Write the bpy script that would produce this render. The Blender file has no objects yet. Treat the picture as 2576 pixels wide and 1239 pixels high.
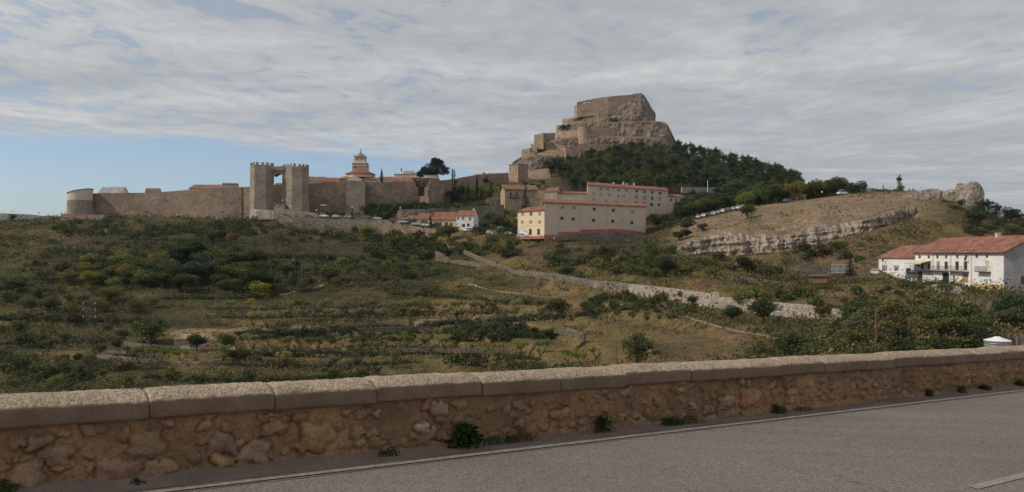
import bpy, math, random
import numpy as np
from mathutils import Vector, Matrix
R = math.radians
random.seed(7)
scn = bpy.context.scene
# ---------------- camera ----------------
F = 1983.0; HZ = 640.0; CU = 1288.0            # focal length and horizon in 2576-wide units
cam = bpy.data.cameras.new('camera'); cam_o = bpy.data.objects.new('camera', cam)
scn.collection.objects.link(cam_o); scn.camera = cam_o
cam_o.location = (0, 0, 0); cam_o.rotation_euler = (R(90), 0, 0)
cam.sensor_width = 36; cam.lens = F / 2576 * 36; cam.shift_y = (HZ - 619.5) / 2576
cam.clip_start = 0.1; cam.clip_end = 30000
# ---------------- light ----------------
SUN_EL, SUN_AZ = 42.0, -104.0                    # azimuth measured from +Y (view) towards +X
sd = Vector((math.sin(R(SUN_AZ)) * math.cos(R(SUN_EL)), math.cos(R(SUN_AZ)) * math.cos(R(SUN_EL)), math.sin(R(SUN_EL))))
sl = bpy.data.lights.new('sun', 'SUN'); sl.energy = 2.1; sl.angle = R(2.0); sl.color = (1.0, 0.90, 0.78)
so = bpy.data.objects.new('sun', sl); scn.collection.objects.link(so)
so.rotation_euler = sd.to_track_quat('Z', 'Y').to_euler()
scn.view_settings.view_transform = 'Standard'; scn.view_settings.look = 'None'
scn.view_settings.exposure = 0.45; scn.view_settings.gamma = 1.0
W = bpy.data.worlds.new('World'); scn.world = W; W.use_nodes = True
nt = W.node_tree; nt.nodes.clear()
def N(t, typ, **kw):
    n = t.nodes.new(typ)
    for k, v in kw.items(): setattr(n, k, v)
    return n
def math_(t, op, a, b=None, c=None, clamp=False):
    n = N(t, 'ShaderNodeMath', operation=op); n.use_clamp = clamp
    for i, x in enumerate((a, b, c)):
        if x is None: continue
        if isinstance(x, (int, float)): n.inputs[i].default_value = x
        else: t.links.new(x, n.inputs[i])
    return n.outputs[0]
def ramp(t, fac, stops, interp='LINEAR'):
    n = N(t, 'ShaderNodeValToRGB'); cr = n.color_ramp; cr.interpolation = interp
    while len(cr.elements) < len(stops): cr.elements.new(0.5)
    for e, (p, c) in zip(cr.elements, stops):
        e.position = p; e.color = (c, c, c, 1) if isinstance(c, (int, float)) else (*c, 1)
    t.links.new(fac, n.inputs[0]); return n.outputs[0]
def mixc(t, fac, a, b, mode='MIX'):
    n = N(t, 'ShaderNodeMix', data_type='RGBA', blend_type=mode)
    for i, x in ((0, fac), (6, a), (7, b)):
        if isinstance(x, (int, float)): n.inputs[i].default_value = x
        elif isinstance(x, tuple): n.inputs[i].default_value = (*x, 1)
        else: t.links.new(x, n.inputs[i])
    return n.outputs[2]
def noise(t, vec, scale, detail=4, rough=0.55, dist=0.0):
    n = N(t, 'ShaderNodeTexNoise'); n.inputs['Scale'].default_value = scale; n.inputs['Detail'].default_value = detail
    n.inputs['Roughness'].default_value = rough; n.inputs['Distortion'].default_value = dist
    if vec is not None: t.links.new(vec, n.inputs['Vector'])
    return n.outputs['Fac']
def mapping(t, vec, scale=(1, 1, 1), rot=(0, 0, 0), loc=(0, 0, 0)):
    n = N(t, 'ShaderNodeMapping'); n.inputs['Scale'].default_value = scale; n.inputs['Rotation'].default_value = rot
    n.inputs['Location'].default_value = loc; t.links.new(vec, n.inputs['Vector']); return n.outputs[0]
def build_sky():
    t = nt; L = t.links
    tc = N(t, 'ShaderNodeTexCoord'); sep = N(t, 'ShaderNodeSeparateXYZ'); L.new(tc.outputs['Generated'], sep.inputs[0])
    sky = N(t, 'ShaderNodeTexSky', sky_type='NISHITA'); sky.sun_disc = False
    sky.sun_elevation = R(SUN_EL); sky.sun_rotation = R(SUN_AZ); sky.altitude = 900; sky.air_density = 1.0; sky.dust_density = 1.6; sky.ozone_density = 1.6
    zz = math_(t, 'ADD', math_(t, 'MAXIMUM', sep.outputs[2], 0.0), 0.012)
    px = math_(t, 'DIVIDE', sep.outputs[0], zz); py = math_(t, 'DIVIDE', sep.outputs[1], zz)
    cb = N(t, 'ShaderNodeCombineXYZ'); L.new(px, cb.inputs[0]); L.new(py, cb.inputs[1])
    P = cb.outputs[0]
    # deck edge: everything nearer than the edge line is cloud, to the right it covers all
    big = noise(t, mapping(t, P, (0.22, 0.34, 1), (0, 0, 0.25)), 1.0, 4, 0.55, 0.6)
    edge = math_(t, 'ADD', math_(t, 'POWER', math_(t, 'MAXIMUM', math_(t, 'ADD', px, 1.5), 0.0), 2.6), math_(t, 'MULTIPLY_ADD', px, 0.22, 7.2))
    d = math_(t, 'SUBTRACT', edge, py)
    cov = math_(t, 'MULTIPLY_ADD', math_(t, 'SUBTRACT', big, 0.5), 5.0, d)
    cov = math_(t, 'MULTIPLY_ADD', cov, 1.5, 0.6, clamp=True)
    rip = noise(t, mapping(t, P, (1.5, 1.1, 1), (0, 0, 0.45)), 1.3, 7, 0.62, 1.0)
    rip2 = noise(t, mapping(t, P, (2.6, 1.9, 1), (0, 0, -0.3), (3, 1, 0)), 2.6, 6, 0.62, 0.6)
    fine = math_(t, 'MULTIPLY_ADD', rip, 0.6, math_(t, 'MULTIPLY', rip2, 0.4))
    # thin places show blue, mostly on the left
    leftness = math_(t, 'MULTIPLY_ADD', px, -0.16, 0.25, clamp=True)
    thin = math_(t, 'MULTIPLY_ADD', leftness, 0.12, 0.30)
    hole = math_(t, 'MULTIPLY', math_(t, 'SUBTRACT', fine, thin), 9.0, clamp=True)
    hole = math_(t, 'MAXIMUM', hole, 0.6)
    edgefac = math_(t, 'MULTIPLY', cov, math_(t, 'MULTIPLY_ADD', hole, 0.85, 0.15), clamp=True)
    big2 = noise(t, mapping(t, P, (0.5, 0.9, 1), (0, 0, 0.2), (5, 2, 0)), 1.0, 3, 0.5, 0.4)
    shade = math_(t, 'MULTIPLY_ADD', fine, 0.55, math_(t, 'MULTIPLY', big2, 0.45))
    shade = math_(t, 'MULTIPLY_ADD', leftness, 0.05, shade); ccol = ramp(t, shade, [(0.34, CLOUD_D), (0.5, CLOUD_M), (0.66, CLOUD_L)])
    edgefac = math_(t, 'MAXIMUM', edgefac, 0.10); n = N(t, 'ShaderNodeMix', data_type='RGBA'); L.new(edgefac, n.inputs[0])
    blue = mixc(t, 1.0, sky.outputs[0], SKY_TINT, 'MULTIPLY')
    L.new(blue, n.inputs[6]); L.new(ccol, n.inputs[7])
    bg = N(t, 'ShaderNodeBackground'); bg.inputs[1].default_value = 0.115; L.new(n.outputs[2], bg.inputs[0])
    out = N(t, 'ShaderNodeOutputWorld'); L.new(bg.outputs[0], out.inputs[0])
CLOUD_D = (2.2, 2.36, 2.62); CLOUD_M = (2.9, 3.03, 3.18); CLOUD_L = (4.05, 4.08, 4.02)
SKY_TINT = (0.72, 0.74, 0.78)
build_sky()
# ---------------- helpers ----------------
def P(u, v, Y): return Vector(((u - CU) / F * Y, Y, (HZ - v) / F * Y))
def tagp(o, label=None, cat=None, group=None, kind=None):
    if label: o['label'] = label
    if cat: o['category'] = cat
    if group: o['group'] = group
    if kind: o['kind'] = kind
    return o
def link(o, parent=None):
    scn.collection.objects.link(o)
    if parent is not None: o.parent = parent
    return o
def root(name, label, cat, loc=(0, 0, 0), rz=0.0, group=None):
    o = bpy.data.objects.new(name, None); link(o); o.location = loc; o.rotation_euler = (0, 0, rz)
    return tagp(o, label, cat, group)
def raw_mesh(name, V, Fc, mat, smooth=False):
    me = bpy.data.meshes.new(name)
    V = np.asarray(V, dtype=np.float32)
    if isinstance(Fc, np.ndarray):
        nf, k = Fc.shape
        me.vertices.add(len(V)); me.vertices.foreach_set('co', V.ravel())
        me.loops.add(nf * k); me.loops.foreach_set('vertex_index', Fc.astype(np.int32).ravel())
        me.polygons.add(nf); me.polygons.foreach_set('loop_start', np.arange(0, nf * k, k, dtype=np.int32))
        me.update(calc_edges=True)
    else:
        me.from_pydata(V.tolist(), [], Fc)
    if smooth: me.polygons.foreach_set('use_smooth', [True] * len(me.polygons))
    me.materials.append(mat); me.update(); return me
def mobj(name, me, parent=None, loc=None):
    o = bpy.data.objects.new(name, me); link(o, parent)
    if loc is not None: o.location = loc
    return o
class MB:
    def __init__(s): s.v = []; s.f = []
    def add(s, V, Fc):
        b = len(s.v); s.v += [tuple(x) for x in V]; s.f += [tuple(i + b for i in q) for q in Fc]
    def add_(s, V, Fc): s.add(V, Fc); return s
    def box(s, x0, x1, y0, y1, z0, z1):
        s.add([(x0, y0, z0), (x1, y0, z0), (x1, y1, z0), (x0, y1, z0), (x0, y0, z1), (x1, y0, z1), (x1, y1, z1), (x0, y1, z1)],
              [(0, 3, 2, 1), (4, 5, 6, 7), (0, 1, 5, 4), (1, 2, 6, 5), (2, 3, 7, 6), (3, 0, 4, 7)]); return s
    def prism(s, poly, z0, z1, top=None):
        n = len(poly); t = top or poly
        s.add([(x, y, z0) for x, y in poly] + [(x, y, z1) for x, y in t],
              [tuple(range(n - 1, -1, -1)), tuple(range(n, 2 * n))] + [(i, (i + 1) % n, n + (i + 1) % n, n + i) for i in range(n)]); return s
    def tube(s, p, q, r0, r1=None, n=6):
        p = Vector(p); q = Vector(q); r1 = r0 if r1 is None else r1
        d = (q - p); d = d.normalized() if d.length > 1e-6 else Vector((0, 0, 1))
        a = d.orthogonal().normalized(); b = d.cross(a)
        V = []
        for c, r in ((p, r0), (q, r1)):
            for i in range(n):
                t = 2 * math.pi * i / n; V.append(c + a * (r * math.cos(t)) + b * (r * math.sin(t)))
        s.add(V, [(i, (i + 1) % n, n + (i + 1) % n, n + i) for i in range(n)] + [tuple(range(n - 1, -1, -1)), tuple(range(n, 2 * n))]); return s
    def lathe(s, prof, n=24, cx=0, cy=0, a0=0.0, a1=2 * math.pi):
        m = len(prof); full = abs(a1 - a0 - 2 * math.pi) < 1e-6; k = n if full else n + 1
        V = []
        for i in range(k):
            t = a0 + (a1 - a0) * i / n
            for r, z in prof: V.append((cx + r * math.cos(t), cy + r * math.sin(t), z))
        Fc = []
        for i in range(n):
            j = (i + 1) % k
            for q in range(m - 1): Fc.append((i * m + q, j * m + q, j * m + q + 1, i * m + q + 1))
        s.add(V, Fc); return s
    def ball(s, c, r, n=8, m=6, sz=1.0):
        prof = [(r * math.sin(math.pi * k / m), c[2] - r * sz * math.cos(math.pi * k / m)) for k in range(m + 1)]
        return s.lathe(prof, n, c[0], c[1])
    def build(s, name, mat, parent=None, smooth=False):
        return mobj(name, raw_mesh(name, s.v, s.f, mat, smooth), parent)
    def solo(s, name, mat, label, cat, group=None, smooth=False, kind=None):
        V = np.array(s.v); c = V.mean(0); c[2] = V[:, 2].min(); V = V - c
        o = mobj(name, raw_mesh(name, V, s.f, mat, smooth)); o.location = c
        return tagp(o, label, cat, group, kind)
# numpy value noise
_rs = np.random.RandomState(3); _perm = _rs.permutation(4096); _val = _rs.rand(4096) * 2 - 1
def vnoise(x, y, z=0.0):
    x, y, z = np.broadcast_arrays(np.asarray(x, float), np.asarray(y, float), np.asarray(z, float))
    xi = np.floor(x).astype(int); yi = np.floor(y).astype(int); zi = np.floor(z).astype(int)
    xf = x - xi; yf = y - yi; zf = z - zi
    xf = xf * xf * (3 - 2 * xf); yf = yf * yf * (3 - 2 * yf); zf = zf * zf * (3 - 2 * zf)
    def h(a, b, c): return _val[_perm[(_perm[(_perm[a & 4095] + b) & 4095] + c) & 4095]]
    r = 0
    for dx in (0, 1):
        for dy in (0, 1):
            for dz in (0, 1):
                w = (xf if dx else 1 - xf) * (yf if dy else 1 - yf) * (zf if dz else 1 - zf)
                r = r + w * h(xi + dx, yi + dy, zi + dz)
    return r
def fbm(x, y, z=0.0, o=4, g=0.5):
    r = 0; a = 1; s = 0
    for i in range(o):
        r = r + a * vnoise(np.asarray(x) * 2 ** i + 17.3 * i, np.asarray(y) * 2 ** i + 5.1 * i, np.asarray(z) * 2 ** i + 9.7 * i); s += a; a *= g
    return r / s
# ---------------- materials ----------------
def new_mat(name):
    m = bpy.data.materials.new(name); m.use_nodes = True; t = m.node_tree; t.nodes.clear()
    b = N(t, 'ShaderNodeBsdfPrincipled'); o = N(t, 'ShaderNodeOutputMaterial'); t.links.new(b.outputs[0], o.inputs[0])
    b.inputs['Specular IOR Level'].default_value = 0.25
    return m, t, b
def setbump(t, b, h, strength, dist):
    n = N(t, 'ShaderNodeBump'); n.inputs['Strength'].default_value = strength; n.inputs['Distance'].default_value = dist
    t.links.new(h, n.inputs['Height']); t.links.new(n.outputs[0], b.inputs['Normal'])
def sc(c, k): return tuple(min(1, x * k) for x in c)
def rough_mat(name, c, var=0.35, s1=0.3, s2=4.0, rough=0.9, bump=0.5, dist=0.05, c2=None, stretch=(1, 1, 1), grain=1.0):
    """weathered surface: broad stains, fine grain, bump"""
    m, t, b = new_mat(name); tc = N(t, 'ShaderNodeTexCoord').outputs['Object']
    v = mapping(t, tc, stretch)
    a = noise(t, v, s1, 5, 0.6, 0.3); f = noise(t, v, s2, 6, 0.7)
    col = ramp(t, a, [(0.3, sc(c, 1 - var)), (0.5, c), (0.7, c2 or sc(c, 1 + var))])
    col = mixc(t, 1.0, col, ramp(t, f, [(0.25, 1 - .4 * grain), (0.5, 1 - .02 * grain), (0.75, 1 + .3 * grain)]), 'MULTIPLY')
    t.links.new(col, b.inputs[0]); b.inputs['Roughness'].default_value = rough
    setbump(t, b, f, bump, dist); return m
def masonry_mat(name, c, stone=0.5, var=0.3, mortar=0.75, contrast=0.35, c2=None, holes=0):
    """coursed rubble: voronoi stones squashed in height, with stains"""
    m, t, b = new_mat(name); tc = N(t, 'ShaderNodeTexCoord').outputs['Object']
    vo = N(t, 'ShaderNodeTexVoronoi'); vo.inputs['Scale'].default_value = 1.0 / stone
    t.links.new(mapping(t, tc, (1, 1, 1.7)), vo.inputs['Vector'])
    ve = N(t, 'ShaderNodeTexVoronoi', feature='DISTANCE_TO_EDGE'); ve.inputs['Scale'].default_value = 1.0 / stone
    t.links.new(mapping(t, tc, (1, 1, 1.7)), ve.inputs['Vector'])
    a = noise(t, mapping(t, tc, (1, 1, 1.5)), 0.10, 7, 0.68, 0.8); f = noise(t, tc, 3.0, 5, 0.7)
    col = ramp(t, a, [(0.32, sc(c, 1 - var)), (0.5, c), (0.68, c2 or sc(c, 1 + var))])
    sepc = N(t, 'ShaderNodeSeparateColor'); t.links.new(vo.outputs['Color'], sepc.inputs[0])
    col = mixc(t, 1.0, col, ramp(t, sepc.outputs[0], [(0.0, 1 - contrast), (1.0, 1 + contrast)]), 'MULTIPLY')
    col = mixc(t, 1.0, col, ramp(t, ve.outputs['Distance'], [(0.0, mortar), (0.09, 1.0)]), 'MULTIPLY')
    col = mixc(t, 1.0, col, ramp(t, f, [(0.25, 0.7), (0.5, 1.0), (0.75, 1.25)]), 'MULTIPLY')
    if holes:
        vh = N(t, 'ShaderNodeTexVoronoi'); vh.inputs['Scale'].default_value = 0.28; t.links.new(mapping(t, tc, (1, 1, 1.2)), vh.inputs['Vector'])
        hm = math_(t, 'SUBTRACT', vh.outputs['Distance'], math_(t, 'MULTIPLY', a, holes * 1.6)); col = mixc(t, 1.0, col, ramp(t, hm, [(0.0, 0.35), (0.05, 1.0)]), 'MULTIPLY')
    t.links.new(col, b.inputs[0]); b.inputs['Roughness'].default_value = 0.95
    h = math_(t, 'MULTIPLY_ADD', math_(t, 'MINIMUM', ve.outputs['Distance'], 0.15), 3.0, f)
    setbump(t, b, h, 0.6, 0.12); return m
def leaf_mat(name, c, var=0.5, c2=None, trans=0.25):
    m, t, b = new_mat(name); oi = N(t, 'ShaderNodeObjectInfo'); tc = N(t, 'ShaderNodeTexCoord').outputs['Object']
    a = noise(t, tc, 0.9, 3, 0.6); f = noise(t, tc, 7.0, 2, 0.6)
    col = ramp(t, a, [(0.3, sc(c, 1 - var)), (0.5, c), (0.72, c2 or sc(c, 1 + var))])
    col = mixc(t, 1.0, col, ramp(t, f, [(0.3, 0.6), (0.7, 1.35)]), 'MULTIPLY')
    r1 = ramp(t, oi.outputs['Random'], [(0.0, (0.7, 0.78, 0.85)), (0.35, (1.0, 1.0, 1.0)), (0.7, (0.85, 0.95, 0.8)), (1.0, (1.45, 1.2, 0.85))])
    col = mixc(t, 1.0, col, r1, 'MULTIPLY')
    t.links.new(col, b.inputs[0]); b.inputs['Roughness'].default_value = 0.7; b.inputs['Specular IOR Level'].default_value = 0.15
    if trans:
        tr = N(t, 'ShaderNodeBsdfTranslucent'); t.links.new(col, tr.inputs[0])
        mx = N(t, 'ShaderNodeMixShader'); mx.inputs[0].default_value = trans
        t.links.new(b.outputs[0], mx.inputs[1]); t.links.new(tr.outputs[0], mx.inputs[2])
        out = [n for n in t.nodes if n.type == 'OUTPUT_MATERIAL'][0]; t.links.new(mx.outputs[0], out.inputs[0])
    return m
def plain(name, c, rough=0.6, metal=0.0, spec=0.4):
    m, t, b = new_mat(name); f = noise(t, N(t, 'ShaderNodeTexCoord').outputs['Object'], 3.0, 3)
    t.links.new(mixc(t, 1.0, c, ramp(t, f, [(0.3, 0.88), (0.7, 1.1)]), 'MULTIPLY'), b.inputs[0])
    b.inputs['Roughness'].default_value = rough; b.inputs['Metallic'].default_value = metal; b.inputs['Specular IOR Level'].default_value = spec
    return m
def tile_mat(name, c):
    """clay roof tiles: UV-less, uses object coords; x along the eave, rows across the slope"""
    m, t, b = new_mat(name); tc = N(t, 'ShaderNodeTexCoord').outputs['Object']
    sp = N(t, 'ShaderNodeSeparateXYZ'); t.links.new(tc, sp.inputs[0])
    wv = math_(t, 'SINE', math_(t, 'MULTIPLY', sp.outputs[0], 2 * math.pi / 0.26))
    rw = math_(t, 'FRACT', math_(t, 'MULTIPLY', sp.outputs[1], 1 / 0.42))
    cell = N(t, 'ShaderNodeTexVoronoi'); cell.inputs['Scale'].default_value = 1.6; t.links.new(mapping(t, tc, (1.6, 1.2, 0.01)), cell.inputs['Vector'])
    se = N(t, 'ShaderNodeSeparateColor'); t.links.new(cell.outputs['Color'], se.inputs[0])
    a = noise(t, tc, 0.45, 5, 0.65, 0.4)
    col = ramp(t, a, [(0.3, sc(c, 0.62)), (0.5, c), (0.7, (c[0] * 1.25, c[1] * 1.35, c[2] * 1.4))])
    col = mixc(t, 1.0, col, ramp(t, se.outputs[0], [(0.0, 0.68), (0.5, 1.0), (1.0, 1.3)]), 'MULTIPLY')
    col = mixc(t, 1.0, col, ramp(t, wv, [(0.0, 0.62), (0.6, 1.05)]), 'MULTIPLY')
    t.links.new(col, b.inputs[0]); b.inputs['Roughness'].default_value = 0.9
    setbump(t, b, math_(t, 'MULTIPLY_ADD', rw, 0.5, wv), 0.7, 0.06); return m
M = {}
M['wall_brown'] = masonry_mat('old_wall_stone', (0.275, 0.205, 0.155), 0.7, 0.33, 0.8, 0.25, holes=.10)
M['wall_grey'] = masonry_mat('gate_stone', (0.30, 0.245, 0.195), 0.6, 0.28, 0.8, 0.2)
M['castle'] = masonry_mat('castle_stone', (0.36, 0.262, 0.18), 1.0, 0.25, 0.8, 0.22, holes=.16)
M['dry_dark'] = masonry_mat('dry_stone_dark', (0.11, 0.092, 0.072), 0.42, 0.35, 0.4, 0.4); M['castle_dark'] = masonry_mat('castle_stone_dark', (0.31, 0.23, 0.165), 1.0, 0.3, 0.8, 0.25, holes=.14)
M['dry_white'] = masonry_mat('dry_stone_pale', (0.42, 0.365, 0.30), 0.42, 0.18, 0.5, 0.32)
M['dry_mid'] = masonry_mat('dry_stone_tan', (0.20, 0.165, 0.13), 0.42, 0.25, 0.4, 0.4)
M['church_stone'] = masonry_mat('church_stone', (0.44, 0.37, 0.30), 0.5, 0.15, 0.85, 0.12)
M['dry_grey'] = masonry_mat('dry_stone_grey', (0.25, 0.215, 0.175), 0.42, 0.35, 0.35, 0.45)
M['plaster_beige'] = rough_mat('plaster_beige', (0.60, 0.475, 0.38), 0.05, 0.15, 1.2, 0.9, 0.1, 0.01, grain=.25)
M['plaster_light'] = rough_mat('plaster_light', (0.58, 0.485, 0.385), 0.06, 0.2, 1.2, 0.9, 0.1, 0.01, grain=.25)
M['plaster_yellow'] = rough_mat('plaster_yellow', (0.70, 0.59, 0.40), 0.06, 0.2, 1.2, 0.9, 0.1, 0.01, grain=.25)
M['plaster_cream'] = rough_mat('plaster_cream', (0.62, 0.52, 0.38), 0.15, 0.3, 1.5, 0.9, 0.2, 0.02)
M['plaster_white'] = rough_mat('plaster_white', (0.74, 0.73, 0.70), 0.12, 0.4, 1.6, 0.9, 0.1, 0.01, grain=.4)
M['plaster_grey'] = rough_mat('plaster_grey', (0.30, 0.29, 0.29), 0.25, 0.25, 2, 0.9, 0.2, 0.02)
M['brick_red'] = rough_mat('plinth_red', (0.40, 0.17, 0.11), 0.12, 0.3, 2, 0.9, 0.2, 0.02)
M['ochre'] = rough_mat('plinth_ochre', (0.55, 0.36, 0.17), 0.2, 0.5, 2, 0.9, 0.2, 0.02)
M['house_stone'] = masonry_mat('house_stone', (0.42, 0.33, 0.245), 0.45, 0.2, 0.75, 0.2)
M['tile'] = tile_mat('roof_tile_red', (0.335, 0.15, 0.10)); M['tile_old'] = tile_mat('roof_tile_old', (0.31, 0.165, 0.11))
M['tile_dark'] = rough_mat('roof_slate', (0.2, 0.19, 0.19), 0.2)
M['glass'] = plain('window_glass', (0.035, 0.035, 0.04), 0.15, 0, 0.6); M['shutter'] = plain('blind', (0.34, 0.27, 0.2), 0.6)
M['frame'] = plain('window_frame', (0.28, 0.21, 0.15), 0.6); M['frame_w'] = plain('window_frame_white', (0.6, 0.57, 0.52), 0.5)
M['wood'] = rough_mat('wood_brown', (0.18, 0.10, 0.055), 0.3, 1, 8); M['wood_l'] = rough_mat('wood_tan', (0.42, 0.26, 0.12), 0.2, 1, 8)
M['metal'] = plain('painted_metal', (0.30, 0.30, 0.30), 0.5, 0.4); M['steel'] = plain('galvanised_steel', (0.13, 0.125, 0.12), 0.6, 0.2); M['metal_d'] = plain('dark_metal', (0.06, 0.06, 0.065), 0.5, 0.3)
M['lampglass'] = plain('lamp_globe', (0.8, 0.8, 0.78), 0.3); M['white'] = plain('white_paint', (0.72, 0.73, 0.75), 0.4)
M['bark'] = rough_mat('bark', (0.10, 0.075, 0.055), 0.3, 1, 8); M['bark_l'] = rough_mat('bark_pale', (0.22, 0.17, 0.13), 0.3, 1, 8)
M['canvas'] = plain('awning_canvas', (0.62, 0.50, 0.36), 0.8); M['tyre'] = plain('tyre', (0.03, 0.03, 0.03), 0.8); M['rim'] = plain('rim', (0.4, 0.4, 0.42), 0.3, 0.8)
M['leaf_dark'] = leaf_mat('leaf_dark', (0.062, 0.078, 0.036), .35); M['leaf_pine'] = leaf_mat('leaf_pine', (0.030, 0.052, 0.024), 0.4, (0.080, 0.115, 0.042), .25)
M['leaf_mid'] = leaf_mat('leaf_mid', (0.095, 0.115, 0.042), .35); M['leaf_olive'] = leaf_mat('leaf_olive', (0.15, 0.145, 0.065), 0.3)
M['leaf_bright'] = leaf_mat('leaf_bright', (0.19, 0.22, 0.055), 0.3); M['leaf_almond'] = leaf_mat('leaf_almond', (0.27, 0.26, 0.115), 0.2); M['leaf_gold'] = leaf_mat('leaf_gold', (0.34, 0.24, 0.06), 0.3)
M['leaf_rust'] = leaf_mat('leaf_rust', (0.125, 0.098, 0.058), 0.3); M['leaf_blue'] = leaf_mat('leaf_blue', (0.045, 0.06, 0.048), 0.35)
M['leaf_cyp'] = leaf_mat('leaf_cypress', (0.028, 0.04, 0.022), 0.35)
# ---------------- terrain ----------------
CPS = {
 -400: [(60,1250),(110,1100),(160,1010),(230,780),(290,690),(390,585),(430,590),(800,640),(1200,650)],
 0:    [(25,1700),(60,1200),(110,1080),(150,1005),(180,925),(230,780),(290,655),(345,600),(393,561),(410,566),(600,605),(1200,640)],
 150:  [(150,1003),(180,920),(230,770),(290,652),(345,592),(385,557),(400,550),(430,553),(600,580),(1200,620)],
 300:  [(25,1700),(60,1200),(110,1075),(150,998),(180,915),(230,765),(290,648),(340,590),(380,556),(395,546),(430,546),(600,560),(1200,600)],
 620:  [(60,1190),(110,1065),(150,992),(180,905),(228,772),(290,648),(345,585),(375,553),(395,548),(430,530),(600,520),(1200,590)],
 800:  [(25,1700),(60,1180),(110,1050),(150,983),(180,903),(225,778),(290,657),(335,600),(352,582),(357,548),(385,546),(400,543),(450,520),(600,505),(1200,590)],
 950:  [(150,970),(180,890),(218,785),(275,672),(320,610),(345,588),(350,552),(375,545),(400,540),(600,500)],
 1090: [(60,1160),(110,1030),(150,950),(180,875),(212,790),(265,690),(310,622),(326,600),(331,574),(355,562),(368,538),(395,520),(450,500),(600,490),(1200,580)],
 1200: [(140,950),(175,850),(208,775),(250,702),(290,638),(308,604),(315,588),(340,583),(360,572),(368,530),(400,518),(450,478),(500,465),(600,452),(1200,560)],
 1340: [(25,1600),(60,1130),(100,1000),(130,940),(165,850),(200,780),(240,712),(275,652),(298,604),(320,598),(350,575),(370,540),(400,522),(450,490),(520,466),(600,450),(700,435),(900,470),(1200,550)],
 1480: [(120,930),(150,850),(185,785),(215,735),(250,670),(280,628),(294,604),(305,598),(340,582),(365,540),(380,525),(430,500),(480,478),(560,445),(690,398),(720,390),(900,450)],
 1630: [(25,1600),(60,1100),(90,960),(110,912),(140,838),(170,768),(188,748),(192,718),(210,695),(235,660),(270,620),(305,598),(330,578),(360,560),(400,530),(460,488),(560,440),(690,385),(740,385),(900,450),(1200,550)],
 1740: [(95,925),(125,855),(155,795),(176,762),(179,733),(200,700),(230,655),(245,622),(270,590),(295,557),(310,556),(340,550),(380,530),(450,495),(560,440),(650,398),(720,395),(900,460)],
 1850: [(60,1060),(95,905),(125,840),(150,797),(167,777),(170,748),(190,712),(215,675),(235,645),(240,592),(265,565),(292,531),(310,533),(360,522),(450,492),(560,452),(650,422),(720,425),(900,490),(1200,560)],
 2050: [(25,1500),(55,1060),(85,903),(110,852),(140,812),(152,802),(155,769),(175,735),(200,700),(225,665),(232,618),(238,555),(262,530),(300,502),(315,505),(400,512),(560,490),(650,480),(900,540)],
 2200: [(55,1040),(80,893),(100,852),(130,820),(143,812),(146,786),(165,748),(185,712),(210,665),(228,585),(236,545),(262,513),(290,487),(310,490),(400,512),(600,540),(1200,590)],
 2330: [(55,1020),(78,888),(95,852),(125,825),(138,815),(141,795),(150,742),(160,727),(180,712),(208,685),(222,620),(240,545),(255,510),(270,487),(290,490),(400,530),(800,590)],
 2450: [(52,1020),(72,885),(90,852),(115,828),(130,818),(133,800),(140,750),(150,740),(180,718),(200,690),(222,610),(245,545),(262,525),(280,528),(400,560),(800,600)],
 2576: [(22,1500),(50,1020),(68,885),(90,850),(113,828),(130,802),(140,752),(150,741),(180,722),(205,650),(235,590),(270,565),(300,562),(400,580),(800,610),(1200,620)],
 3000: [(22,1500),(50,1020),(65,890),(100,840),(130,790),(150,752),(200,680),(300,600),(500,600),(1200,630)],
}
_c = [(u, Y, (HZ - v) / F * Y) for u, l in CPS.items() for Y, v in l] + [(u, 1300, 25) for u in range(-400, 3001, 400)] + [(u, 40, -15) for u in range(-400, 3001, 400)]
_c = [c for i, c in enumerate(_c)]
_c = np.array(_c, float)
def _tc(u, Y): return np.stack([np.asarray(u) / 260.0, np.log(np.asarray(Y)) * 5.2], -1)
_X = _tc(_c[:, 0], _c[:, 1]); _n = len(_X)
def _ker(r2): return np.where(r2 > 1e-12, 0.5 * r2 * np.log(r2 + 1e-12), 0)
_K = _ker(((_X[:, None] - _X[None]) ** 2).sum(-1)) + np.eye(_n) * 0.01
_Pm = np.concatenate([np.ones((_n, 1)), _X], 1)
_A = np.block([[_K, _Pm], [_Pm.T, np.zeros((3, 3))]])
_w = np.linalg.solve(_A, np.concatenate([_c[:, 2], np.zeros(3)]))
GU = np.arange(-400, 3001, 7.0); NY = 620
GY = np.exp(np.linspace(math.log(13), math.log(1300), NY))
def sstep(a, b, x): t = np.clip((x - a) / (b - a), 0, 1); return t * t * (3 - 2 * t)
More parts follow.
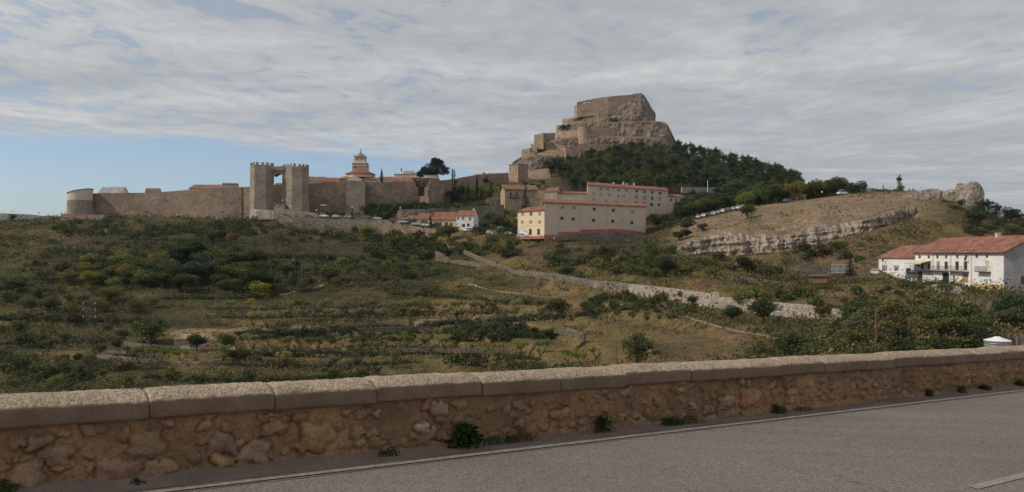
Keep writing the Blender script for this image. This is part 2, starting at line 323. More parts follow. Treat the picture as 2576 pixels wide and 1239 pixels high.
def _grid():
    Z = np.zeros((len(GU), NY))
    ci = np.arange(0, len(GU), 3); ci = np.unique(np.append(ci, len(GU) - 1)); cy = np.exp(np.linspace(math.log(13), math.log(1300), 260)); Zc = np.zeros((len(ci), len(cy)))
    for i, k in enumerate(ci):
        q = _tc(np.full(len(cy), GU[k]), cy); r2 = ((q[:, None] - _X[None]) ** 2).sum(-1)
        Zc[i] = _ker(r2) @ _w[:_n] + _w[_n] + q @ _w[_n + 1:]
    Zt = np.stack([np.interp(np.log(GY), np.log(cy), r) for r in Zc]); Z = np.stack([np.interp(GU, GU[ci], Zt[:, j]) for j in range(NY)], 1)
    U, Y = np.meshgrid(GU, GY, indexing='ij'); X = (U - CU) / F * Y
    # farmed terraces follow the contours below the town
    vs = HZ - Z / Y * F
    reg = sstep(235, 200, Y) * sstep(80, 110, Y) * sstep(1950, 1700, U) 
    zz = Z + 0.5 * fbm(X / 60, Y / 60, 1.0, 3)
    st = 1.9; k = np.floor(zz / st); fr = zz / st - k
    Z = Z + reg * 0.95 * (sstep(0.0, 0.16, fr) - fr) * st
    roughn = sstep(500, 420, Y)
    Z = Z + 0.45 * fbm(X / 9, Y / 9, 2.0, 4) + 0.9 * fbm(X / 40, Y / 40, 4.0, 3) * sstep(700, 600, vs) + 2.0 * (1 - roughn) * fbm(X / 30, Y / 30, 6.0, 4)
    # rock ledges on the slope under the town
    led = sstep(0.35, 0.6, fbm(X / 30, Z / 2.5, 7.0, 4)) * sstep(235, 260, Y) * sstep(345, 330, Y) * sstep(1350, 1000, U)
    Z = Z - 1.3 * led
    # keep below the road embankment
    tt = 0.8256 * X + 0.5643 * Y; pp = -0.5643 * X + 0.8256 * Y
    rz = -2.1 - 0.04355 * tt
    lim = rz - 0.4 - np.clip(pp - 9.0, 0, 60) * 0.55
    Z = np.where(pp < 45, np.minimum(Z, np.maximum(lim, -16)), Z)
    return Z
ZG = _grid()
def riser_at(u, Y):
    a = np.clip(((np.asarray(u, float) + 400) / 7.0).round(), 0, len(GU) - 1).astype(int); b = np.clip(((np.log(Y) - _lY0) / _lD).round(), 0, NY - 1).astype(int); return RISER[a, b]
def slope_at(u, Y): return np.abs(TZ(u, Y * 1.006) - TZ(u, Y * .994)) / (Y * .012)
_lY0 = math.log(13); _lD = (math.log(1300) - _lY0) / (NY - 1)
def TZ(u, Y):
    a = np.clip((np.asarray(u, float) + 400) / 7.0, 0, len(GU) - 1.001); b = np.clip((np.log(Y) - _lY0) / _lD, 0, NY - 1.001)
    i = a.astype(int); j = b.astype(int); f = a - i; g = b - j
    return (ZG[i, j] * (1 - f) + ZG[i + 1, j] * f) * (1 - g) + (ZG[i, j + 1] * (1 - f) + ZG[i + 1, j + 1] * f) * g
CARVED = {}
def TZxy(x, y): return TZ(CU + F * np.asarray(x) / np.asarray(y), np.asarray(y, float))
def hit(u, v, ymin=45, ymax=1290):
    """first terrain point on the sight line of photo point (u, v)"""
    Y = GY[(GY >= ymin) & (GY <= ymax)]; z = TZ(np.full(len(Y), float(u)), Y); tv = HZ - z / Y * F
    k = np.nonzero(tv <= v)[0]
    if len(k) == 0: k = [int(np.argmin(tv))]
    k = k[0]; y = Y[k]
    if k > 0 and tv[k - 1] > v >= tv[k]:
        f = (tv[k - 1] - v) / (tv[k - 1] - tv[k] + 1e-9); y = Y[k - 1] * (1 - f) + Y[k] * f
    y = float(y); return Vector(((u - CU) / F * y, y, float(TZ(float(u), y))))
def at(u, Y): return Vector(((u - CU) / F * Y, Y, float(TZ(float(u), float(Y)))))
CLIFF = [(1700, 626, 634), (1735, 612, 642), (1765, 600, 643), (1793, 591, 645), (1840, 588, 646), (1890, 588, 645), (1935, 600, 641), (1985, 592, 632), (2021, 580, 625), (2060, 574, 617), (2101, 568, 602), (2150, 560, 591), (2196, 549, 580), (2239, 531, 568), (2270, 523, 559), (2299, 518, 549), (2330, 522, 535)]
def carve():
    """step the ground at the foot of the cliff so that the rock face stands up from it"""
    for i, u in enumerate(GU):
        if not (1700 < u < 2330): continue
        vt = np.interp(u, [c[0] for c in CLIFF], [c[1] for c in CLIFF]); vb = np.interp(u, [c[0] for c in CLIFF], [c[2] for c in CLIFF])
        CARVED[u] = [hit(u, vb, 100), hit(u, vt, 100)]
    us = sorted(CARVED); Yb = np.array([CARVED[u][0].y for u in us]); Yt = np.array([CARVED[u][1].y for u in us]); zb = np.array([CARVED[u][0].z for u in us]); zt = np.array([CARVED[u][1].z for u in us])
    for _ in range(25):
        for A_ in (Yb, Yt, zb, zt): A_[1:-1] = (A_[:-2] + 2 * A_[1:-1] + A_[2:]) / 4
    Yt = np.maximum(Yt, Yb + 2.5)
    for k, u in enumerate(us):
        i = int(round((u + 400) / 7)); Y = GY; f = np.clip((Y - Yb[k]) / (Yt[k] - Yb[k]), 0, 1); e = min(1, (u - 1700) / 40, (2330 - u) / 40)
        tgt = zb[k] + (zt[k] - zb[k]) * np.clip((Y - (Yt[k] - 1.6)) / 1.6, 0, 1)
        m = (Y > Yb[k]) & (Y < Yt[k]); ZG[i, m] = ZG[i, m] * (1 - e) + np.minimum(tgt, ZG[i])[m] * e
    CARVED['u'] = np.array(us); CARVED['Yt'] = Yt; CARVED['zb'] = zb; CARVED['zt'] = zt
# ground meets these walls: (points (u, Y, vtop, vfoot), how far in front, how far behind)
FEET = [([(700, 360, 545, 570), (735, 357.5, 548, 578), (800, 356, 551, 583), (880, 353, 553, 589), (950, 350, 553, 594), (995, 346, 556, 598)], 30, 22),
 ([(995, 341, 556, 599), (1020, 338, 566, 601), (1060, 333, 573, 603), (1096, 329, 577, 605)], 25, 14),
 ([(1365, 289, 602, 604), (1440, 291, 596, 604), (1500, 294, 593, 606), (1560, 297, 593, 612), (1620, 300, 596, 618)], 14, 0),
 ([(1116, 299, 614, 619), (1145, 290, 623, 629), (1200, 272, 647, 654), (1240, 258, 663, 670), (1286, 247, 679, 687), (1340, 237, 685, 698), (1400, 225, 692, 704), (1450, 214, 702, 714), (1491, 208, 708, 726), (1545, 198, 712, 735), (1581, 194, 717, 741), (1640, 188, 723, 751), (1701, 183, 730, 760), (1760, 177, 738, 770), (1812, 171.5, 750, 777), (1885, 165, 756, 786), (1948, 161, 764, 795), (2033, 155, 769, 802), (2100, 151, 779, 805), (2200, 146, 791, 815), (2260, 143, 799, 818), (2340, 140, 810, 825), (2420, 136, 814, 829), (2500, 133, 820, 834), (2640, 129, 828, 842)], 16, 4),
 ([(1800, 197, 692, 701), (1840, 195, 695, 706), (1900, 192, 702, 715), (1960, 190, 711, 725), (1990, 189, 714, 727)], 8, 3),
 ([(2344, 164, 717, 735), (2375, 161, 717, 756), (2405, 158, 724, 768), (2420, 157, 737, 768)], 8, 3),
 ([(1004, 362, 529, 548), (1078, 362, 528, 556), (1150, 366, 526, 560), (1200, 369, 521, 572), (1268, 372, 517, 560)], 14, 10)]
def feet():
    for pts, fr, bk in FEET:
        pu = [p[0] for p in pts]
        for i, u in enumerate(GU):
            if not (pu[0] - 4 <= u <= pu[-1] + 4): continue
            Yw, vt, vf = (np.interp(u, pu, [p[k] for p in pts]) for k in (1, 2, 3)); zt = (HZ - vt) / F * Yw; zf = (HZ - vf) / F * Yw
            m = (GY > Yw - fr) & (GY <= Yw + .8); ZG[i, m] = np.minimum(ZG[i, m], zf - .10 * (Yw - GY[m]))
            lo = (GY > Yw - fr * .4) & (GY <= Yw + .8); ZG[i, lo] = np.maximum(ZG[i, lo], zf - .5 - .45 * (Yw - GY[lo]))
            if bk: m = (GY > Yw + .8) & (GY < Yw + bk); w = np.clip((Yw + bk - GY[m]) / (bk * .4), 0, 1); ZG[i, m] = ZG[i, m] * (1 - w) + (zt - .15) * w
TERR = [([(-60, 800), (150, 802), (370, 806)], 11), ([(600, 837), (760, 835), (855, 827), (1006, 822), (1129, 811), (1265, 804), (1441, 792), (1597, 772)], 13), ([(580, 890), (700, 890), (812, 891), (930, 886)], 15), ([(365, 944), (609, 956), (853, 948), (1000, 944)], 11),
 ([(855, 884), (1050, 886), (1246, 892), (1363, 903)], 9), ([(985, 737), (1080, 740), (1168, 749), (1375, 764)], 9), ([(400, 749), (609, 748), (700, 742)], 7), ([(640, 640), (800, 645), (974, 662)], 12), ([(120, 628), (250, 636), (365, 642), (560, 640)], 10), ([(-50, 862), (150, 858), (320, 850)], 8), ([(-50, 925), (200, 930), (420, 925)], 9),
 ([(520, 775), (700, 776), (900, 772), (1100, 765)], 5), ([(560, 797), (800, 796), (1100, 790), (1300, 784)], 5), ([(1150, 915), (1350, 925), (1500, 930)], 8), ([(500, 915), (800, 918), (1050, 912)], 6), ([(0, 700), (200, 706), (420, 712)], 6), ([(820, 706), (960, 702), (1100, 690)], 7), ([(1400, 655), (1500, 652), (1660, 662)], 8), ([(300, 600), (560, 606), (640, 612)], 7)]
RISER = np.zeros_like(ZG)
def terraces():
    for pts, th in TERR:
        pu = [p[0] for p in pts]; ii = [i for i, u in enumerate(GU) if pu[0] <= u <= pu[-1]]
        Yw = np.array([hit(GU[i], np.interp(GU[i], pu, [p[1] for p in pts]) + .8 * float(fbm(GU[i] / 40, 3.1)), 60).y for i in ii]); vm = np.interp(GU[ii], pu, [p[1] for p in pts])
        for _ in range(8): Yw[1:-1] = (Yw[:-2] + 2 * Yw[1:-1] + Yw[2:]) / 4
        for k, i in enumerate(ii):
            e = min(1, k / 6, (len(ii) - 1 - k) / 6); y = Yw[k]; zm = float(np.interp(y, GY, ZG[i])); h = th / F * y * .5 * e * (1 + .35 * float(fbm(GU[i] / 30, th)))
            d = GY - y; m = np.abs(d) < 11; prof = h * np.tanh(d[m] / .45) * np.clip((11 - np.abs(d[m])) / 7, 0, 1); ZG[i, m] = ZG[i, m] + prof
            RISER[i] = np.maximum(RISER[i], e * sstep(1.7, .6, np.abs(d)))
feet(); terraces(); carve()
def build_terrain():
    U, Y = np.meshgrid(GU, GY, indexing='ij'); X = (U - CU) / F * Y; Z = ZG
    nu = len(GU); far = np.array([1600, 2500, 4500, 9000.0])
    Uf, Yf = np.meshgrid(GU, far, indexing='ij'); Zf = np.tile(np.array([0, -30, -60, -90.0]), (nu, 1)) + Z[:, -1:] * np.array([0.8, 0.3, 0, 0])
    Xa = np.concatenate([X, (Uf - CU) / F * Yf], 1); Ya = np.concatenate([Y, Yf], 1); Za = np.concatenate([Z, Zf], 1)
    ny = NY + 4; V = np.stack([Xa, Ya, Za], -1).reshape(-1, 3)
    idx = np.arange(nu * ny).reshape(nu, ny)
    Fc = np.stack([idx[:-1, :-1], idx[1:, :-1], idx[1:, 1:], idx[:-1, 1:]], -1).reshape(-1, 4)
    m, t, b = new_mat('hillside'); at_ = N(t, 'ShaderNodeAttribute', attribute_name='soil')
    tc = N(t, 'ShaderNodeTexCoord').outputs['Object']
    f = noise(t, tc, 1.1, 7, 0.72); g = noise(t, tc, 0.22, 5, 0.6, 0.5)
    col = mixc(t, 1.0, at_.outputs['Color'], ramp(t, f, [(0.3, 0.4), (0.5, 0.85), (0.7, 1.35)]), 'MULTIPLY')
    col = mixc(t, 1.0, col, ramp(t, g, [(0.33, (0.72, 0.82, 0.7)), (0.5, (1, 1, 1)), (0.66, (1.3, 1.18, 1.15))]), 'MULTIPLY')
    t.links.new(col, b.inputs[0]); b.inputs['Roughness'].default_value = 1.0; b.inputs['Specular IOR Level'].default_value = 0.05
    setbump(t, b, f, 0.9, 0.35)
    me = raw_mesh('hillside', V, Fc, m, True)
    # soil colour per vertex
    vs = HZ - Za / Ya * F; Ua = CU + F * Xa / Ya
    n1 = fbm(Xa / 22, Ya / 22, 11.0, 5); n2 = fbm(Xa / 7, Ya / 7, 13.0, 4); n3 = fbm(Xa / 60, Ya / 35, 19.0, 3)
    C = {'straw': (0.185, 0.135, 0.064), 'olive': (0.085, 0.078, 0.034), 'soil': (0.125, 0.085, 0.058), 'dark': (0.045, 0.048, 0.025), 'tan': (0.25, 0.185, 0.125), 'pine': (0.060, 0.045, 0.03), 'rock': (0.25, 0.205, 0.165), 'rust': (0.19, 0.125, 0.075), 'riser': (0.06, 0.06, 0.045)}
    A = {k: np.array(v) for k, v in C.items()}
    col = np.ones(Xa.shape + (3,)) * A['olive']
    def blend(c, w): nonlocal col; col = col * (1 - w[..., None]) + A[c] * w[..., None]
    blend('straw', sstep(-0.05, 0.25, n1) * .8); blend('dark', sstep(0.08, 0.3, -n1 + 0.5 * n2) * 0.8)
    blend('soil', sstep(0.1, 0.3, n2 - 0.4 * n1) * 0.6)
    def zone(c, u, v, ru, rv, s=1.0, nz=0.35):
        d = ((Ua - u) / ru) ** 2 + ((vs - v) / rv) ** 2 + nz * (n1 + n2) * 2
        ok = (Ya > 60) & (Ya < 420); blend(c, sstep(1.25, 0.7, d) * s * ok)
    zone('rust', 790, 616, 230, 30, .85, .2); zone('rust', 200, 598, 240, 28, .75, .25); zone('dark', 950, 640, 250, 30, .6); zone('dark', 500, 640, 300, 60, .55)
    zone('straw', 1050, 790, 620, 36, .95, .15); zone('straw', 1000, 915, 620, 60, .7, .25); zone('olive', 1000, 935, 500, 16, .6); zone('straw', 1500, 740, 260, 30, .5)
    zone('soil', 1790, 865, 190, 42, .9, .15); zone('straw', 1400, 660, 200, 40, .5); zone('straw', 1750, 880, 450, 80, .6)
    zone('soil', 1400, 640, 130, 22, .6); zone('straw', 620, 810, 140, 22, .8)
    up_ = (Ya > 205) & (Ya < 400) & (Ua < 1150); blend('dark', np.where(up_, (.55 + .8 * n2).clip(0, 1), 0) * sstep(1150, 950, Ua))
    # gravel slope above the cliff, dry slope below it
    w = (Ua > 1660) & (Ya > 236) & (Ya < 330) & (Ua < 2480); blend('tan', np.where(w, sstep(1660, 1740, Ua) * (0.8 + 0.3 * n2), 0) * sstep(2420, 2300, Ua))
    w = (Ua > 1980) & (Ya > 165) & (Ya <= 236); blend('straw', np.where(w, 0.7 + 0.6 * n2, 0).clip(0, 1) * sstep(1980, 2060, Ua)); blend('soil', np.where(w, sstep(-.05, .2, n1) * .5, 0))
    blend('soil', np.where((Ya > 430) & (Ua < 1420), 0.7, 0)); blend('pine', np.where((Ya > 385) & (Ua > 1370), 1.0, 0) * sstep(1360, 1440, Ua))
    blend('tan', np.where((Ya > 385) & (Ya < 470), 1, 0) * sstep(1330, 1370, Ua) * sstep(1640, 1560, Ua) * .75)
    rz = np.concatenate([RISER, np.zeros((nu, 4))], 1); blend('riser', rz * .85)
    # steep faces show rock
    dz = np.abs(np.gradient(Za, axis=1)) / np.maximum(np.gradient(Ya, axis=1), 1e-3)
    blend('rock', sstep(0.75, 1.4, dz) * (Ya < 350) * sstep(0.0, .2, n2 + .05) * 0.8)
    ca = me.color_attributes.new('soil', 'FLOAT_COLOR', 'POINT')
    cc = np.ones((nu * ny, 4), dtype=np.float32); cc[:, :3] = col.reshape(-1, 3); ca.data.foreach_set('color', cc.ravel())
    o = mobj('hillside', me); tagp(o, 'terraced hillside of dry grass and brown soil rising to the walled town', 'hillside', kind='structure')
build_terrain()
def far_hills():
    mt = rough_mat('far_woodland', (0.05, 0.065, 0.045), 0.3, 0.002, 0.02)
    for u0, u1, Y, prof in ((-260, 175, 7000, [(0, 570), (.3, 555), (.5, 542), (.62, 537), (.78, 540), (.9, 546), (1, 560)]), (2140, 2240, 4200, [(0, 500), (.2, 482), (.5, 473), (.75, 477), (1, 495)])):
        n = 60; V = []; Fc = []
        for i in range(n + 1):
            s = i / n; u = u0 + (u1 - u0) * s
            v = np.interp(s, [p[0] for p in prof], [p[1] for p in prof]) + 0.8 * float(fbm(s * 18, 1.0))
            top = P(u, v, Y)
            for k, (dy, hz) in enumerate(((-900, 0.0), (-450, 0.55), (0, 1.0), (700, 0.4), (1500, 0.0))):
                bz = -60; V.append((top.x, Y + dy, bz + (top.z - bz) * hz))
        for i in range(n):
            for k in range(4): a = i * 5 + k; Fc.append((a, a + 5, a + 6, a + 1))
        tagp(mobj('distant_hills', raw_mesh('distant_hills', V, Fc, mt, True)), 'blue wooded ridge on the horizon ' + ('left of the town' if u0 < 0 else 'behind the trees right of the castle'), 'hills', kind='structure')
far_hills()
def path(name, pts, w, mt, label, lift=0.07, struct=True):
    """ribbon draped on the ground through photo points"""
    W_ = [hit(u, v) if len(p) == 0 else at(u, p[0]) for u, v, *p in pts]
    L = []
    for a, b in zip(W_[:-1], W_[1:]):
        n = max(2, int((b - a).length / 1.5))
        for k in range(n): L.append(a.lerp(b, k / n))
    L.append(W_[-1]); V = []
    X = np.array([p.x for p in L]); Y = np.array([p.y for p in L])
    for _ in range(6): X[1:-1] = (X[:-2] + X[1:-1] * 2 + X[2:]) / 4; Y[1:-1] = (Y[:-2] + Y[1:-1] * 2 + Y[2:]) / 4
    for i in range(len(L)):
        j = min(i + 1, len(L) - 1); k = max(i - 1, 0); d = Vector((X[j] - X[k], Y[j] - Y[k], 0)).normalized(); n_ = Vector((-d.y, d.x, 0))
        ww = w * (0.8 + 0.35 * float(fbm(i * .3, 3.3)))
        for s in (-1, -.33, .33, 1):
            x = X[i] + n_.x * s * ww / 2; y = Y[i] + n_.y * s * ww / 2
            V.append((x, y, float(TZxy(x, y)) + (lift if abs(s) < 1 else -0.05) + 0.05))
    Fc = [(i * 4 + k, i * 4 + 4 + k, i * 4 + 5 + k, i * 4 + 1 + k) for i in range(len(L) - 1) for k in range(3)]
    o = mobj(name, raw_mesh(name, V, Fc, mt, True)); return tagp(o, label, 'path', kind='structure')
M['trail'] = rough_mat('pale_earth', (0.215, 0.16, 0.11), 0.2, 0.3, 2.0); M['asphalt_far'] = rough_mat('asphalt_far', (0.20, 0.18, 0.17), 0.15, 0.3, 2)
path('path', [(430, 838), (520, 832), (620, 831), (760, 829), (900, 824), (1040, 819), (1180, 812), (1300, 800), (1400, 787), (1480, 778), (1570, 770)], 1.5, M['trail'], 'pale earth track crossing the almond terraces')
path('path', [(1610, 767), (1660, 775), (1700, 784), (1740, 803), (1780, 818), (1850, 832), (1930, 845), (2010, 862), (2110, 888)], 1.3, M['trail'], 'narrow footpath curving down to the tree by the parapet')
path('path', [(660, 752), (720, 741), (780, 725), (815, 716)], 1.5, M['trail'], 'short pale path below the dark trees')
path('path', [(520, 838), (545, 862), (580, 872), (650, 880), (740, 878)], 2.2, M['trail'], 'pale dirt drive beside the walled garden')
path('path', [(1180, 715), (1260, 735), (1340, 742), (1420, 752)], 1.5, M['trail'], 'faint path above the upper almond rows')
# ---------------- near road and parapet ----------------
DT = Vector((0.8256, 0.5643, 0)); DP = Vector((-0.5643, 0.8256, 0)); H0 = 2.1; SL = -0.04355
def RW(t, p, z=0.0): return Vector((DT.x * t + DP.x * p, DT.y * t + DP.y * p, -H0 + SL * t + z))
def strip(name, t0, t1, p0, p1, z, mt, label, cat, nt_=60, wob=0.0, np_=1):
    V = []; Fc = []
    for i in range(nt_ + 1):
        t = t0 + (t1 - t0) * i / nt_
        for k in range(np_ + 1):
            p = p0 + (p1 - p0) * k / np_ + wob * float(fbm(t * 2.1, 5.0 + (0 if k == 0 else 9)))
            V.append(RW(t, p, z))
    for i in range(nt_):
        for k in range(np_): a = i * (np_ + 1) + k; Fc.append((a, a + np_ + 1, a + np_ + 2, a + 1))
    return tagp(mobj(name, raw_mesh(name, V, Fc, mt)), label, cat, kind='structure')
def asphalt(name, c, amp=1.0):
    m, t, b = new_mat(name); tc = N(t, 'ShaderNodeTexCoord').outputs['Object']
    vo = N(t, 'ShaderNodeTexVoronoi'); vo.inputs['Scale'].default_value = 75; t.links.new(tc, vo.inputs['Vector'])
    se = N(t, 'ShaderNodeSeparateColor'); t.links.new(vo.outputs['Color'], se.inputs[0])
    big = noise(t, mapping(t, tc, (0.5, 0.5, 1), (0, 0, R(-34))), 0.7, 5, 0.6, 0.3); mid = noise(t, tc, 22, 5, 0.75); lane = noise(t, mapping(t, tc, (0.06, 0.9, 1), (0, 0, R(-34.35))), 1.6, 3, 0.5)
    col = ramp(t, big, [(0.3, sc(c, 0.9)), (0.7, sc(c, 1.1))])
    col = mixc(t, 1.0, col, ramp(t, se.outputs[0], [(0.0, 0.5), (0.25, 0.88), (0.75, 1.05), (1.0, 1.5)]), 'MULTIPLY')
    col = mixc(t, 1.0, col, ramp(t, mid, [(0.3, 0.72), (0.7, 1.25)]), 'MULTIPLY')
    col = mixc(t, 1.0, col, ramp(t, lane, [(0.35, 0.92), (0.65, 1.08)]), 'MULTIPLY')
    cr = noise(t, mapping(t, tc, (1, 1, 1), (0, 0, .4)), 0.55, 3, 0.5, 0.8); ck = math_(t, 'ABSOLUTE', math_(t, 'SUBTRACT', cr, 0.47)); gate = noise(t, tc, 0.35, 2); ck = math_(t, 'ADD', ck, math_(t, 'MULTIPLY', math_(t, 'SUBTRACT', 0.60, gate, clamp=True), 0.08)); col = mixc(t, 1.0, col, ramp(t, ck, [(0.0, 0.62), (0.004, 1.0)]), 'MULTIPLY')
    t.links.new(col, b.inputs[0]); b.inputs['Roughness'].default_value = 0.85
    setbump(t, b, math_(t, 'ADD', vo.outputs['Distance'], mid), 0.7, 0.012 * amp); return m
def paint():
    m, t, b = new_mat('worn_road_paint'); tc = N(t, 'ShaderNodeTexCoord').outputs['Object']
    a = noise(t, tc, 14, 6, 0.75); col = ramp(t, a, [(0.38, (0.165, 0.142, 0.125)), (0.5, (0.225, 0.198, 0.175)), (0.64, (0.31, 0.28, 0.25))])
    t.links.new(col, b.inputs[0]); setbump(t, b, a, 0.6, 0.01); return m
M['asphalt'] = asphalt('asphalt_worn', (0.182, 0.154, 0.136)); M['paint'] = paint()
strip('road', -25, 120, -4.0, 8.50, 0.0, M['asphalt'], 'worn grey asphalt road', 'road', 120)
M['gutter'] = rough_mat('gutter_dirt', (0.19, 0.14, 0.118), 0.2, 1.2, 30, 0.95, 0.6, 0.01)
def gutter():
    V = []; Fc = []; n = 700; K = 7
    for i in range(n + 1):
        t = -25 + 110 * i / n; rise = np.interp(t, [-25, 0, 3, 6, 9, 13, 17, 21, 85], [.12, .12, .09, .05, .02, .015, .05, .085, .085])
        for k in range(K + 1):
            s = k / K; p = 7.83 + .02 * float(fbm(t * 2.1, 5.0)) * (1 - s) + s * (PF + .05 - 7.83); V.append(RW(t, p, .005 + rise * s ** 1.5 + .012 * s * float(fbm(t * 4, p * 4, 2.0, 3))))
    for i in range(n):
        for k in range(K): a = i * (K + 1) + k; Fc.append((a, a + K + 1, a + K + 2, a + 1))
    tagp(mobj('gutter', raw_mesh('gutter', V, Fc, M['gutter'], True)), 'dirty strip between the road line and the parapet', kind='structure')
PF = 8.12
gutter()
M['tar'] = rough_mat('tar_seam', (0.15, 0.13, 0.118), 0.2, 2, 20, grain=.3)
strip('road_seam', -25, 120, 7.612, 7.635, 0.005, M['tar'], 'thin dark tar seam beside the edge line', 'road', 500, 0.012)
strip('road_marking', -25, 120, 7.665, 7.80, 0.011, M['paint'], 'worn white edge line along the road', 'road marking', 500, 0.006)
for k in range(5): strip('road_marking', 8.75 + k * 9, 12.2 + k * 9, 4.08, 4.20, 0.008, M['paint'], 'white lane dash in the middle of the road', 'road marking', 20, 0.004)
# parapet body with stones set in earthy mortar
PF = 8.12; PB = 8.56; PHB = 0.605
def parapet():
    pr = root('parapet_wall', 'low roadside parapet of mortared rubble with rounded concrete coping', 'wall', RW(0, PF))
    rz = math.atan2(DT.y, DT.x)
    rs = np.random.RandomState(11)
    def tu(u):  # wall coordinate seen at photo column u on the front plane
        k = (u - CU) / F; Y = PF / (0.8256 - 0.5643 * k); return 0.8256 * k * Y + 0.5643 * Y
    t0, t1 = -3.0, 30.0
    ts = [t0]; 
    while ts[-1] < t1: ts.append(ts[-1] + (0.013 if ts[-1] < 12 else 0.03))
    T = np.array(ts); Zs = np.linspace(-0.12, PHB + 0.02, 56); TT, ZZ = np.meshgrid(T, Zs, indexing='ij')
    dep = 0.018 * fbm(TT * 3, ZZ * 3, 1.0, 4) + 0.010 * fbm(TT * 14, ZZ * 14, 2.0, 4) + 0.05 * sstep(0.12, -0.02, ZZ) * (0.5 + fbm(TT * 2, 3.0))
    mort = np.array([0.275, 0.165, 0.092]); col = np.ones(TT.shape + (3,)) * mort
    nb = fbm(TT * 1.3, ZZ * 1.6, 8.0, 4)[..., None]; col = col * (1 + 0.5 * nb) + np.array([0.02, 0.0, -0.008]) * nb
    wt = TT + 0.06 * fbm(TT * 5, ZZ * 5, 3.0, 3) + 0.02 * fbm(TT * 18, ZZ * 18, 3.5, 2); wz = ZZ + 0.06 * fbm(TT * 5, ZZ * 5, 6.0, 3) + 0.02 * fbm(TT * 18, ZZ * 18, 6.5, 2)
    tones = [(0.31, 0.205, 0.13), (0.26, 0.17, 0.115), (0.33, 0.205, 0.11), (0.40, 0.30, 0.21), (0.33, 0.175, 0.115), (0.215, 0.155, 0.115), (0.36, 0.26, 0.17)]
    def stone(t, z, rt, rh, c, prot=0.03, ang=0.0, sharp=1.0):
        i0, i1 = np.searchsorted(T, (t - rt * 1.9 - .15, t + rt * 1.9 + .15))
        if i1 - i0 < 2: return
        S = slice(i0, i1); TL = TT[S]; ZL = ZZ[S]; D = dep[S]; CO = col[S]
        ca, sa = math.cos(ang), math.sin(ang)
        a = (wt[S] - t) * ca + (wz[S] - z) * sa; b = -(wt[S] - t) * sa + (wz[S] - z) * ca
        n = rs.uniform(2.2, 4.5); th = np.arctan2(b, a); k = 1 + 0.16 * np.cos(3 * th + rs.uniform(0, 6)) + 0.10 * np.cos(5 * th + rs.uniform(0, 6))
        d = ((np.abs(a) / rt / k) ** n + (np.abs(b) / rh / k) ** n) ** (1 / n)
        m_ = sstep(1.04, 0.95, d)
        D = D - 0.016 * sstep(1.25, 1.06, d) * sstep(0.92, 1.06, d) * min(1, prot / .03)
        dome = prot * np.clip(1.02 - d ** 3 * 0.75, 0, 1) + 0.012 * fbm(TL * 9 + t, ZL * 9, 4.0, 3) + rs.uniform(-.02, .02) * a / rt + rs.uniform(-.02, .02) * b / rh
        dep[S] = D * (1 - m_) + dome * m_
        cv = np.array(c) * (1 + 0.35 * fbm(TL * 7 + t, ZL * 7, 5.0, 3))[..., None]
        mm = (m_ * min(.8, 0.42 * sharp + 0.10))[..., None]; CO = CO * (1 - mm) + cv * mm
        edge = (sstep(1.2, 1.04, d) * sstep(0.93, 1.04, d) * 0.28 * (0.5 + vnoise(TL * 3, ZL * 3, t)).clip(0, 1))[..., None]; col[S] = CO * (1 - edge)
    # irregular packing: jittered rows
    pitch = 0.21
    t = t0
    while t < t1:
        far = t > 7
        z = 0.02
        while z < PHB + 0.03:
            s = rs.uniform(0.55, 1.0) * (1.15 if z < 0.15 else 0.85)
            if rs.rand() < (0.95 if (far or z < 0.2) else 0.72):
                stone(t + rs.uniform(-.08, .08), z + rs.uniform(-.03, .03), 0.105 * s * rs.uniform(.7, 1.35), 0.078 * s, tones[rs.randint(len(tones))], rs.uniform(.012, .045), rs.uniform(-.5, .5), rs.uniform(.1, 1.0) if not far else rs.uniform(.5, 1))
            z += rs.uniform(.13, .19)
        t += pitch * rs.uniform(.8, 1.15)
    # the recognisable stones of the near left stretch
    for u, v, ru, rv, c in ((68, 1197, 55, 36, (.36, .28, .21)), (103, 1112, 34, 18, (.22, .19, .165)), (150, 1150, 42, 25, (.24, .19, .155)), (370, 1120, 44, 34, (.27, .21, .165)), (400, 1175, 46, 18, (.40, .31, .23)), (558, 1160, 31, 21, (.42, .29, .14)), (640, 1140, 46, 32, (.38, .33, .26)), (560, 1115, 36, 26, (.27, .21, .175)), (700, 1060, 28, 14, (.36, .17, .11)), (800, 1098, 44, 34, (.33, .22, .13)), (690, 1078, 32, 20, (.34, .23, .13)), (290, 1190, 58, 26, (.29, .20, .16)), (1060, 1075, 18, 15, (.55, .52, .47)), (1110, 1028, 26, 15, (.38, .31, .25)), (1410, 1040, 24, 16, (.31, .27, .24)), (1885, 997, 26, 22, (.42, .22, .14)), (1825, 1010, 18, 14, (.40, .32, .25)), (2062, 915, 18, 9, (.5, .42, .33))):
        t_ = tu(u); Y = (RW(t_, PF)).y; zz = (HZ - v) / F * Y - (-H0 + SL * t_)
        fs = Y / F * (1 / (0.8256 - 0.5643 * (u - CU) / F)) * 0.98
        stone(t_, zz, ru * fs, rv * Y / F, (c[0] * 1.05, c[1] * .93, c[2] * .82), 0.055, 0.0, 1.0)
    V = np.stack([RW(0, 0).x + DT.x * TT + DP.x * (PF - dep), DT.y * TT + DP.y * (PF - dep), -H0 + SL * TT + ZZ], -1).reshape(-1, 3)
    V = V - np.array(pr.location)
    nT, nZ = TT.shape; idx = np.arange(nT * nZ).reshape(nT, nZ)
    Fc = np.stack([idx[:-1, :-1], idx[1:, :-1], idx[1:, 1:], idx[:-1, 1:]], -1).reshape(-1, 4)
    m, tt, b = new_mat('rubble_masonry'); at_ = N(tt, 'ShaderNodeAttribute', attribute_name='stone'); tc = N(tt, 'ShaderNodeTexCoord').outputs['Object']
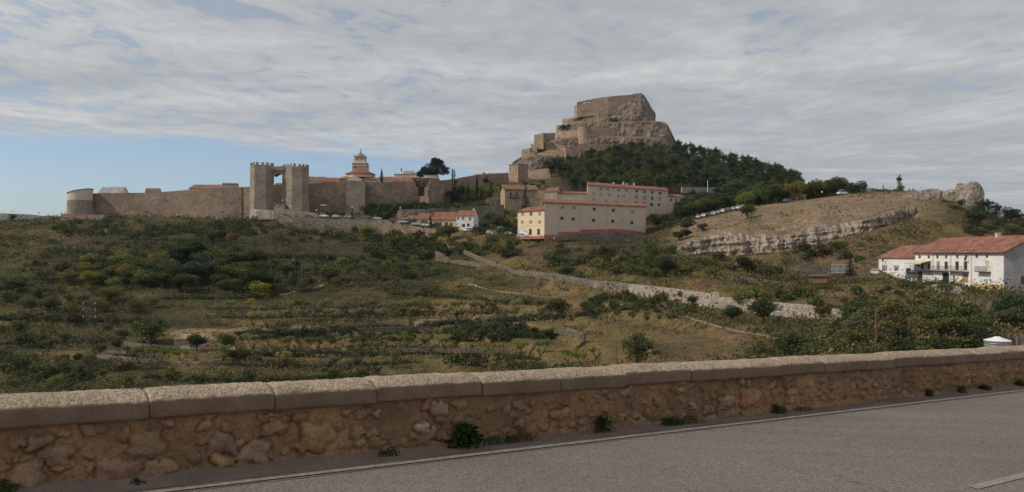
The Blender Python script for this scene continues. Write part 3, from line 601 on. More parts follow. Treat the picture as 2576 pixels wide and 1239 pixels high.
    f = noise(tt, tc, 38, 6, 0.7); g = noise(tt, tc, 6, 5, 0.65, 0.4)
    c_ = mixc(tt, 1.0, at_.outputs['Color'], ramp(tt, f, [(0.3, 0.7), (0.7, 1.25)]), 'MULTIPLY'); c_ = mixc(tt, 1.0, c_, ramp(tt, g, [(0.33, 0.75), (0.67, 1.25)]), 'MULTIPLY')
    tt.links.new(c_, b.inputs[0]); b.inputs['Roughness'].default_value = 0.95; setbump(tt, b, math_(tt, 'MULTIPLY_ADD', g, 1.5, f), 1.0, 0.02)
    me = raw_mesh('masonry', V, Fc, m, True)
    ca = me.color_attributes.new('stone', 'FLOAT_COLOR', 'POINT'); cc = np.ones((nT * nZ, 4), dtype=np.float32); cc[:, :3] = col.reshape(-1, 3).clip(0.02, 0.8); ca.data.foreach_set('color', cc.ravel())
    # solid core behind the face
    mobj('masonry', me, pr)
    core = MB()
    for a, b_ in ((-25, 30.0), (30.0, 110)):
        pts = []
        for t_ in (a, b_):
            p0 = PF + (0.06 if b_ <= 30 else 0)
            for p_, z_ in ((p0, -3.0), (PB, -3.0), (PB, PHB + .02), (p0, PHB + .02)): pts.append(RW(t_, p_, z_) - Vector(pr.location))
        core.add(pts, [(0, 1, 2, 3), (7, 6, 5, 4), (0, 4, 5, 1), (1, 5, 6, 2), (2, 6, 7, 3), (3, 7, 4, 0)])
    core.build('wall_core', M['dry_grey'], pr)
    # coping stones
    m, tt, b = new_mat('coping_concrete'); tc = N(tt, 'ShaderNodeTexCoord').outputs['Object']; geo = N(tt, 'ShaderNodeNewGeometry')
    f = noise(tt, tc, 60, 5, 0.75); g = noise(tt, tc, 3.5, 5, 0.65, 0.3); vo = N(tt, 'ShaderNodeTexVoronoi'); vo.inputs['Scale'].default_value = 42; tt.links.new(tc, vo.inputs['Vector'])
    se = N(tt, 'ShaderNodeSeparateColor'); tt.links.new(vo.outputs['Color'], se.inputs[0])
    at_ = N(tt, 'ShaderNodeAttribute', attribute_name='pebble')
    sm = ramp(tt, g, [(0.35, (0.17, 0.115, 0.075)), (0.65, (0.23, 0.165, 0.115))])
    pb = ramp(tt, g, [(0.35, (0.29, 0.225, 0.16)), (0.65, (0.40, 0.315, 0.23))]); pb = mixc(tt, 1.0, pb, ramp(tt, se.outputs[0], [(0, 0.7), (0.6, 1.0), (1, 1.3)]), 'MULTIPLY')
    c_ = mixc(tt, at_.outputs['Fac'], sm, pb); c_ = mixc(tt, 1.0, c_, ramp(tt, f, [(0.3, 0.75), (0.7, 1.2)]), 'MULTIPLY')
    tt.links.new(c_, b.inputs[0]); b.inputs['Roughness'].default_value = 0.95
    setbump(tt, b, math_(tt, 'MULTIPLY_ADD', math_(tt, 'MULTIPLY', vo.outputs['Distance'], at_.outputs['Fac']), -1.2, f), 0.7, 0.014)
    J = [tu(u) for u in (373, 688, 943, 1208, 1403, 1569, 1733, 1852, 1969, 2068, 2171, 2242, 2316, 2451, 2508)]
    J = [J[0] - 1.72 * k for k in (3, 2, 1)] + J
    while J[-1] < 60: J.append(J[-1] + 1.65)
    prof = [(-0.045, 0.605, 0), (-0.065, 0.618, 0), (-0.068, 0.69, 0), (-0.066, 0.762, 0), (-0.058, 0.78, .7), (-0.035, 0.795, 1), (0.0, 0.812, 1), (0.06, 0.835, 1), (0.13, 0.853, 1), (0.22, 0.86, 1), (0.32, 0.85, 1), (0.42, 0.82, 1), (0.48, 0.78, 1), (0.5, 0.70, 0), (0.48, 0.605, 0)]
    pr_ = []
    for a, b_ in zip(prof[:-1], prof[1:]):
        for k in range(3): pr_.append(tuple(a[i] + (b_[i] - a[i]) * k / 3 for i in range(3)))
    pr_.append(prof[-1]); PP = np.array(pr_); npf = len(PP)
    for i in range(len(J) - 1):
        a, b_ = J[i] + 0.003, J[i + 1] - 0.003
        if a > 32: n = 6
        else: n = int((b_ - a) / 0.022)
        S = np.linspace(0, 1, n + 1); off = rs.uniform(-.008, .008); tilt = rs.uniform(-.006, .006); sk = rs.uniform(-.03, .03)
        SS, KK = np.meshgrid(S, np.arange(npf), indexing='ij'); tt_ = a + (b_ - a) * SS
        p_ = PP[KK, 0]; z_ = PP[KK, 1]; w_ = PP[KK, 2]
        rnd = 0.014 * (np.exp(-SS * (b_ - a) / .02) * (1 + fbm(z_ * 9, i, 1.0, 2)) + np.exp(-(1 - SS) * (b_ - a) / .02) * (1 + fbm(z_ * 9, i, 3.0, 2)))
        z_ = z_ + off + tilt * (SS - .5) - rnd * (w_ + .2) + w_ * (0.010 * fbm(tt_ * 4, p_ * 4, 2.0, 3) + 0.010 * fbm(tt_ * 16, p_ * 16, 3.0, 3))
        chip = .03 * sstep(.25, .6, fbm(tt_ * 3.2, i * 1.7, 4.0, 3)) * np.exp(-np.abs(z_ - .78) / .03) * (p_ < .02); p_ = p_ + chip + off * .8 + (1 - w_) * (0.006 * fbm(tt_ * 5, z_ * 5, 5.0, 4) + rnd * .7) - 0.01 * w_ * fbm(tt_ * 12, 7.0, 1.0, 3) * (p_ < 0)
        tt_ = tt_ + sk * (z_ - .5) * 0
        V = np.stack([DT.x * tt_ + DP.x * (PF + p_), DT.y * tt_ + DP.y * (PF + p_), -H0 + SL * tt_ + z_], -1).reshape(-1, 3) - np.array(pr.location)
        idx = np.arange((n + 1) * npf).reshape(n + 1, npf)
        Fq = np.stack([idx[:-1, :-1], idx[1:, :-1], idx[1:, 1:], idx[:-1, 1:]], -1).reshape(-1, 4).tolist()
        Fq += [idx[0].tolist(), idx[-1][::-1].tolist()]
        me = bpy.data.meshes.new('coping_stone'); me.from_pydata(V.tolist(), [], Fq); me.materials.append(m)
        me.polygons.foreach_set('use_smooth', [True] * (len(Fq) - 2) + [False] * 2)
        ca = me.attributes.new('pebble', 'FLOAT', 'POINT'); ca.data.foreach_set('value', w_.ravel().astype(np.float32))
        mobj('coping_stone', me, pr)
parapet()
# ---------------- vegetation meshes ----------------
def leaf_quads(rs, C, size, n, squash=1.0, up=0.0):
    """n small leaf-clump faces at points C (n,3)"""
    a = rs.normal(size=(n, 3)); a /= np.linalg.norm(a, axis=1)[:, None]
    b = rs.normal(size=(n, 3)); b[:, 2] += up; b -= (b * a).sum(1)[:, None] * a; b /= np.linalg.norm(b, axis=1)[:, None]
    s = size * rs.uniform(0.55, 1.35, (n, 1)); s2 = s * rs.uniform(0.35, 0.8, (n, 1))
    V = np.stack([C - a * s * .5, C + b * s2 * .5 + a * s * .08, C + a * s * .5, C - b * s2 * .5 - a * s * .06], 1).reshape(-1, 3)
    return V, np.arange(4 * n).reshape(n, 4)
def clump_pts(rs, clumps, n):
    w = np.array([c[3] * c[4] for c in clumps]) ** 1.0; w = w / w.sum(); k = rs.choice(len(clumps), n, p=w)
    c = np.array([c[:3] for c in clumps])[k]; r = np.array([(c_[3], c_[3], c_[4]) for c_ in clumps])[k]
    d = rs.normal(size=(n, 3)); d /= np.linalg.norm(d, axis=1)[:, None]; rad = rs.uniform(0.35, 1.0, (n, 1)) ** 0.6
    return c + d * rad * r
def leafmesh(name, clumps, n, size, mat, seed, up=0.0, flat_bottom=True):
    rs = np.random.RandomState(seed); C = clump_pts(rs, clumps, n)
    if flat_bottom: C[:, 2] = np.maximum(C[:, 2], rs.uniform(0.0, 0.15, n))
    V, Fq = leaf_quads(rs, C, size, n, up=up); return raw_mesh(name, V, Fq, mat)
def limbs(mb, rs, base, top, r, spread, n, hlow=0.35):
    mb.tube(base, base.lerp(top, .55), r, r * .75, 6); mb.tube(base.lerp(top, .55), top, r * .75, r * .3, 5); ends = []
    for i in range(n):
        a = 2 * math.pi * i / n + rs.uniform(-.5, .5); s = base.lerp(top, rs.uniform(hlow, .85)); e = s + Vector((math.cos(a) * spread * rs.uniform(.5, 1), math.sin(a) * spread * rs.uniform(.5, 1), (top.z - s.z) * rs.uniform(.5, 1.1) + .2 * spread))
        m_ = s.lerp(e, .5) + Vector((rs.uniform(-.1, .1), rs.uniform(-.1, .1), rs.uniform(0, .25))) * spread; mb.tube(s, m_, r * .45, r * .3, 4); mb.tube(m_, e, r * .3, r * .1, 4); ends.append(e)
    return ends
def mk_bush(seed, mat, n=800, size=.27):          # about 2.6 m wide, 1.7 m high
    rs = np.random.RandomState(seed)
    cl = [(rs.uniform(-.9, .9), rs.uniform(-.9, .9), rs.uniform(.3, 1.0), rs.uniform(.45, .8), rs.uniform(.35, .7)) for _ in range(7)]
    return leafmesh('bush', cl, n, size, mat, seed)
def mk_tree(kind, seed, mat, bark='bark'):
    rs = np.random.RandomState(seed); mb = MB(); Z = Vector((0, 0, 0))
    if kind == 'almond':      # 4.4 m, forked trunk, open crown
        cl = []
        for k in range(rs.randint(2, 4)):
            a = rs.uniform(0, 6.28); mid = Vector((math.cos(a) * .45, math.sin(a) * .45, 1.1 + rs.uniform(0, .3))); mb.tube(Z, mid, .13, .09, 6)
            e = mid + Vector((math.cos(a) * .7, math.sin(a) * .7, 1.3)); mb.tube(mid, e, .09, .05, 5)
            for _ in range(3): q = e + Vector((rs.uniform(-.9, .9), rs.uniform(-.9, .9), rs.uniform(.2, 1.1))); mb.tube(e, q, .045, .015, 4); cl.append((q.x, q.y, q.z, rs.uniform(.45, .75), rs.uniform(.4, .65)))
        cr = leafmesh('crown', cl, 1500, .22, mat, seed, flat_bottom=False)
    elif kind == 'broad':     # 6 m round crown
        ends = limbs(mb, rs, Z, Vector((rs.uniform(-.3, .3), 0, 4.2)), .16, 1.5, 6)
        cl = [(e.x, e.y, e.z * .85, rs.uniform(.8, 1.25), rs.uniform(.7, 1.1)) for e in ends] + [(rs.uniform(-1.0, 1.0), rs.uniform(-1.0, 1.0), rs.uniform(1.2, 4.8), 1.15, .95) for _ in range(8)]
        cr = leafmesh('crown', cl, 2600, .33, mat, seed, flat_bottom=False)
    elif kind == 'pine':      # 10 m, bare lower trunk, uneven crown
        lean = Vector((rs.uniform(-.5, .5), rs.uniform(-.5, .5), 9.3)); ends = limbs(mb, rs, Z, lean, .17, 1.8, 8, .3)
        cl = [(e.x * .8, e.y * .8, min(e.z, 8.2) * .92, rs.uniform(.8, 1.2), rs.uniform(.7, 1.1)) for e in ends] + [(lean.x * k + rs.uniform(-.4, .4), lean.y * k + rs.uniform(-.4, .4), 9.8 * k, 2.2 * (1.12 - k) + .25, 1.0) for k in (.38, .5, .62, .74, .85, .95)]
        cr = leafmesh('crown', cl, 1500, .40, mat, seed, .4, False)
    elif kind == 'cypress':   # 10 m column
        mb.tube(Z, (0, 0, 8), .16, .05)
        cl = [(rs.uniform(-.1, .1), rs.uniform(-.1, .1), z, .85 * math.sin(min(1, (z + .6) / 3) * 1.57) * (1 - max(0, z - 5) / 6.0), .8) for z in np.linspace(.6, 9.4, 14)]
        cr = leafmesh('crown', cl, 1500, .3, mat, seed, 1.5)
    elif kind == 'spruce':    # 10 m cone of drooping tiers
        mb.tube(Z, (0, 0, 9.6), .17, .03); C = []
        for z in np.linspace(.9, 9.5, 19):
            r = 2.5 * (1 - z / 10.1) + .15; nb = max(4, int(11 * (1 - z / 11)))
            for i in range(nb):
                a = rs.uniform(0, 6.28); rr = r * rs.uniform(.75, 1.1); m_ = int(24 * rr / 2.5) + 6
                s = rs.uniform(.15, 1, m_); C.append(np.stack([np.cos(a) * s * rr + rs.normal(0, .1, m_), np.sin(a) * s * rr + rs.normal(0, .1, m_), z - .3 * s * rr / 2 + rs.normal(0, .07, m_)], 1))
        C = np.concatenate(C); V, Fq = leaf_quads(rs, C, .36, len(C)); cr = raw_mesh('crown', V, Fq, mat)
    elif kind == 'bare':      # twiggy half-bare tree 5 m
        ends = limbs(mb, rs, Z, Vector((.2, 0, 4.4)), .12, 1.7, 12, .15)
        for e in ends:
            for _ in range(4): mb.tube(e, e + Vector((rs.uniform(-.6, .6), rs.uniform(-.6, .6), rs.uniform(.1, .8))), .03, .01, 3)
        cr = leafmesh('crown', [(e.x, e.y, e.z, .8, .7) for e in ends], 420, .22, mat, seed, flat_bottom=False)
    elif kind == 'cloudpine': # big many-headed evergreen 14 m
        top = Vector((0, 0, 12.5)); mb.tube(Z, (0, 0, 11), .4, .12); cl = []
        for k in range(64):
            z = rs.uniform(3.2, 13.2); r = 5.6 * (1 - abs(z - 6.0) / 8.4) * rs.uniform(.15, 1) ** .5; a = rs.uniform(0, 6.28)
            q = Vector((math.cos(a) * r, math.sin(a) * r, z)); mb.tube((0, 0, z * .75), q, .1, .04, 4); cl.append((q.x, q.y, q.z, rs.uniform(1.1, 1.7), rs.uniform(1.0, 1.5)))
        cl.append((0.3, 0, 13.6, .6, 1.2))
        cr = leafmesh('crown', cl, 12000, .5, mat, seed, flat_bottom=False)
    return raw_mesh('trunk', mb.v, mb.f, M[bark]), cr
LIB = {}
def lib(kind, mat, var):
    key = (kind, mat, var)
    if key not in LIB:
        sd_ = hash_(kind + mat) + var
        LIB[key] = mk_bush(sd_, M[mat]) if kind == 'bush' else mk_tree(kind, sd_, M[mat], 'bark_l' if kind in ('bare',) else 'bark')
    return LIB[key]
def hash_(s): return sum(ord(c) * (i + 7) for i, c in enumerate(s)) % 9973
HGT = {'almond': 4.4, 'broad': 6.0, 'pine': 10.4, 'cypress': 10.0, 'spruce': 10.0, 'bare': 5.4, 'cloudpine': 14.6}
rnd = random.Random(5)
def tree(kind, mat, loc, h, label, name=None, cat='tree', group=None, wide=1.0, nv=4):
    tr, cr = lib(kind, mat, rnd.randrange(nv)); s = h / HGT[kind]
    o = root(name or 'tree', label, cat, loc - Vector((0, 0, .1)), rnd.uniform(0, 6.28), group); o.scale = (s * wide, s * wide, s)
    mobj('trunk', tr, o); mobj('crown', cr, o); return o
def bush(mat, loc, w, h, label, group=None, name='bush', nv=5):
    me = lib('bush', mat, rnd.randrange(nv)); o = mobj(name, me); o.location = loc - Vector((0, 0, .12)); o.rotation_euler = (0, 0, rnd.uniform(0, 6.28))
    o.scale = (w / 2.9, w / 2.9, h / 1.75); return tagp(o, label, 'bush', group)
QUEUE = []
def qtree(*a, **k): QUEUE.append((a[3] / a[2].y, 'pine' if 'pine_tree' in a else 'tree', a, k))
def qbush(*a, **k): QUEUE.append((a[3] / a[1].y * .9, 'bush', a, k))
def flush(limits):
    """the largest in view become objects of their own; the rest of a kind is one uncountable mass"""
    for kd in ('tree', 'bush', 'pine'):
        Q = sorted([q for q in QUEUE if q[1] == kd], key=lambda q: -q[0]); rest = {}
        for i, (_, _, a, k) in enumerate(Q):
            if i < limits[kd]: (bush if kd == 'bush' else tree)(*a, **k); continue
            if kd != 'bush': kind, mat, loc, h = a[:4]; me = lib(kind, mat, rnd.randrange(3))[1]; s = h / HGT[kind]; w = s * (a[8] if len(a) > 8 else k.get('wide', 1.3)); sz = s
            else: mat, loc, w_, h = a[:4]; me = lib('bush', mat, rnd.randrange(4)); w = w_ / 2.9; sz = h / 1.75
            n = len(me.vertices); V = np.empty(n * 3, dtype=np.float32); me.vertices.foreach_get('co', V); V = V.reshape(-1, 4, 3)[::2].reshape(-1, 3); an = rnd.uniform(0, 6.28)
            X = V[:, 0] * math.cos(an) - V[:, 1] * math.sin(an); Y = V[:, 0] * math.sin(an) + V[:, 1] * math.cos(an)
            rest.setdefault('all', []).append((np.stack([X * w + loc.x, Y * w + loc.y, V[:, 2] * sz + loc.z - .1], 1), mat))
        if rest:
            L = rest['all']; mats = sorted({m_ for _, m_ in L}); V = np.concatenate([v for v, _ in L]); mi = np.concatenate([np.full(len(v) // 4, mats.index(m_)) for v, m_ in L])
            me = raw_mesh('woodland', V, np.arange(len(V)).reshape(-1, 4), M[mats[0]])
            for m_ in mats[1:]: me.materials.append(M[m_])
            me.polygons.foreach_set('material_index', mi.astype(np.int32)); tagp(mobj({'tree': 'far_trees', 'bush': 'far_bushes', 'pine': 'pine_wood'}[kd], me), 'mass of small distant ' + {'tree': 'trees', 'bush': 'bushes', 'pine': 'pines'}[kd] + ' filling in the hillside', kind='stuff')
def px_h(loc, dv): return dv / F * loc.y
# ---------------- walls, rock, castle ----------------
def wallstrip(pts, th, zb=None):
    """thick wall along [(u, Y, vtop, vbot)]; returns MB in world coordinates"""
    mb = MB(); Q = []
    for a, b in zip(pts[:-1], pts[1:]):
        A = P(a[0], a[2], a[1]); B = P(b[0], b[2], b[1]); n = max(1, int((B - A).length / 3.0))
        for k in range(n):
            s = k / n; Q.append([a[i] + (b[i] - a[i]) * s for i in range(4)])
    Q.append(list(pts[-1])); C = [P(q[0], q[2], q[1]) for q in Q]; Bt = [P(q[0], q[3], q[1]) for q in Q]; V = []
    for i in range(len(Q)):
        d = C[min(i + 1, len(Q) - 1)] - C[max(i - 1, 0)]; d.z = 0; d.normalize(); nb = Vector((-d.y, d.x, 0)) * th
        jag = 0.12 * float(fbm(i * 1.7, 2.2)) if 0 < i < len(Q) - 1 else 0
        t = C[i] + Vector((0, 0, jag)); b = Bt[i]
        V += [b, t, t + nb, Vector((t.x, t.y, b.z)) + nb]
    n = len(Q); Fc = []
    for i in range(n - 1):
        a = i * 4; Fc += [(a, a + 4, a + 5, a + 1), (a + 1, a + 5, a + 6, a + 2), (a + 2, a + 6, a + 7, a + 3)]
    Fc += [(0, 1, 2, 3), (n * 4 - 1, n * 4 - 2, n * 4 - 3, n * 4 - 4)]; mb.add(V, Fc); return mb
def wall(name, pts, th, mt, label, cat='wall', parent=None):
    mb = wallstrip(pts, th)
    return mb.build(name, mt, parent) if parent else mb.solo(name, mt, label, cat)
def rock_mat(name, c, cl):
    m, t, b = new_mat(name); tc = N(t, 'ShaderNodeTexCoord').outputs['Object']; geo = N(t, 'ShaderNodeNewGeometry')
    a = noise(t, mapping(t, tc, (1, 1, .45)), .35, 7, .7, .6); f = noise(t, mapping(t, tc, (1, 1, .6)), 1.6, 6, .75); cr = noise(t, mapping(t, tc, (1, 1, .25)), .8, 4, .6, 1.2)
    col = ramp(t, a, [(.3, sc(c, .45)), (.46, c), (.58, sc(c, 1.25)), (.72, cl)]); col = mixc(t, 1.0, col, ramp(t, f, [(.28, .5), (.5, 1), (.72, 1.3)]), 'MULTIPLY')
    crack = math_(t, 'ABSOLUTE', math_(t, 'SUBTRACT', cr, .5)); col = mixc(t, 1.0, col, ramp(t, crack, [(0, .35), (.035, 1.0)]), 'MULTIPLY')
    sp = N(t, 'ShaderNodeSeparateXYZ'); t.links.new(geo.outputs['Normal'], sp.inputs[0])
    up = math_(t, 'MULTIPLY', math_(t, 'SUBTRACT', math_(t, 'MULTIPLY_ADD', f, .5, sp.outputs[2]), .98), 6.0, clamp=True)
    col = mixc(t, up, col, (.19, .135, .075))
    t.links.new(col, b.inputs[0]); b.inputs['Roughness'].default_value = 1.0; b.inputs['Specular IOR Level'].default_value = .1
    setbump(t, b, math_(t, 'ADD', f, math_(t, 'MINIMUM', crack, .06)), 1.0, .35); return m
M['rock'] = rock_mat('limestone', (.34, .29, .24), (.58, .52, .44)); M['rock_c'] = rock_mat('castle_rock', (.215, .17, .132), (.40, .345, .28))
def massif(name, u0, u1, Yc, ry, top, vb, mt, label, n=120, m=34, amp=3.0, lean=.12, sc_=8.0, leany=None, cat=None, kind='structure', p=3.0):
    """rock tier: footprint superellipse, top(s) gives photo height along its width"""
    X0 = (u0 - CU) / F * Yc; X1 = (u1 - CU) / F * Yc; cx = (X0 + X1) / 2; rx = (X1 - X0) / 2; zb = (HZ - vb) / F * Yc; V = []
    for i in range(n):
        a = 2 * math.pi * i / n; ca, sa = math.cos(a), math.sin(a); k = (abs(ca) ** p + abs(sa) ** p) ** (-1 / p)
        s = (ca * k + 1) / 2; zt = (HZ - np.interp(s, [q[0] for q in top], [q[1] for q in top])) / F * (Yc - (ry if False else 0))
        for j in range(m + 1):
            h = j / m; inn = 1 - lean * h ** 1.1 if h < .96 else (1 - lean) * (1 - (h - .96) * 1.2)
            x = ca * k * rx * inn; y = sa * k * ry * (inn if leany is None else (1 - leany * h) * (inn / (1 - lean * h ** 1.1) if h >= .96 else 1)); z = zb + (zt - zb) * h
            d = amp * (float(fbm((cx + x) / sc_, (Yc + y) / sc_, z / (sc_ * 1.6), 4))) + .35 * amp * abs(float(fbm((cx + x) / sc_ * 2.5, (Yc + y) / sc_ * 2.5, z / sc_, 3)))
            d += amp * .22 * float(fbm((cx + x) / 1.9, (Yc + y) / 1.9, z / 2.6, 3)) - amp * .25 * max(0, float(fbm((cx + x) / 5, (Yc + y) / 5, z / 28, 2))); d *= min(1, (1.02 - h) * 6)
            V.append((cx + x + ca * d, Yc + y + sa * d, z))
    Fc = [(i * (m + 1) + j, ((i + 1) % n) * (m + 1) + j, ((i + 1) % n) * (m + 1) + j + 1, i * (m + 1) + j + 1) for i in range(n) for j in range(m)]
    c = len(V); zt = sum(V[i * (m + 1) + m][2] for i in range(n)) / n; V.append((cx, Yc, zt)); Fc += [(i * (m + 1) + m, ((i + 1) % n) * (m + 1) + m, c) for i in range(n)]
    o = mobj(name, raw_mesh(name, V, Fc, mt, False)); return tagp(o, label, cat or 'rock', kind=kind)
# castle crag, three tiers
massif('castle_rock', 1420, 1644, 740, 44, [(0, 318), (.1, 300), (.13, 296), (.35, 276), (.62, 262), (.78, 252), (.88, 250), (1, 280)], 345, M['rock_c'], 'steep upper limestone crag under the castle keep', amp=4.2, lean=.13, p=4.5, n=260, m=56, leany=.27)
massif('castle_rock', 1400, 1692, 737, 56, [(0, 322), (.3, 330), (.55, 328), (.9, 326), (1, 345)], 392, M['rock_c'], 'middle rock terrace of the castle hill', amp=4.2, lean=.14, n=300, m=44, p=4.5, leany=.10)
massif('castle_rock', 1312, 1702, 734, 66, [(0, 385), (.1, 372), (.3, 366), (.6, 366), (1, 366)], 470, M['rock_c'], 'broad lower rock base of the castle hill', amp=6, lean=.12, n=300, m=44, p=4)
cs = root('castle', 'ruined tan stone castle in tiers crowning the high crag', 'castle', P(1500, 390, 690))
def cpart(name, mb, mt):
    V = np.array(mb.v) - np.array(cs.location); return mobj(name, raw_mesh(name, V, mb.f, mt), cs)
def cwall(pts, th=2.0, mt='castle', name='curtain_wall'):
    pts = [(u, Y + (8 if Y < 675 else 0), a_, b_) for u, Y, a_, b_ in pts]
    return cpart(name, wallstrip(pts, th), M[mt])
YU = 705
# upper enclosure
cwall([(1444.5, 735, 266, 300), (1451, 707, 264, 300), (1452, YU, 263, 296), (1488, YU - 1, 258, 292)], 6)
cwall([(1488, YU - 1, 249.5, 292), (1530, YU - 2, 243.5, 288), (1560, YU, 241, 280), (1589, YU + 2, 238.5, 266), (1602, YU + 4, 238, 262), (1603, YU + 40, 238, 253)], 6)
cwall([(1602.5, YU + 5, 243, 262), (1609, YU + 8, 244, 262), (1618, YU + 14, 250, 268)])
g = MB()   # arched gallery
def arch_panel(mb, u0, u1, Y, vt, vs, vb, th, n=10):
    """wall panel with one round arch opening; vs = springing, crown at vt+..."""
    A = P(u0, vt, Y); B = P(u1, vt, Y); zt = A.z; zb = (HZ - vb) / F * Y; zs = (HZ - vs) / F * Y; w = B.x - A.x; r = w * .42; cx = (A.x + B.x) / 2
    arc = [(cx - r, zb)] + [(cx - r * math.cos(math.pi * k / n), zs + min(r, zt - zs - .4) * math.sin(math.pi * k / n)) for k in range(n + 1)] + [(cx + r, zb)]
    out = [(A.x, zb)] + [(A.x + w * min(1, max(0, (k) / n)), zt) for k in range(n + 1)] + [(B.x, zb)]
    V = []; m = len(arc)
    for y in (Y, Y + th): V += [(x, y, z) for x, z in arc] + [(x, y, z) for x, z in out]
    Fc = []
    for i in range(m - 1):
        Fc += [(i, m + i, m + i + 1, i + 1), (2 * m + i, 2 * m + i + 1, 3 * m + i + 1, 3 * m + i), (i, i + 1, 2 * m + i + 1, 2 * m + i), (m + i, 3 * m + i, 3 * m + i + 1, m + i + 1)]
    mb.add(V, Fc)
arch_panel(g, 1465, 1476.5, YU + 1, 253.6, 262, 266, 1.5); arch_panel(g, 1476.5, 1488, YU + 1, 251.5, 260.5, 265, 1.5)
g.add(*(lambda w: (w.v, w.f))(wallstrip([(1452, YU + .5, 257, 265), (1465, YU + .8, 256, 265)], 2)))
cpart('arched_gallery', g, M['castle_dark'])
cpart('flagpole', MB().tube(P(1458.7, 262, YU + 5), P(1458.7, 240.5, YU + 5), .12, .07, 5), M['metal_d'])
cwall([(1414.6, 725, 299.6, 322), (1430, 712, 299, 318), (1444, 710, 296, 312)], 2, 'castle_dark'); cwall([(1398.6, 720, 315.8, 345), (1414.5, 706, 315.6, 325)], 2, 'castle_dark')
# middle tier
YM = 677
cpart('round_tower', MB().lathe([(.0, 0), (5.6, 0), (5.25, 6), (4.9, 10), (4.8, 14.6), (4.3, 14.6), (4.3, 14.0), (0, 14.0)], 28, P(1468.5, 0, YM).x, YM + 1).__class__ and (lambda mb: mb)(MB().lathe([(5.9, P(0, 364, YM).z), (5.35, P(0, 345, YM).z), (5.05, P(0, 320.5, YM).z), (4.4, P(0, 320.5, YM).z), (4.3, P(0, 323, YM).z), (0, P(0, 323, YM).z)], 28, P(1468.5, 0, YM).x, YM + 2)), M['castle'])
cwall([(1398, 700, 333, 366), (1415, 688, 330, 366), (1435, 682, 329, 368), (1457, YM + 2, 327, 368)], 2.2)
cwall([(1479, YM + 1, 324, 358), (1500, YM + 2, 324, 356), (1530, YM + 4, 322.5, 352), (1560, YM + 8, 321, 346), (1582, YM + 7, 320.5, 355), (1610, YM + 8, 319.5, 350), (1640, YM + 9, 318, 342), (1640.5, YM + 35, 318, 340)], 5)
cwall([(1640, YM + 8, 317, 334), (1655, YM + 12, 318, 334), (1657, YM + 30, 318, 334)], 2, 'castle_dark'); cwall([(1659, YM + 14, 321.5, 336), (1673, YM + 22, 322, 338)], 2, 'castle_dark')
k = wallstrip([(1343.5, 700, 340, 372), (1344, 676, 340, 374), (1366.5, 672, 335.5, 376)], 2.5); cpart('square_bastion', k, M['castle'])
cwall([(1366.8, 673, 335, 358), (1371, 690, 335, 350)], 2, 'castle_dark'); cwall([(1372, 690, 336, 358), (1397, 694, 334.5, 358)], 2.0, 'castle_dark')
cwall([(1373, 670, 356.5, 380), (1395, 668, 357.5, 381), (1403, 667, 364, 380), (1421, 665, 366, 378)])
cwall([(1335, 690, 362.5, 386), (1336, 664, 363, 388), (1350, 662, 371, 388)], 2.2, 'castle')
cwall([(1311.5, 700, 378, 405), (1312, 666, 378, 412), (1333, 660, 373, 400)], 2.2, 'castle_dark')
cwall([(1332, 658, 383, 405), (1346, 656, 385, 404)], 2.2); cwall([(1350, 660, 387, 404), (1380, 656, 378, 396), (1421, 652, 376, 396), (1423, 668, 372, 396)])
cwall([(1421, 651, 376, 402), (1423, 650, 374, 401), (1456, 652, 364, 392)], 2)
cwall([(1457, 655, 363.5, 379), (1500, 656, 364, 381), (1560, 660, 362, 380), (1627, 664, 359, 374), (1628, 680, 359, 374)], 2, 'castle_dark')
massif('rock_spire', 1684, 1693, 700, 3, [(0, 341), (.5, 338), (1, 342)], 378, M['rock_c'], 'small rock needle at the right end of the crag', n=20, m=12, amp=.8, lean=.3)
massif('rock_crag', 1655, 1699, 706, 18, [(0, 322), (.3, 323), (.6, 338), (1, 360)], 385, M['rock_c'], 'dark jagged crag at the right end of the castle', n=50, m=20, amp=4, lean=.2)
massif('rock_crag', 1284, 1318, 690, 12, [(0, 412), (.5, 404), (1, 396)], 440, M['rock_c'], 'rough rock shoulder behind the square gatehouse', n=40, m=16, amp=2.5, lean=.2)
massif('rock_crag', 1300, 1400, 648, 16, [(0, 404), (.4, 396), (1, 396)], 440, M['rock_c'], 'pale rock ledge under the left end of the castle walls', n=90, m=20, amp=3, lean=.15)
wall('retaining_wall', [(1318, 600, 433, 470), (1360, 590, 426, 472), (1385, 585, 424, 474)], 2, M['castle_dark'], 'dark stone wall between the square gatehouse and the pines')
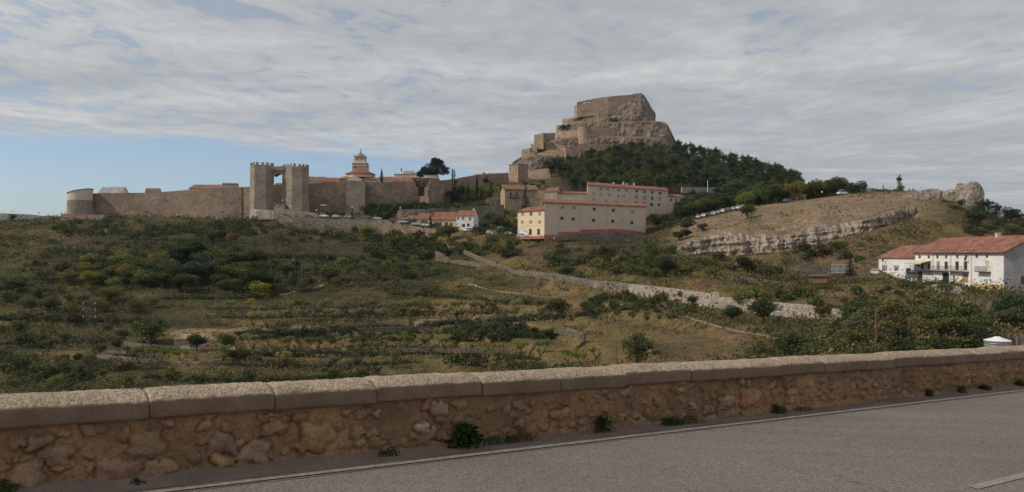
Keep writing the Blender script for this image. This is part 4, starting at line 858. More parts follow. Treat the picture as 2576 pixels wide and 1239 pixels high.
# diagonal cliff on the right
def cliff(name, pts, mt, label, th=3.0, rows=22, amp=1.5, carved=False):
    """rock band: pts (u, vtop, vbot) found on the ground"""
    us = np.arange(pts[0][0], pts[-1][0] + .1, 3.0 if carved else 2.5); vt = np.interp(us, [p[0] for p in pts], [p[1] for p in pts]); vb = np.interp(us, [p[0] for p in pts], [p[2] for p in pts])
    if carved:
        Yt = np.interp(us, CARVED['u'], CARVED['Yt']) - 1.6; Tp = np.array([(0, y, z) for y, z in zip(Yt + .9, np.interp(us, CARVED['u'], CARVED['zt']))]); Bp = np.array([(0, y, z) for y, z in zip(Yt - .7, np.interp(us, CARVED['u'], CARVED['zb']) - .8)])
    else:
        Tp = np.array([hit(u, v, 100) for u, v in zip(us, vt)]); Bp = np.array([hit(u, v, 100) for u, v in zip(us, vb)])
        for A_ in (Tp, Bp):
            for _ in range(6): A_[1:-1] = (A_[:-2] + 2 * A_[1:-1] + A_[2:]) / 4
        Bp[:, 1] = Tp[:, 1] * .75 + Bp[:, 1] * .25 - .8; Bp[:, 2] -= .7
    for A_ in (Tp, Bp): A_[:, 0] = (us - CU) / F * A_[:, 1]
    V = []; n = len(us)
    for i in range(n):
        endf = min(1, i / 5, (n - 1 - i) / 5); T_ = Vector(Tp[i]) + Vector((0, 0, .5 * float(fbm(i * .12, 4.4)) + .35)); B_ = Vector(Bp[i]); V.append((T_.x, T_.y + th, T_.z - 1.0))
        for j in range(rows + 1):
            h = 1 - j / rows; q = B_.lerp(T_, h)
            rib = float(fbm(q.x / 2.2, q.z / 9, 2.0, 3)); big = float(fbm(q.x / 7, q.z / 7, 5.0, 3)); bed = float(fbm(q.x / 30, (q.z - q.x * .10) / 1.1, 8.0, 3)); fi = float(fbm(q.x / .8, q.z / 1.2, 9.0, 3))
            d = amp * (1.7 * rib + 1.1 * big + 1.0 * bed + .7 * fi - 1.1 * max(0, .25 - abs(float(fbm(q.x / 3.0, 3.3, q.z / 30, 2))) * 3)) * endf * min(1, 4 * h + .25); d -= 1.3 * max(0, h - .85) / .15
            V.append((q.x - .3 * d, q.y - d - .7, q.z))
    k = rows + 2; Fc = [(i * k + j, i * k + j + 1, (i + 1) * k + j + 1, (i + 1) * k + j) for i in range(n - 1) for j in range(k - 1)]
    return tagp(mobj(name, raw_mesh(name, V, Fc, mt, False)), label, 'cliff', kind='structure')
cliff('cliff', CLIFF[:-1], M['rock'], 'long tilted band of grey limestone cliff on the right hillside', rows=26, carved=True)
cliff('cliff', [(1960, 576, 590), (1986, 569, 586), (2015, 558, 573), (2050, 546, 562), (2082, 536, 552), (2130, 529, 544), (2180, 523, 536), (2220, 517, 526)], M['rock'], 'broken upper rock ledge above the main cliff', rows=12, amp=.8)
def mono(name, u0, u1, Y, ry, top, vb, label, **k): return massif(name, u0, u1, Y, ry, top, vb, M['rock'], label, cat='rock', **k)
mono('rock_hump', 2278, 2360, 262, 6, [(0, 492), (.2, 482), (.5, 478), (.8, 479), (1, 486)], 524, 'rounded grey rock hump left of the monolith', n=90, m=24, amp=1.6, lean=.1, sc_=4.5)
mono('rock_hump', 2358, 2402, 268, 4, [(0, 486), (.3, 479), (.6, 478), (.8, 484), (1, 496)], 524, 'low dark rock wall beside the monolith', n=70, m=20, amp=1.5, lean=.08, sc_=4.0)
massif('rock_monolith', 2410, 2470, 256, 3.8, [(0, 474), (.06, 464), (.25, 459), (.5, 460), (.7, 467), (.85, 480), (1, 500)], 545, M['rock'], 'tall rounded limestone monolith on the hilltop', n=120, m=50, amp=.8, lean=.02, sc_=3.0, cat='rock', p=2.6)
# ---------------- gate towers ----------------
def crenel(mb, poly, z, h, w, gap, th, skip=0.0):
    n = len(poly)
    for i in range(n):
        a = Vector((*poly[i], 0)); b = Vector((*poly[(i + 1) % n], 0)); L = (b - a).length; d = (b - a) / L; nn = Vector((-d.y, d.x, 0)); k = max(1, int(L / (w + gap))); st = L / k
        for j in range(k):
            s = a + d * (st * j + (st - w) / 2)
            if rnd.random() < skip: continue
            hh = h * rnd.uniform(.85, 1.05); p = [s, s + d * w, s + d * w + nn * th, s + nn * th]
            mb.add([(q.x, q.y, z) for q in p] + [(q.x, q.y, z + hh) for q in p], [(0, 1, 5, 4), (1, 2, 6, 5), (2, 3, 7, 6), (3, 0, 4, 7), (4, 5, 6, 7), (3, 2, 1, 0)])
def slit(mb, x, y, z, w=.35, h=1.4): mb.box(x - w / 2, x + w / 2, y - .03, y + .2, z, z + h)
GT = root('gate_towers', 'twin polygonal stone gate towers joined by a high bridge with battlements', 'gate tower', P(665, 549, 372))
GL = Vector(GT.location)
def polytower(uL, u1, u2, uR, Y, vt, vb, batter):
    Yc = Y; A = [P(u, 0, y) for u, y in ((uL, Y + 4.5), (u1, Y), (u2, Y + .3), (uR, Y + 4.0), (uR, Y + 10), (uL, Y + 10))]
    poly = [(a.x - GL.x, a.y - GL.y) for a in A]; zt = (HZ - vt) / F * Y - GL.z; zb = (HZ - vb) / F * Y - GL.z
    cx = sum(p[0] for p in poly) / 6; cy = sum(p[1] for p in poly) / 6; base = [(cx + (x - cx) * batter, cy + (y - cy) * batter) for x, y in poly]
    mb = MB().prism(base, zb - 1.5, zt - 1.9, poly); mb.build('tower', M['wall_grey'], GT)
    mb = MB().prism(poly, zt - 1.9 + .003, zt - 1.3)
    for i in range(6):
        pass
    crenel(mb, poly, zt - 1.3, 1.3, 1.15, .85, .5); mb.build('battlement', M['wall_grey'], GT)
    return poly, zt, zb
p1, zt1, zb1 = polytower(629, 640, 668, 689, 372, 408, 548, 1.055)
p2, zt2, zb2 = polytower(710, 744 - 10, 760, 777, 372, 412, 548, 1.03)
xa = P(686, 0, 374).x - GL.x; xb = P(714, 0, 374).x - GL.x; zA = (HZ - 418) / F * 374 - GL.z; zS = (HZ - 443) / F * 374 - GL.z
br = MB(); n = 12; V = []; yb0, yb1 = 3.2, 8.5
for y in (yb0, yb1):
    for k in range(n + 1):
        s = k / n; V.append((xa + (xb - xa) * s, y, zS + 1.3 * math.sin(math.pi * s))); V.append((xa + (xb - xa) * s, y, zA))
m_ = 2 * (n + 1)
br.add(V, [(2 * k, 2 * k + 2, 2 * k + 3, 2 * k + 1) for k in range(n)] + [(m_ + 2 * k, m_ + 2 * k + 1, m_ + 2 * k + 3, m_ + 2 * k + 2) for k in range(n)] + [(2 * k, m_ + 2 * k, m_ + 2 * k + 2, 2 * k + 2) for k in range(n)] + [(2 * k + 1, 2 * k + 3, m_ + 2 * k + 3, m_ + 2 * k + 1) for k in range(n)])
br.build('bridge', M['wall_grey'], GT)
co = MB()
for k in range(13): x = xa - 2.6 + k * .52; co.box(x, x + .25, yb0 - .55, yb0, zA - 2.6, zA - 1.9)
co.box(xa - 2.8, xb + .3, yb0 - .6, yb0 - .002, zA - 1.9, zA - .1); co.build('machicolation', M['wall_grey'], GT)
for a_ in ((P(655, 0, 372).x - GL.x, .28, zb1 + 9), (P(645, 0, 372).x - GL.x, .12, zt1 - 5, .5, .6), (P(747, 0, 372).x - GL.x + 1, .2, zb1 + 7.5, .3, 1.3)):
    sl_ = MB(); slit(sl_, *a_); sl_.build('arrow_slit', M['glass'], GT)
ow = MB(); gx = P(701, 0, 372).x - GL.x
ow.box(gx - 1.6, gx + 3.0, -.2, 3.0, zb1 - 1, zb1 + 6.2); ow.build('gatehouse', M['wall_grey'], GT)
mb = MB(); mb.box(gx - .2, gx + 1.2, -.26, -.203, zb1 + .2, zb1 + 3.4); mb.build('door', M['wood'], GT)
wall('retaining_wall', [(630, 368, 526, 552), (648, 364, 527, 552), (690, 363, 529, 552), (693, 366, 530, 552)], 2, M['church_stone'], 'pale ashlar bank at the foot of the left gate tower')
# ---------------- town walls ----------------
wall('town_wall', [(228, 402, 487.5, 550), (300, 400, 486, 550), (375, 398, 485.5, 550), (430, 396, 482, 550), (500, 392, 475.5, 552), (560, 389, 473, 552), (608, 388, 471, 553)], 2.2, M['wall_brown'], 'long brown rubble town wall left of the gate towers')
wall('town_wall', [(604, 389, 471, 553), (640, 386, 470.5, 553), (705, 386, 466, 553), (760, 386, 463, 553)], 2.2, M['wall_brown'], 'short stretch of town wall seen through the gate arch')
wall('town_wall', [(768, 384, 463, 553), (820, 386, 459.5, 553), (872, 388, 457, 556)], 2.2, M['wall_brown'], 'brown town wall between gate towers and square bastion')
wall('bastion', [(871, 392, 455, 556), (870.5, 378, 454.5, 560), (918, 379, 456, 560), (920, 392, 457, 556)], 2.2, M['wall_grey'], 'smooth square bastion projecting from the town wall', 'tower')
wall('town_wall', [(918, 390, 458, 556), (960, 391, 458.5, 548), (1010, 393, 459, 545), (1062, 395, 458, 545)], 2.2, M['wall_brown'], 'shaded town wall with bushes between bastion and ivy tower')
o = root('ivy_tower', 'squat stone wall tower partly covered by dark ivy', 'tower', P(1080, 508, 384)); c = MB()
w = wallstrip([(1058, 398, 448.5, 520), (1057, 386, 449, 525), (1083, 381, 448.5, 528), (1104, 384, 449.5, 530), (1106, 398, 450, 520)], 3); mobj('wall', raw_mesh('wall', np.array(w.v) - np.array(o.location), w.f, M['wall_brown']), o)
wall('town_wall', [(1104, 397, 454, 525), (1118, 400, 454, 520), (1140, 420, 452, 500), (1170, 450, 446, 490), (1205, 480, 439.5, 480), (1240, 510, 437, 474), (1279, 540, 435.5, 474)], 1.8, M['castle_dark'], 'upper town wall climbing the slope to the castle gatehouse')
tr_ = root('corner_tower', 'round corner tower of the town wall with a slanted red roof', 'tower', P(202, 545, 398)); c0 = Vector(tr_.location)
rr = 60.5 / 2 / F * 398
MB().lathe([(rr * 1.04, -3), (rr * 1.0, 4), (rr * .97, (545 - 505) / F * 398)], 30).build('lower_drum', M['wall_grey'], tr_, True)
z1 = (545 - 505) / F * 398; z2 = (545 - 489) / F * 398
def slanted(mb, r, z0, za, zb_, n=28):
    V = [(r * math.cos(2 * math.pi * i / n), r * math.sin(2 * math.pi * i / n), z0) for i in range(n)] + [(r * math.cos(2 * math.pi * i / n), r * math.sin(2 * math.pi * i / n), za + (zb_ - za) * (math.cos(2 * math.pi * i / n) * .5 + .5)) for i in range(n)]
    mb.add(V, [(i, (i + 1) % n, n + (i + 1) % n, n + i) for i in range(n)] + [tuple(range(n, 2 * n))])
u_ = MB(); slanted(u_, rr * .94, z1 - .1, z2, z2 + 2.6); u_.build('upper_drum', M['plaster_beige'], tr_, False)
u_ = MB(); V = []
for i in range(28):
    a = 2 * math.pi * i / 28; V.append((rr * .99 * math.cos(a), rr * .99 * math.sin(a), z2 + 2.6 * (math.cos(a) * .5 + .5) - .1))
V2 = [(x, y, z + .3) for x, y, z in V]; V2.append((0.8, 1.5, z2 + 2.75)); u_.add(V + V2, [(i, (i + 1) % 28, 28 + (i + 1) % 28, 28 + i) for i in range(28)] + [(28 + i, 28 + (i + 1) % 28, 56) for i in range(28)]); u_.build('roof', M['tile'], tr_)
wall('viewing_platform', [(153, 398, 538.5, 556), (153.5, 388, 538.5, 558), (200, 386, 539, 560), (262, 385, 541, 560)], 3, M['wall_brown'], 'low stone viewing platform below the corner tower', 'platform')
rl = MB()
for i in range(9):
    a = P(153.5 + i * 11, 538.5, 388.2); rl.tube(a, a + Vector((0, 0, 1.05)), .05, n=4)
rl.tube(P(153.5, 538.5, 388.2) + Vector((0, 0, 1.05)), P(241.5, 538.5, 388.2) + Vector((0, 0, 1.05)), .05, n=4); rl.tube(P(153.5, 538.5, 388.2) + Vector((0, 0, .55)), P(241.5, 538.5, 388.2) + Vector((0, 0, .55)), .04, n=4)
rl.solo('railing', M['metal'], 'thin metal railing on the viewing platform', 'railing')
# parking terraces and garden walls
wall('retaining_wall', [(697, 360, 541, 572), (735, 357.5, 548, 580), (800, 356, 551, 583), (880, 353, 553, 589), (950, 350, 553, 594), (995, 346, 556, 598)], 1.2, M['dry_grey'], 'long grey retaining wall under the first car park')
wall('retaining_wall', [(963, 345, 569, 600), (978, 343, 560, 600), (997, 341, 552.5, 600), (1020, 338, 566, 602), (1060, 333, 573, 604), (1096, 329, 577, 606)], 1.0, M['wall_brown'], 'stepped retaining wall with a pointed gable beside the lower cars')
wall('garden_wall', [(690, 371, 521, 552), (700, 368, 524, 550), (740, 366, 529, 550), (772, 365, 533, 550), (800, 364, 537, 552)], .8, M['wall_grey'], 'sloping parapet of the ramp beside the right gate tower')
wall('garden_wall', [(1002, 362, 529, 565), (1010, 361, 527, 562), (1075, 362, 527, 560), (1078, 362, 525.5, 560), (1150, 366, 524, 560), (1200, 369, 519, 570), (1268, 372, 515.5, 560)], 1, M['dry_grey'], 'long dark garden terrace wall behind the red roofed sheds')
wall('garden_wall', [(1225, 392, 500, 520), (1250, 393, 493, 520), (1270, 394, 492, 520)], 1, M['castle'], 'reddish stone wall stub left of the balcony house')
# long stone walls of the lower road
wall('stone_wall', [(1116, 299, 612, 620), (1145, 290, 621, 630), (1200, 272, 645, 655), (1240, 258, 661, 671), (1286, 247, 677, 688)], .8, M['dry_mid'], 'narrow pale wall running down beside the footpath')
wall('stone_wall', [(1286, 246, 679, 690), (1340, 237, 683, 700), (1400, 225, 690, 706), (1450, 214, 700, 716), (1491, 208, 706, 724)], .8, M['dry_mid'], 'pale mossy wall continuing below the brown bank')
wall('stone_wall', [(1491, 207.5, 706.5, 728), (1545, 198, 710, 736), (1581, 194, 715, 742)], .9, M['dry_grey'], 'grey shaded stretch of the long roadside wall')
wall('stone_wall', [(1581, 193.8, 715, 742), (1640, 188, 721, 752), (1701, 183, 728, 761), (1760, 177, 736, 772), (1793, 174, 741, 775)], .9, M['dry_white'], 'bright white stretch of the long dry stone wall')
wall('stone_wall', [(1789, 173, 735, 776), (1806, 172, 737, 778), (1812, 171.5, 752, 778)], .9, M['dry_white'], 'tall broken end of the white wall by the dark bush')
wall('stone_wall', [(1812, 171, 748, 780), (1885, 165, 753, 787), (1948, 161, 762, 796), (2033, 155, 767.5, 803), (2100, 151, 777, 805)], .9, M['dry_white'], 'white dry stone wall right of the twin round bushes')
wall('stone_wall', [(2100, 150.5, 778, 806), (2200, 146, 789, 816), (2260, 143, 797, 819), (2340, 140, 808, 826), (2420, 136, 812, 830), (2500, 133, 818, 835), (2640, 129, 826, 843)], .9, M['dry_white'], 'white stone wall under the trees below the long white house')
wall('stone_wall', [(1800, 197, 690, 702), (1840, 195, 693, 707), (1900, 192, 700, 716), (1960, 190, 709, 726), (1990, 189, 712, 728)], .8, M['dry_mid'], 'low stone wall of the small terrace above the long wall')
wall('stone_wall', [(1095, 283, 632, 656), (1112, 281, 639, 660), (1131, 279, 655, 662), (1160, 273, 655, 668), (1205, 266, 664, 674), (1245, 262, 667, 676)], .8, M['dry_mid'], 'pale grey wall corner among shrubs under the footpath')
wall('stone_wall', [(1393, 141, 824, 838), (1420, 140, 826, 844), (1455, 138.5, 836, 854), (1470, 138, 840, 858)], .8, M['dry_mid'], 'short pale terrace wall in the middle of the field')
wall('stone_wall', [(2000, 204, 664, 682), (2060, 203, 667, 684), (2135, 202, 668, 686)], .8, M['dry_mid'], 'pale stone wall behind the dark spruce')
wall('stone_wall', [(2344, 164, 716, 735), (2375, 161, 716, 757), (2405, 158, 722, 770), (2420, 157, 735, 770)], 1, M['dry_white'], 'white rubble bank below the doors of the white house')
wall('concrete_wall', [(1715, 420, 471, 486), (1790, 425, 472, 486), (1860, 430, 474, 487)], .8, M['plaster_grey'], 'long pale concrete wall at the foot of the pine wood')
wall('retaining_wall', [(1395, 289, 596, 604), (1440, 291, 590, 603), (1500, 294, 586, 605), (1560, 297, 588, 612), (1620, 300, 591, 618), (1640, 301, 600, 622)], 1, M['dry_grey'], 'grey bank under the big beige building')
# terrace walls in the orchard, half buried
for k, (pts, lab) in enumerate([([(590, 834, 844), (700, 833, 846), (830, 830, 846)], 'left stretch of the dark terrace wall under the pale track'), ([(900, 827, 843), (1050, 822, 840), (1200, 816, 835), (1280, 811, 830)], 'middle stretch of the dark terrace wall under the pale track'), ([(620, 888, 900), (800, 887, 899), (930, 884, 892)], 'dark earth terrace wall below the dirt drive'), ([(1000, 876, 884), (1200, 878, 886)], 'low grey terrace stones among the lower almonds')]):
    Q = []
    for u, a, b in pts: h_ = hit(u, (a + b) / 2); Q.append((u, h_.y - .5, a, b + 3))
    wall('terrace_wall', Q, 1.0, M['dry_dark'], lab)
# ---------------- houses ----------------
class House:
    """front from photo point (uA, YA) to (uB, YB); local x along the front, y backwards, z=0 at base"""
    def __init__(s, name, label, A, B, vbase, cat='house', group=None):
        s.A = P(A[0], vbase, A[1]); Bx = P(B[0], 0, B[1]); d = Vector((Bx.x - s.A.x, Bx.y - s.A.y)); s.L = d.length; s.rz = math.atan2(d.y, d.x); s.d = d / s.L
        s.root = root(name, label, cat, s.A, s.rz, group); s.k = 0.0
    def loc(s, u, v):
        k = (u - CU) / F; # ray x=kY ; A + d*t
        t = (s.A.x - k * s.A.y) / (k * s.d.y - s.d.x); Y = s.A.y + s.d.y * t; return t, (HZ - v) / F * Y - s.A.z
    def facade(s, zt, openings, mt, zb=0, depth=.22, name='wall', L0=0, L1=None, D=8, solid=True):
        L1 = s.L if L1 is None else L1; xs = sorted({L0, L1, *[o[0] for o in openings], *[o[1] for o in openings]}); zs = sorted({zb, zt, *[o[2] for o in openings], *[o[3] for o in openings]})
        mb = MB()
        for a, b in zip(xs[:-1], xs[1:]):
            for c, d in zip(zs[:-1], zs[1:]):
                mx, mz = (a + b) / 2, (c + d) / 2
                if any(o[0] < mx < o[1] and o[2] < mz < o[3] for o in openings): continue
                mb.add([(a, 0, c), (b, 0, c), (b, 0, d), (a, 0, d)], [(0, 1, 2, 3)])
        for o in openings:
            a, b, c, d = o[:4]; mb.add([(a, 0, c), (b, 0, c), (b, 0, d), (a, 0, d), (a, depth, c), (b, depth, c), (b, depth, d), (a, depth, d)], [(0, 4, 5, 1), (1, 5, 6, 2), (2, 6, 7, 3), (3, 7, 4, 0), (4, 7, 6, 5)])
        if solid: mb.add([(L0, 0, zb), (L1, 0, zb), (L1 + D * s.k, D, zb), (L0 + D * s.k, D, zb), (L0, 0, zt), (L1, 0, zt), (L1 + D * s.k, D, zt), (L0 + D * s.k, D, zt)], [(1, 2, 6, 5), (2, 3, 7, 6), (3, 0, 4, 7), (4, 5, 6, 7)])
        mb.build(name, mt, s.root)
        for o in openings: s.opening(o, depth)
    def opening(s, o, depth):
        a, b, c, d = o[:4]; k = o[4] if len(o) > 4 else 'win'; t = min(.09, (b - a) * .12); y0 = depth - .10; y1 = depth - .02
        if k == 'door':
            m_ = MB(); m_.box(a + .01, b - .01, y0, y1, c + .01, d - .01); m_.build('door', o[5] if len(o) > 5 else M['wood'], s.root); return
        if k == 'shut':
            m_ = MB(); m_.box(a + .01, b - .01, y0, y1, c + .01, d - .01)
            n_ = max(3, int((d - c) / .25))
            for i in range(n_): z = c + (d - c) * (i + .5) / n_; m_.box(a + .05, b - .05, y0 - .025, y0 - .002, z - .04, z + .04)
            m_.build('shutter', o[5] if len(o) > 5 else M['shutter'], s.root); return
        m_ = MB(); m_.box(a + .01, a + t, y0, y1, c + .01, d - .01); m_.box(b - t, b - .01, y0, y1, c + .01, d - .01); m_.box(a + t, b - t, y0, y1, c + .01, c + t); m_.box(a + t, b - t, y0, y1, d - t, d - .01)
        if b - a > .7: m_.box((a + b) / 2 - t * .3, (a + b) / 2 + t * .3, y0, y1, c + t, d - t)
        f = m_.build('window', o[5] if len(o) > 5 else M['frame'], s.root)
        g_ = MB(); g_.box(a + .02, b - .02, y1 - .035, y1 - .01, c + .02, d - .02); g_.build('pane', M['glass'], f)
    def roof(s, ze, zr, D, mt, over=.35, x0=0, x1=None, kind='gable', th=.22, name='roof', yr=None, ends=None, wall_mt=None):
        x1 = s.L if x1 is None else x1; yr = D / 2 if yr is None else yr; mb = MB(); a, b = x0 - over, x1 + over
        sl = (zr - ze) / yr; zl = ze - over * sl
        if kind == 'gable':
            zb_ = ze if D > yr else zr; slb = (zr - ze) / max(D - yr, .1)
            prof = [(-over, zl), (yr, zr), (D + over, ze - over * slb)]
        elif kind == 'mono': prof = [(-over, zl), (D + over, ze + (D + over) * (zr - ze) / D)]
        if kind in ('gable', 'mono'):
            n = len(prof); V = []
            for x in (a, b):
                V += [(x + y * s.k, y, z + th) for y, z in prof] + [(x + y * s.k, y, z) for y, z in prof]
            Fc = []
            for i in range(n - 1): Fc += [(i, 2 * n + i, 2 * n + i + 1, i + 1), (n + i, n + i + 1, 3 * n + i + 1, 3 * n + i), (i, i + 1, n + i + 1, n + i), (2 * n + i, 3 * n + i, 3 * n + i + 1, 2 * n + i + 1)]
            Fc += [(0, n, 3 * n, 2 * n), (n - 1, 3 * n - 1, 4 * n - 1, 2 * n - 1)]; mb.add(V, Fc)
        else:  # hip
            h = min(yr, (x1 - x0) / 2); V = [(a, -over, zl), (b, -over, zl), (b, D + over, zl), (a, D + over, zl), (x0 + h, yr, zr), (x1 - h, yr, zr)]
            V += [(x, y, z - th) for x, y, z in V[:4]]
            mb.add(V, [(0, 1, 5, 4), (1, 2, 5), (2, 3, 4, 5), (3, 0, 4), (0, 6, 7, 1), (1, 7, 8, 2), (2, 8, 9, 3), (3, 9, 6, 0), (6, 9, 8, 7)])
        r_ = mb.build(name, mt, s.root)
        if kind == 'gable':
            for x in (x0 + .002, x1 - .002): MB().add_([(x, 0, ze - .01), (x + D * s.k, D, ze - .01), (x + yr * s.k, yr, zr - .01)], [(0, 1, 2)]).build('gable', wall_mt or M['plaster_beige'], s.root)
        return r_
    def chimney(s, r_, x, y, z0, z1, w=.7, mt=None):
        mb = MB().box(x - w / 2, x + w / 2, y - w / 2, y + w / 2, z0, z1); mb.box(x - w / 2 - .08, x + w / 2 + .08, y - w / 2 - .08, y + w / 2 + .08, z1 + .003, z1 + .15)
        mb.build('chimney', mt or M['plaster_beige'], r_)
    def W(s, u, v, wu, hv, kind='win', mt=None):
        a, zc = s.loc(u - wu / 2, v); b, _ = s.loc(u + wu / 2, v); _, zt = s.loc(u, v - hv / 2); _, zb_ = s.loc(u, v + hv / 2)
        return (a, b, zb_, zt, kind) + ((mt,) if mt else ())
# big beige building
H = House('apartment_block', 'large beige windowed block with red brown plinth in front of the others', (1370, 291), (1625, 316.5), 606, 'building'); H.k = .66
ze = H.loc(1372, 509.6)[1]; K = .19737
def cw(x, y): return 1254.1 + x * K, 433.85 + y * K
ops = [H.W(*cw(x, y), w, h, k) for x, y, w, h, k in [(816, 450, 9, 8.4, 'shut'), (960, 455, 9, 8.4, 'shut'), (1220, 470, 8.5, 8.4, 'win'), (1465, 487, 8.5, 8.4, 'win'), (1705, 505, 8.2, 8.4, 'shut'), (808, 588, 8.5, 8.4, 'win'), (953, 597, 8.2, 8.4, 'win'), (1210, 612, 8.4, 8.4, 'win'), (1456, 625, 8.2, 8.6, 'win'), (1576, 623, 4, 4.4, 'shut'), (1700, 643, 7.6, 8.4, 'win')]]
H.facade(ze, ops, M['plaster_beige'], D=13)
r = H.roof(ze, ze + 1.6, 13, M['tile'], over=.6, yr=6.5)
pl = MB(); steps = [(0, *cw(578, 797)), (1, *cw(757, 797)), (1, *cw(757, 762)), (2, *cw(1032, 757)), (2, *cw(1032, 730)), (3, *cw(1380, 728)), (3, *cw(1380, 722)), (4, *cw(1625, 732)), (4, *cw(1625, 732)), (5, *cw(1868, 765))]
for i in range(0, 10, 2):
    (_, ua, va), (_, ub, vb_) = steps[i], steps[i + 1]; xa_, za = H.loc(ua, va); xb_, zb_ = H.loc(ub, vb_)
    pl.add([(xa_, -.04, -1), (xb_, -.04, -1), (xb_, -.04, zb_), (xa_, -.04, za), (xa_, 0, za), (xb_, 0, zb_)], [(0, 1, 2, 3), (3, 2, 5, 4)])
pl.build('plinth', M['brick_red'], H.root)
for ux in (765, 1040, 1385): x_, _ = H.loc(1254.1 + ux * K, 560); MB().tube((x_, -.1, .5), (x_, -.1, ze - .1), .07, n=6).build('drainpipe', M['plaster_cream'], H.root)
z_ = H.loc(1500, 567.5)[1]; MB().box(.1, H.L - .1, -.045, -.002, z_ - .07, z_ + .07).build('string_course', M['plaster_cream'], H.root)
# yellow front
H = House('yellow_house', 'pale yellow three storey house end with white garage door', (1302.5, 303), (1369.5, 292), 596, 'house')
ze = H.loc(1340, 531.5)[1]
ops = [H.W(*cw(x, y), w, h, k, m_) for x, y, w, h, k, m_ in [(309, 535, 6.3, 8.6, 'shut', None), (414, 533, 6.3, 8.6, 'win', None), (526, 533, 6.3, 8.6, 'shut', None), (304, 637, 6.3, 8.2, 'shut', None), (411, 637, 6.3, 8.2, 'shut', None), (523, 635, 6.3, 8.2, 'shut', None), (308, 768, 17, 18, 'door', M['white']), (406, 762, 7.4, 15.5, 'win', None), (511, 762, 7.4, 15.5, 'win', None)]]
H.facade(ze, ops, M['plaster_yellow'], zb=-1, D=11)
r = H.roof(ze, ze + 1.9, 11, M['tile'], over=.35, yr=5.5, wall_mt=M['plaster_yellow'])
z_ = H.loc(1340, 568)[1]; MB().box(.1, H.L - .1, -.045, -.002, z_ - .06, z_ + .06).build('string_course', M['plaster_cream'], H.root)
MB().box(.0, H.L, -.05, -.003, -1, H.loc(1360, 594)[1]).build('plinth', M['brick_red'], H.root)
# upper beige block
H = House('apartment_block', 'long beige block with many small windows standing uphill behind', (1478.5, 350), (1680, 381), 513, 'building'); H.k = .86
ze = H.loc(1479, 466.4)[1]
ops = [H.W(*cw(x, y), w, h, k) for x, y, w, h, k in [(1308, 212, 8.3, 7.5, 'shut'), (1390, 215, 8, 6.5, 'shut'), (1462, 208, 4.6, 4.6, 'shut'), (1530, 228, 8, 7, 'shut'), (1630, 234, 8, 7, 'shut'), (1765, 241, 7.4, 7, 'win'), (1862, 250, 7.4, 7, 'win'), (1961, 260, 7.4, 7, 'win'), (2060, 269, 7.4, 7, 'win'),
   (1215, 275, 5, 6, 'shut'), (1300, 282, 5, 6, 'shut'), (1407, 290, 5, 6, 'shut'), (1530, 305, 4, 5.6, 'win'), (1574, 302, 2.4, 3.4, 'win'), (1605, 308, 4, 5.6, 'shut'), (1762, 318, 7, 10, 'shut'), (1860, 328, 7, 10, 'shut'), (1958, 332, 6, 9, 'win'), (2055, 341, 6, 9, 'shut'),
   (1212, 357, 5, 7, 'shut'), (1372, 368, 5, 7, 'shut'), (1500, 382, 5, 6.4, 'win'), (1620, 392, 5, 6.4, 'win'), (1760, 396, 6, 8, 'win'), (1856, 404, 6, 8, 'win'), (1952, 415, 7, 9, 'win'), (2046, 415, 6, 7.4, 'win')]]
H.facade(ze, ops, M['plaster_light'], zb=-5, D=11)
r = H.roof(ze, ze + 1.9, 11, M['tile'], over=.4, yr=5.5, wall_mt=M['plaster_light'])
for ux in (1548, 1573, 1582, 1600): x_, _ = H.loc(ux, 460); H.chimney(r, x_ + 4, 5.2, ze + 1.4, ze + rnd.uniform(2.5, 3.2), .6)
H = House('low_wing', 'small beige wing with red roof right of the uphill block', (1680.5, 382), (1723.5, 389), 514, 'house')
ze = H.loc(1681, 495)[1]; H.facade(ze, [H.W(*cw(x, y), 5, 6.5, 'win') for x, y in ((2203, 352), (2261, 357), (2322, 360))], M['plaster_light'], zb=-5, D=8); H.roof(ze, ze + 1.6, 8, M['tile'], over=.3, yr=4)
H = House('annex', 'low cream annex with red roof left of the uphill block', (1402, 346), (1477.5, 349), 506, 'house')
ze = H.loc(1403, 487.5)[1]; H.facade(ze, [H.W(*cw(x, y), 5.4, 6.5, 'shut', M['plaster_cream']) for x, y in ((801, 298), (888, 293), (979, 292), (1078, 297))], M['plaster_cream'], zb=-3, D=7); H.roof(ze, ze + 1.1, 7, M['tile'], over=.3, yr=3.5, wall_mt=M['plaster_cream'])
H = House('stone_shed', 'small rough stone shed with weathered roof beside the cream annex', (1371, 347), (1402, 345), 506, 'shed')
ze = H.loc(1372, 483.5)[1]; H.facade(ze, [], M['house_stone'], zb=-3, D=6); H.roof(ze, ze + 1.9, 6, M['tile_old'], over=.2, yr=3, wall_mt=M['house_stone'])
# balcony house
H = House('stone_house', 'tall stone house with red roof, arched attic windows and iron balcony', (1270, 380), (1350.5, 384), 530, 'house')
ze = H.loc(1271, 476)[1]
ops = [H.W(*cw(x, y), 3.2, 6, 'win') for x, y in ((158, 222), (238, 226), (398, 233))] + [H.W(*cw(x, y), 5.5, 9.5, 'win') for x, y in ((157, 280), (238, 283))] + [H.W(*cw(x, y), 3, 3.6, 'win') for x, y in ((150, 379), (230, 382))]
H.facade(ze, ops, M['house_stone'], zb=-2, D=9); H.roof(ze, ze + 2.2, 9, M['tile_old'], over=.8, yr=4.5, wall_mt=M['house_stone'])
a, z_ = H.loc(*cw(125, 325)); b, _ = H.loc(*cw(265, 325)); bl = MB().box(a, b, -.9, -.003, z_, z_ + .15)
for i in range(22): x = a + (b - a) * i / 21; bl.tube((x, -.88, z_ + .15), (x, -.88, z_ + 1.2), .03, n=4)
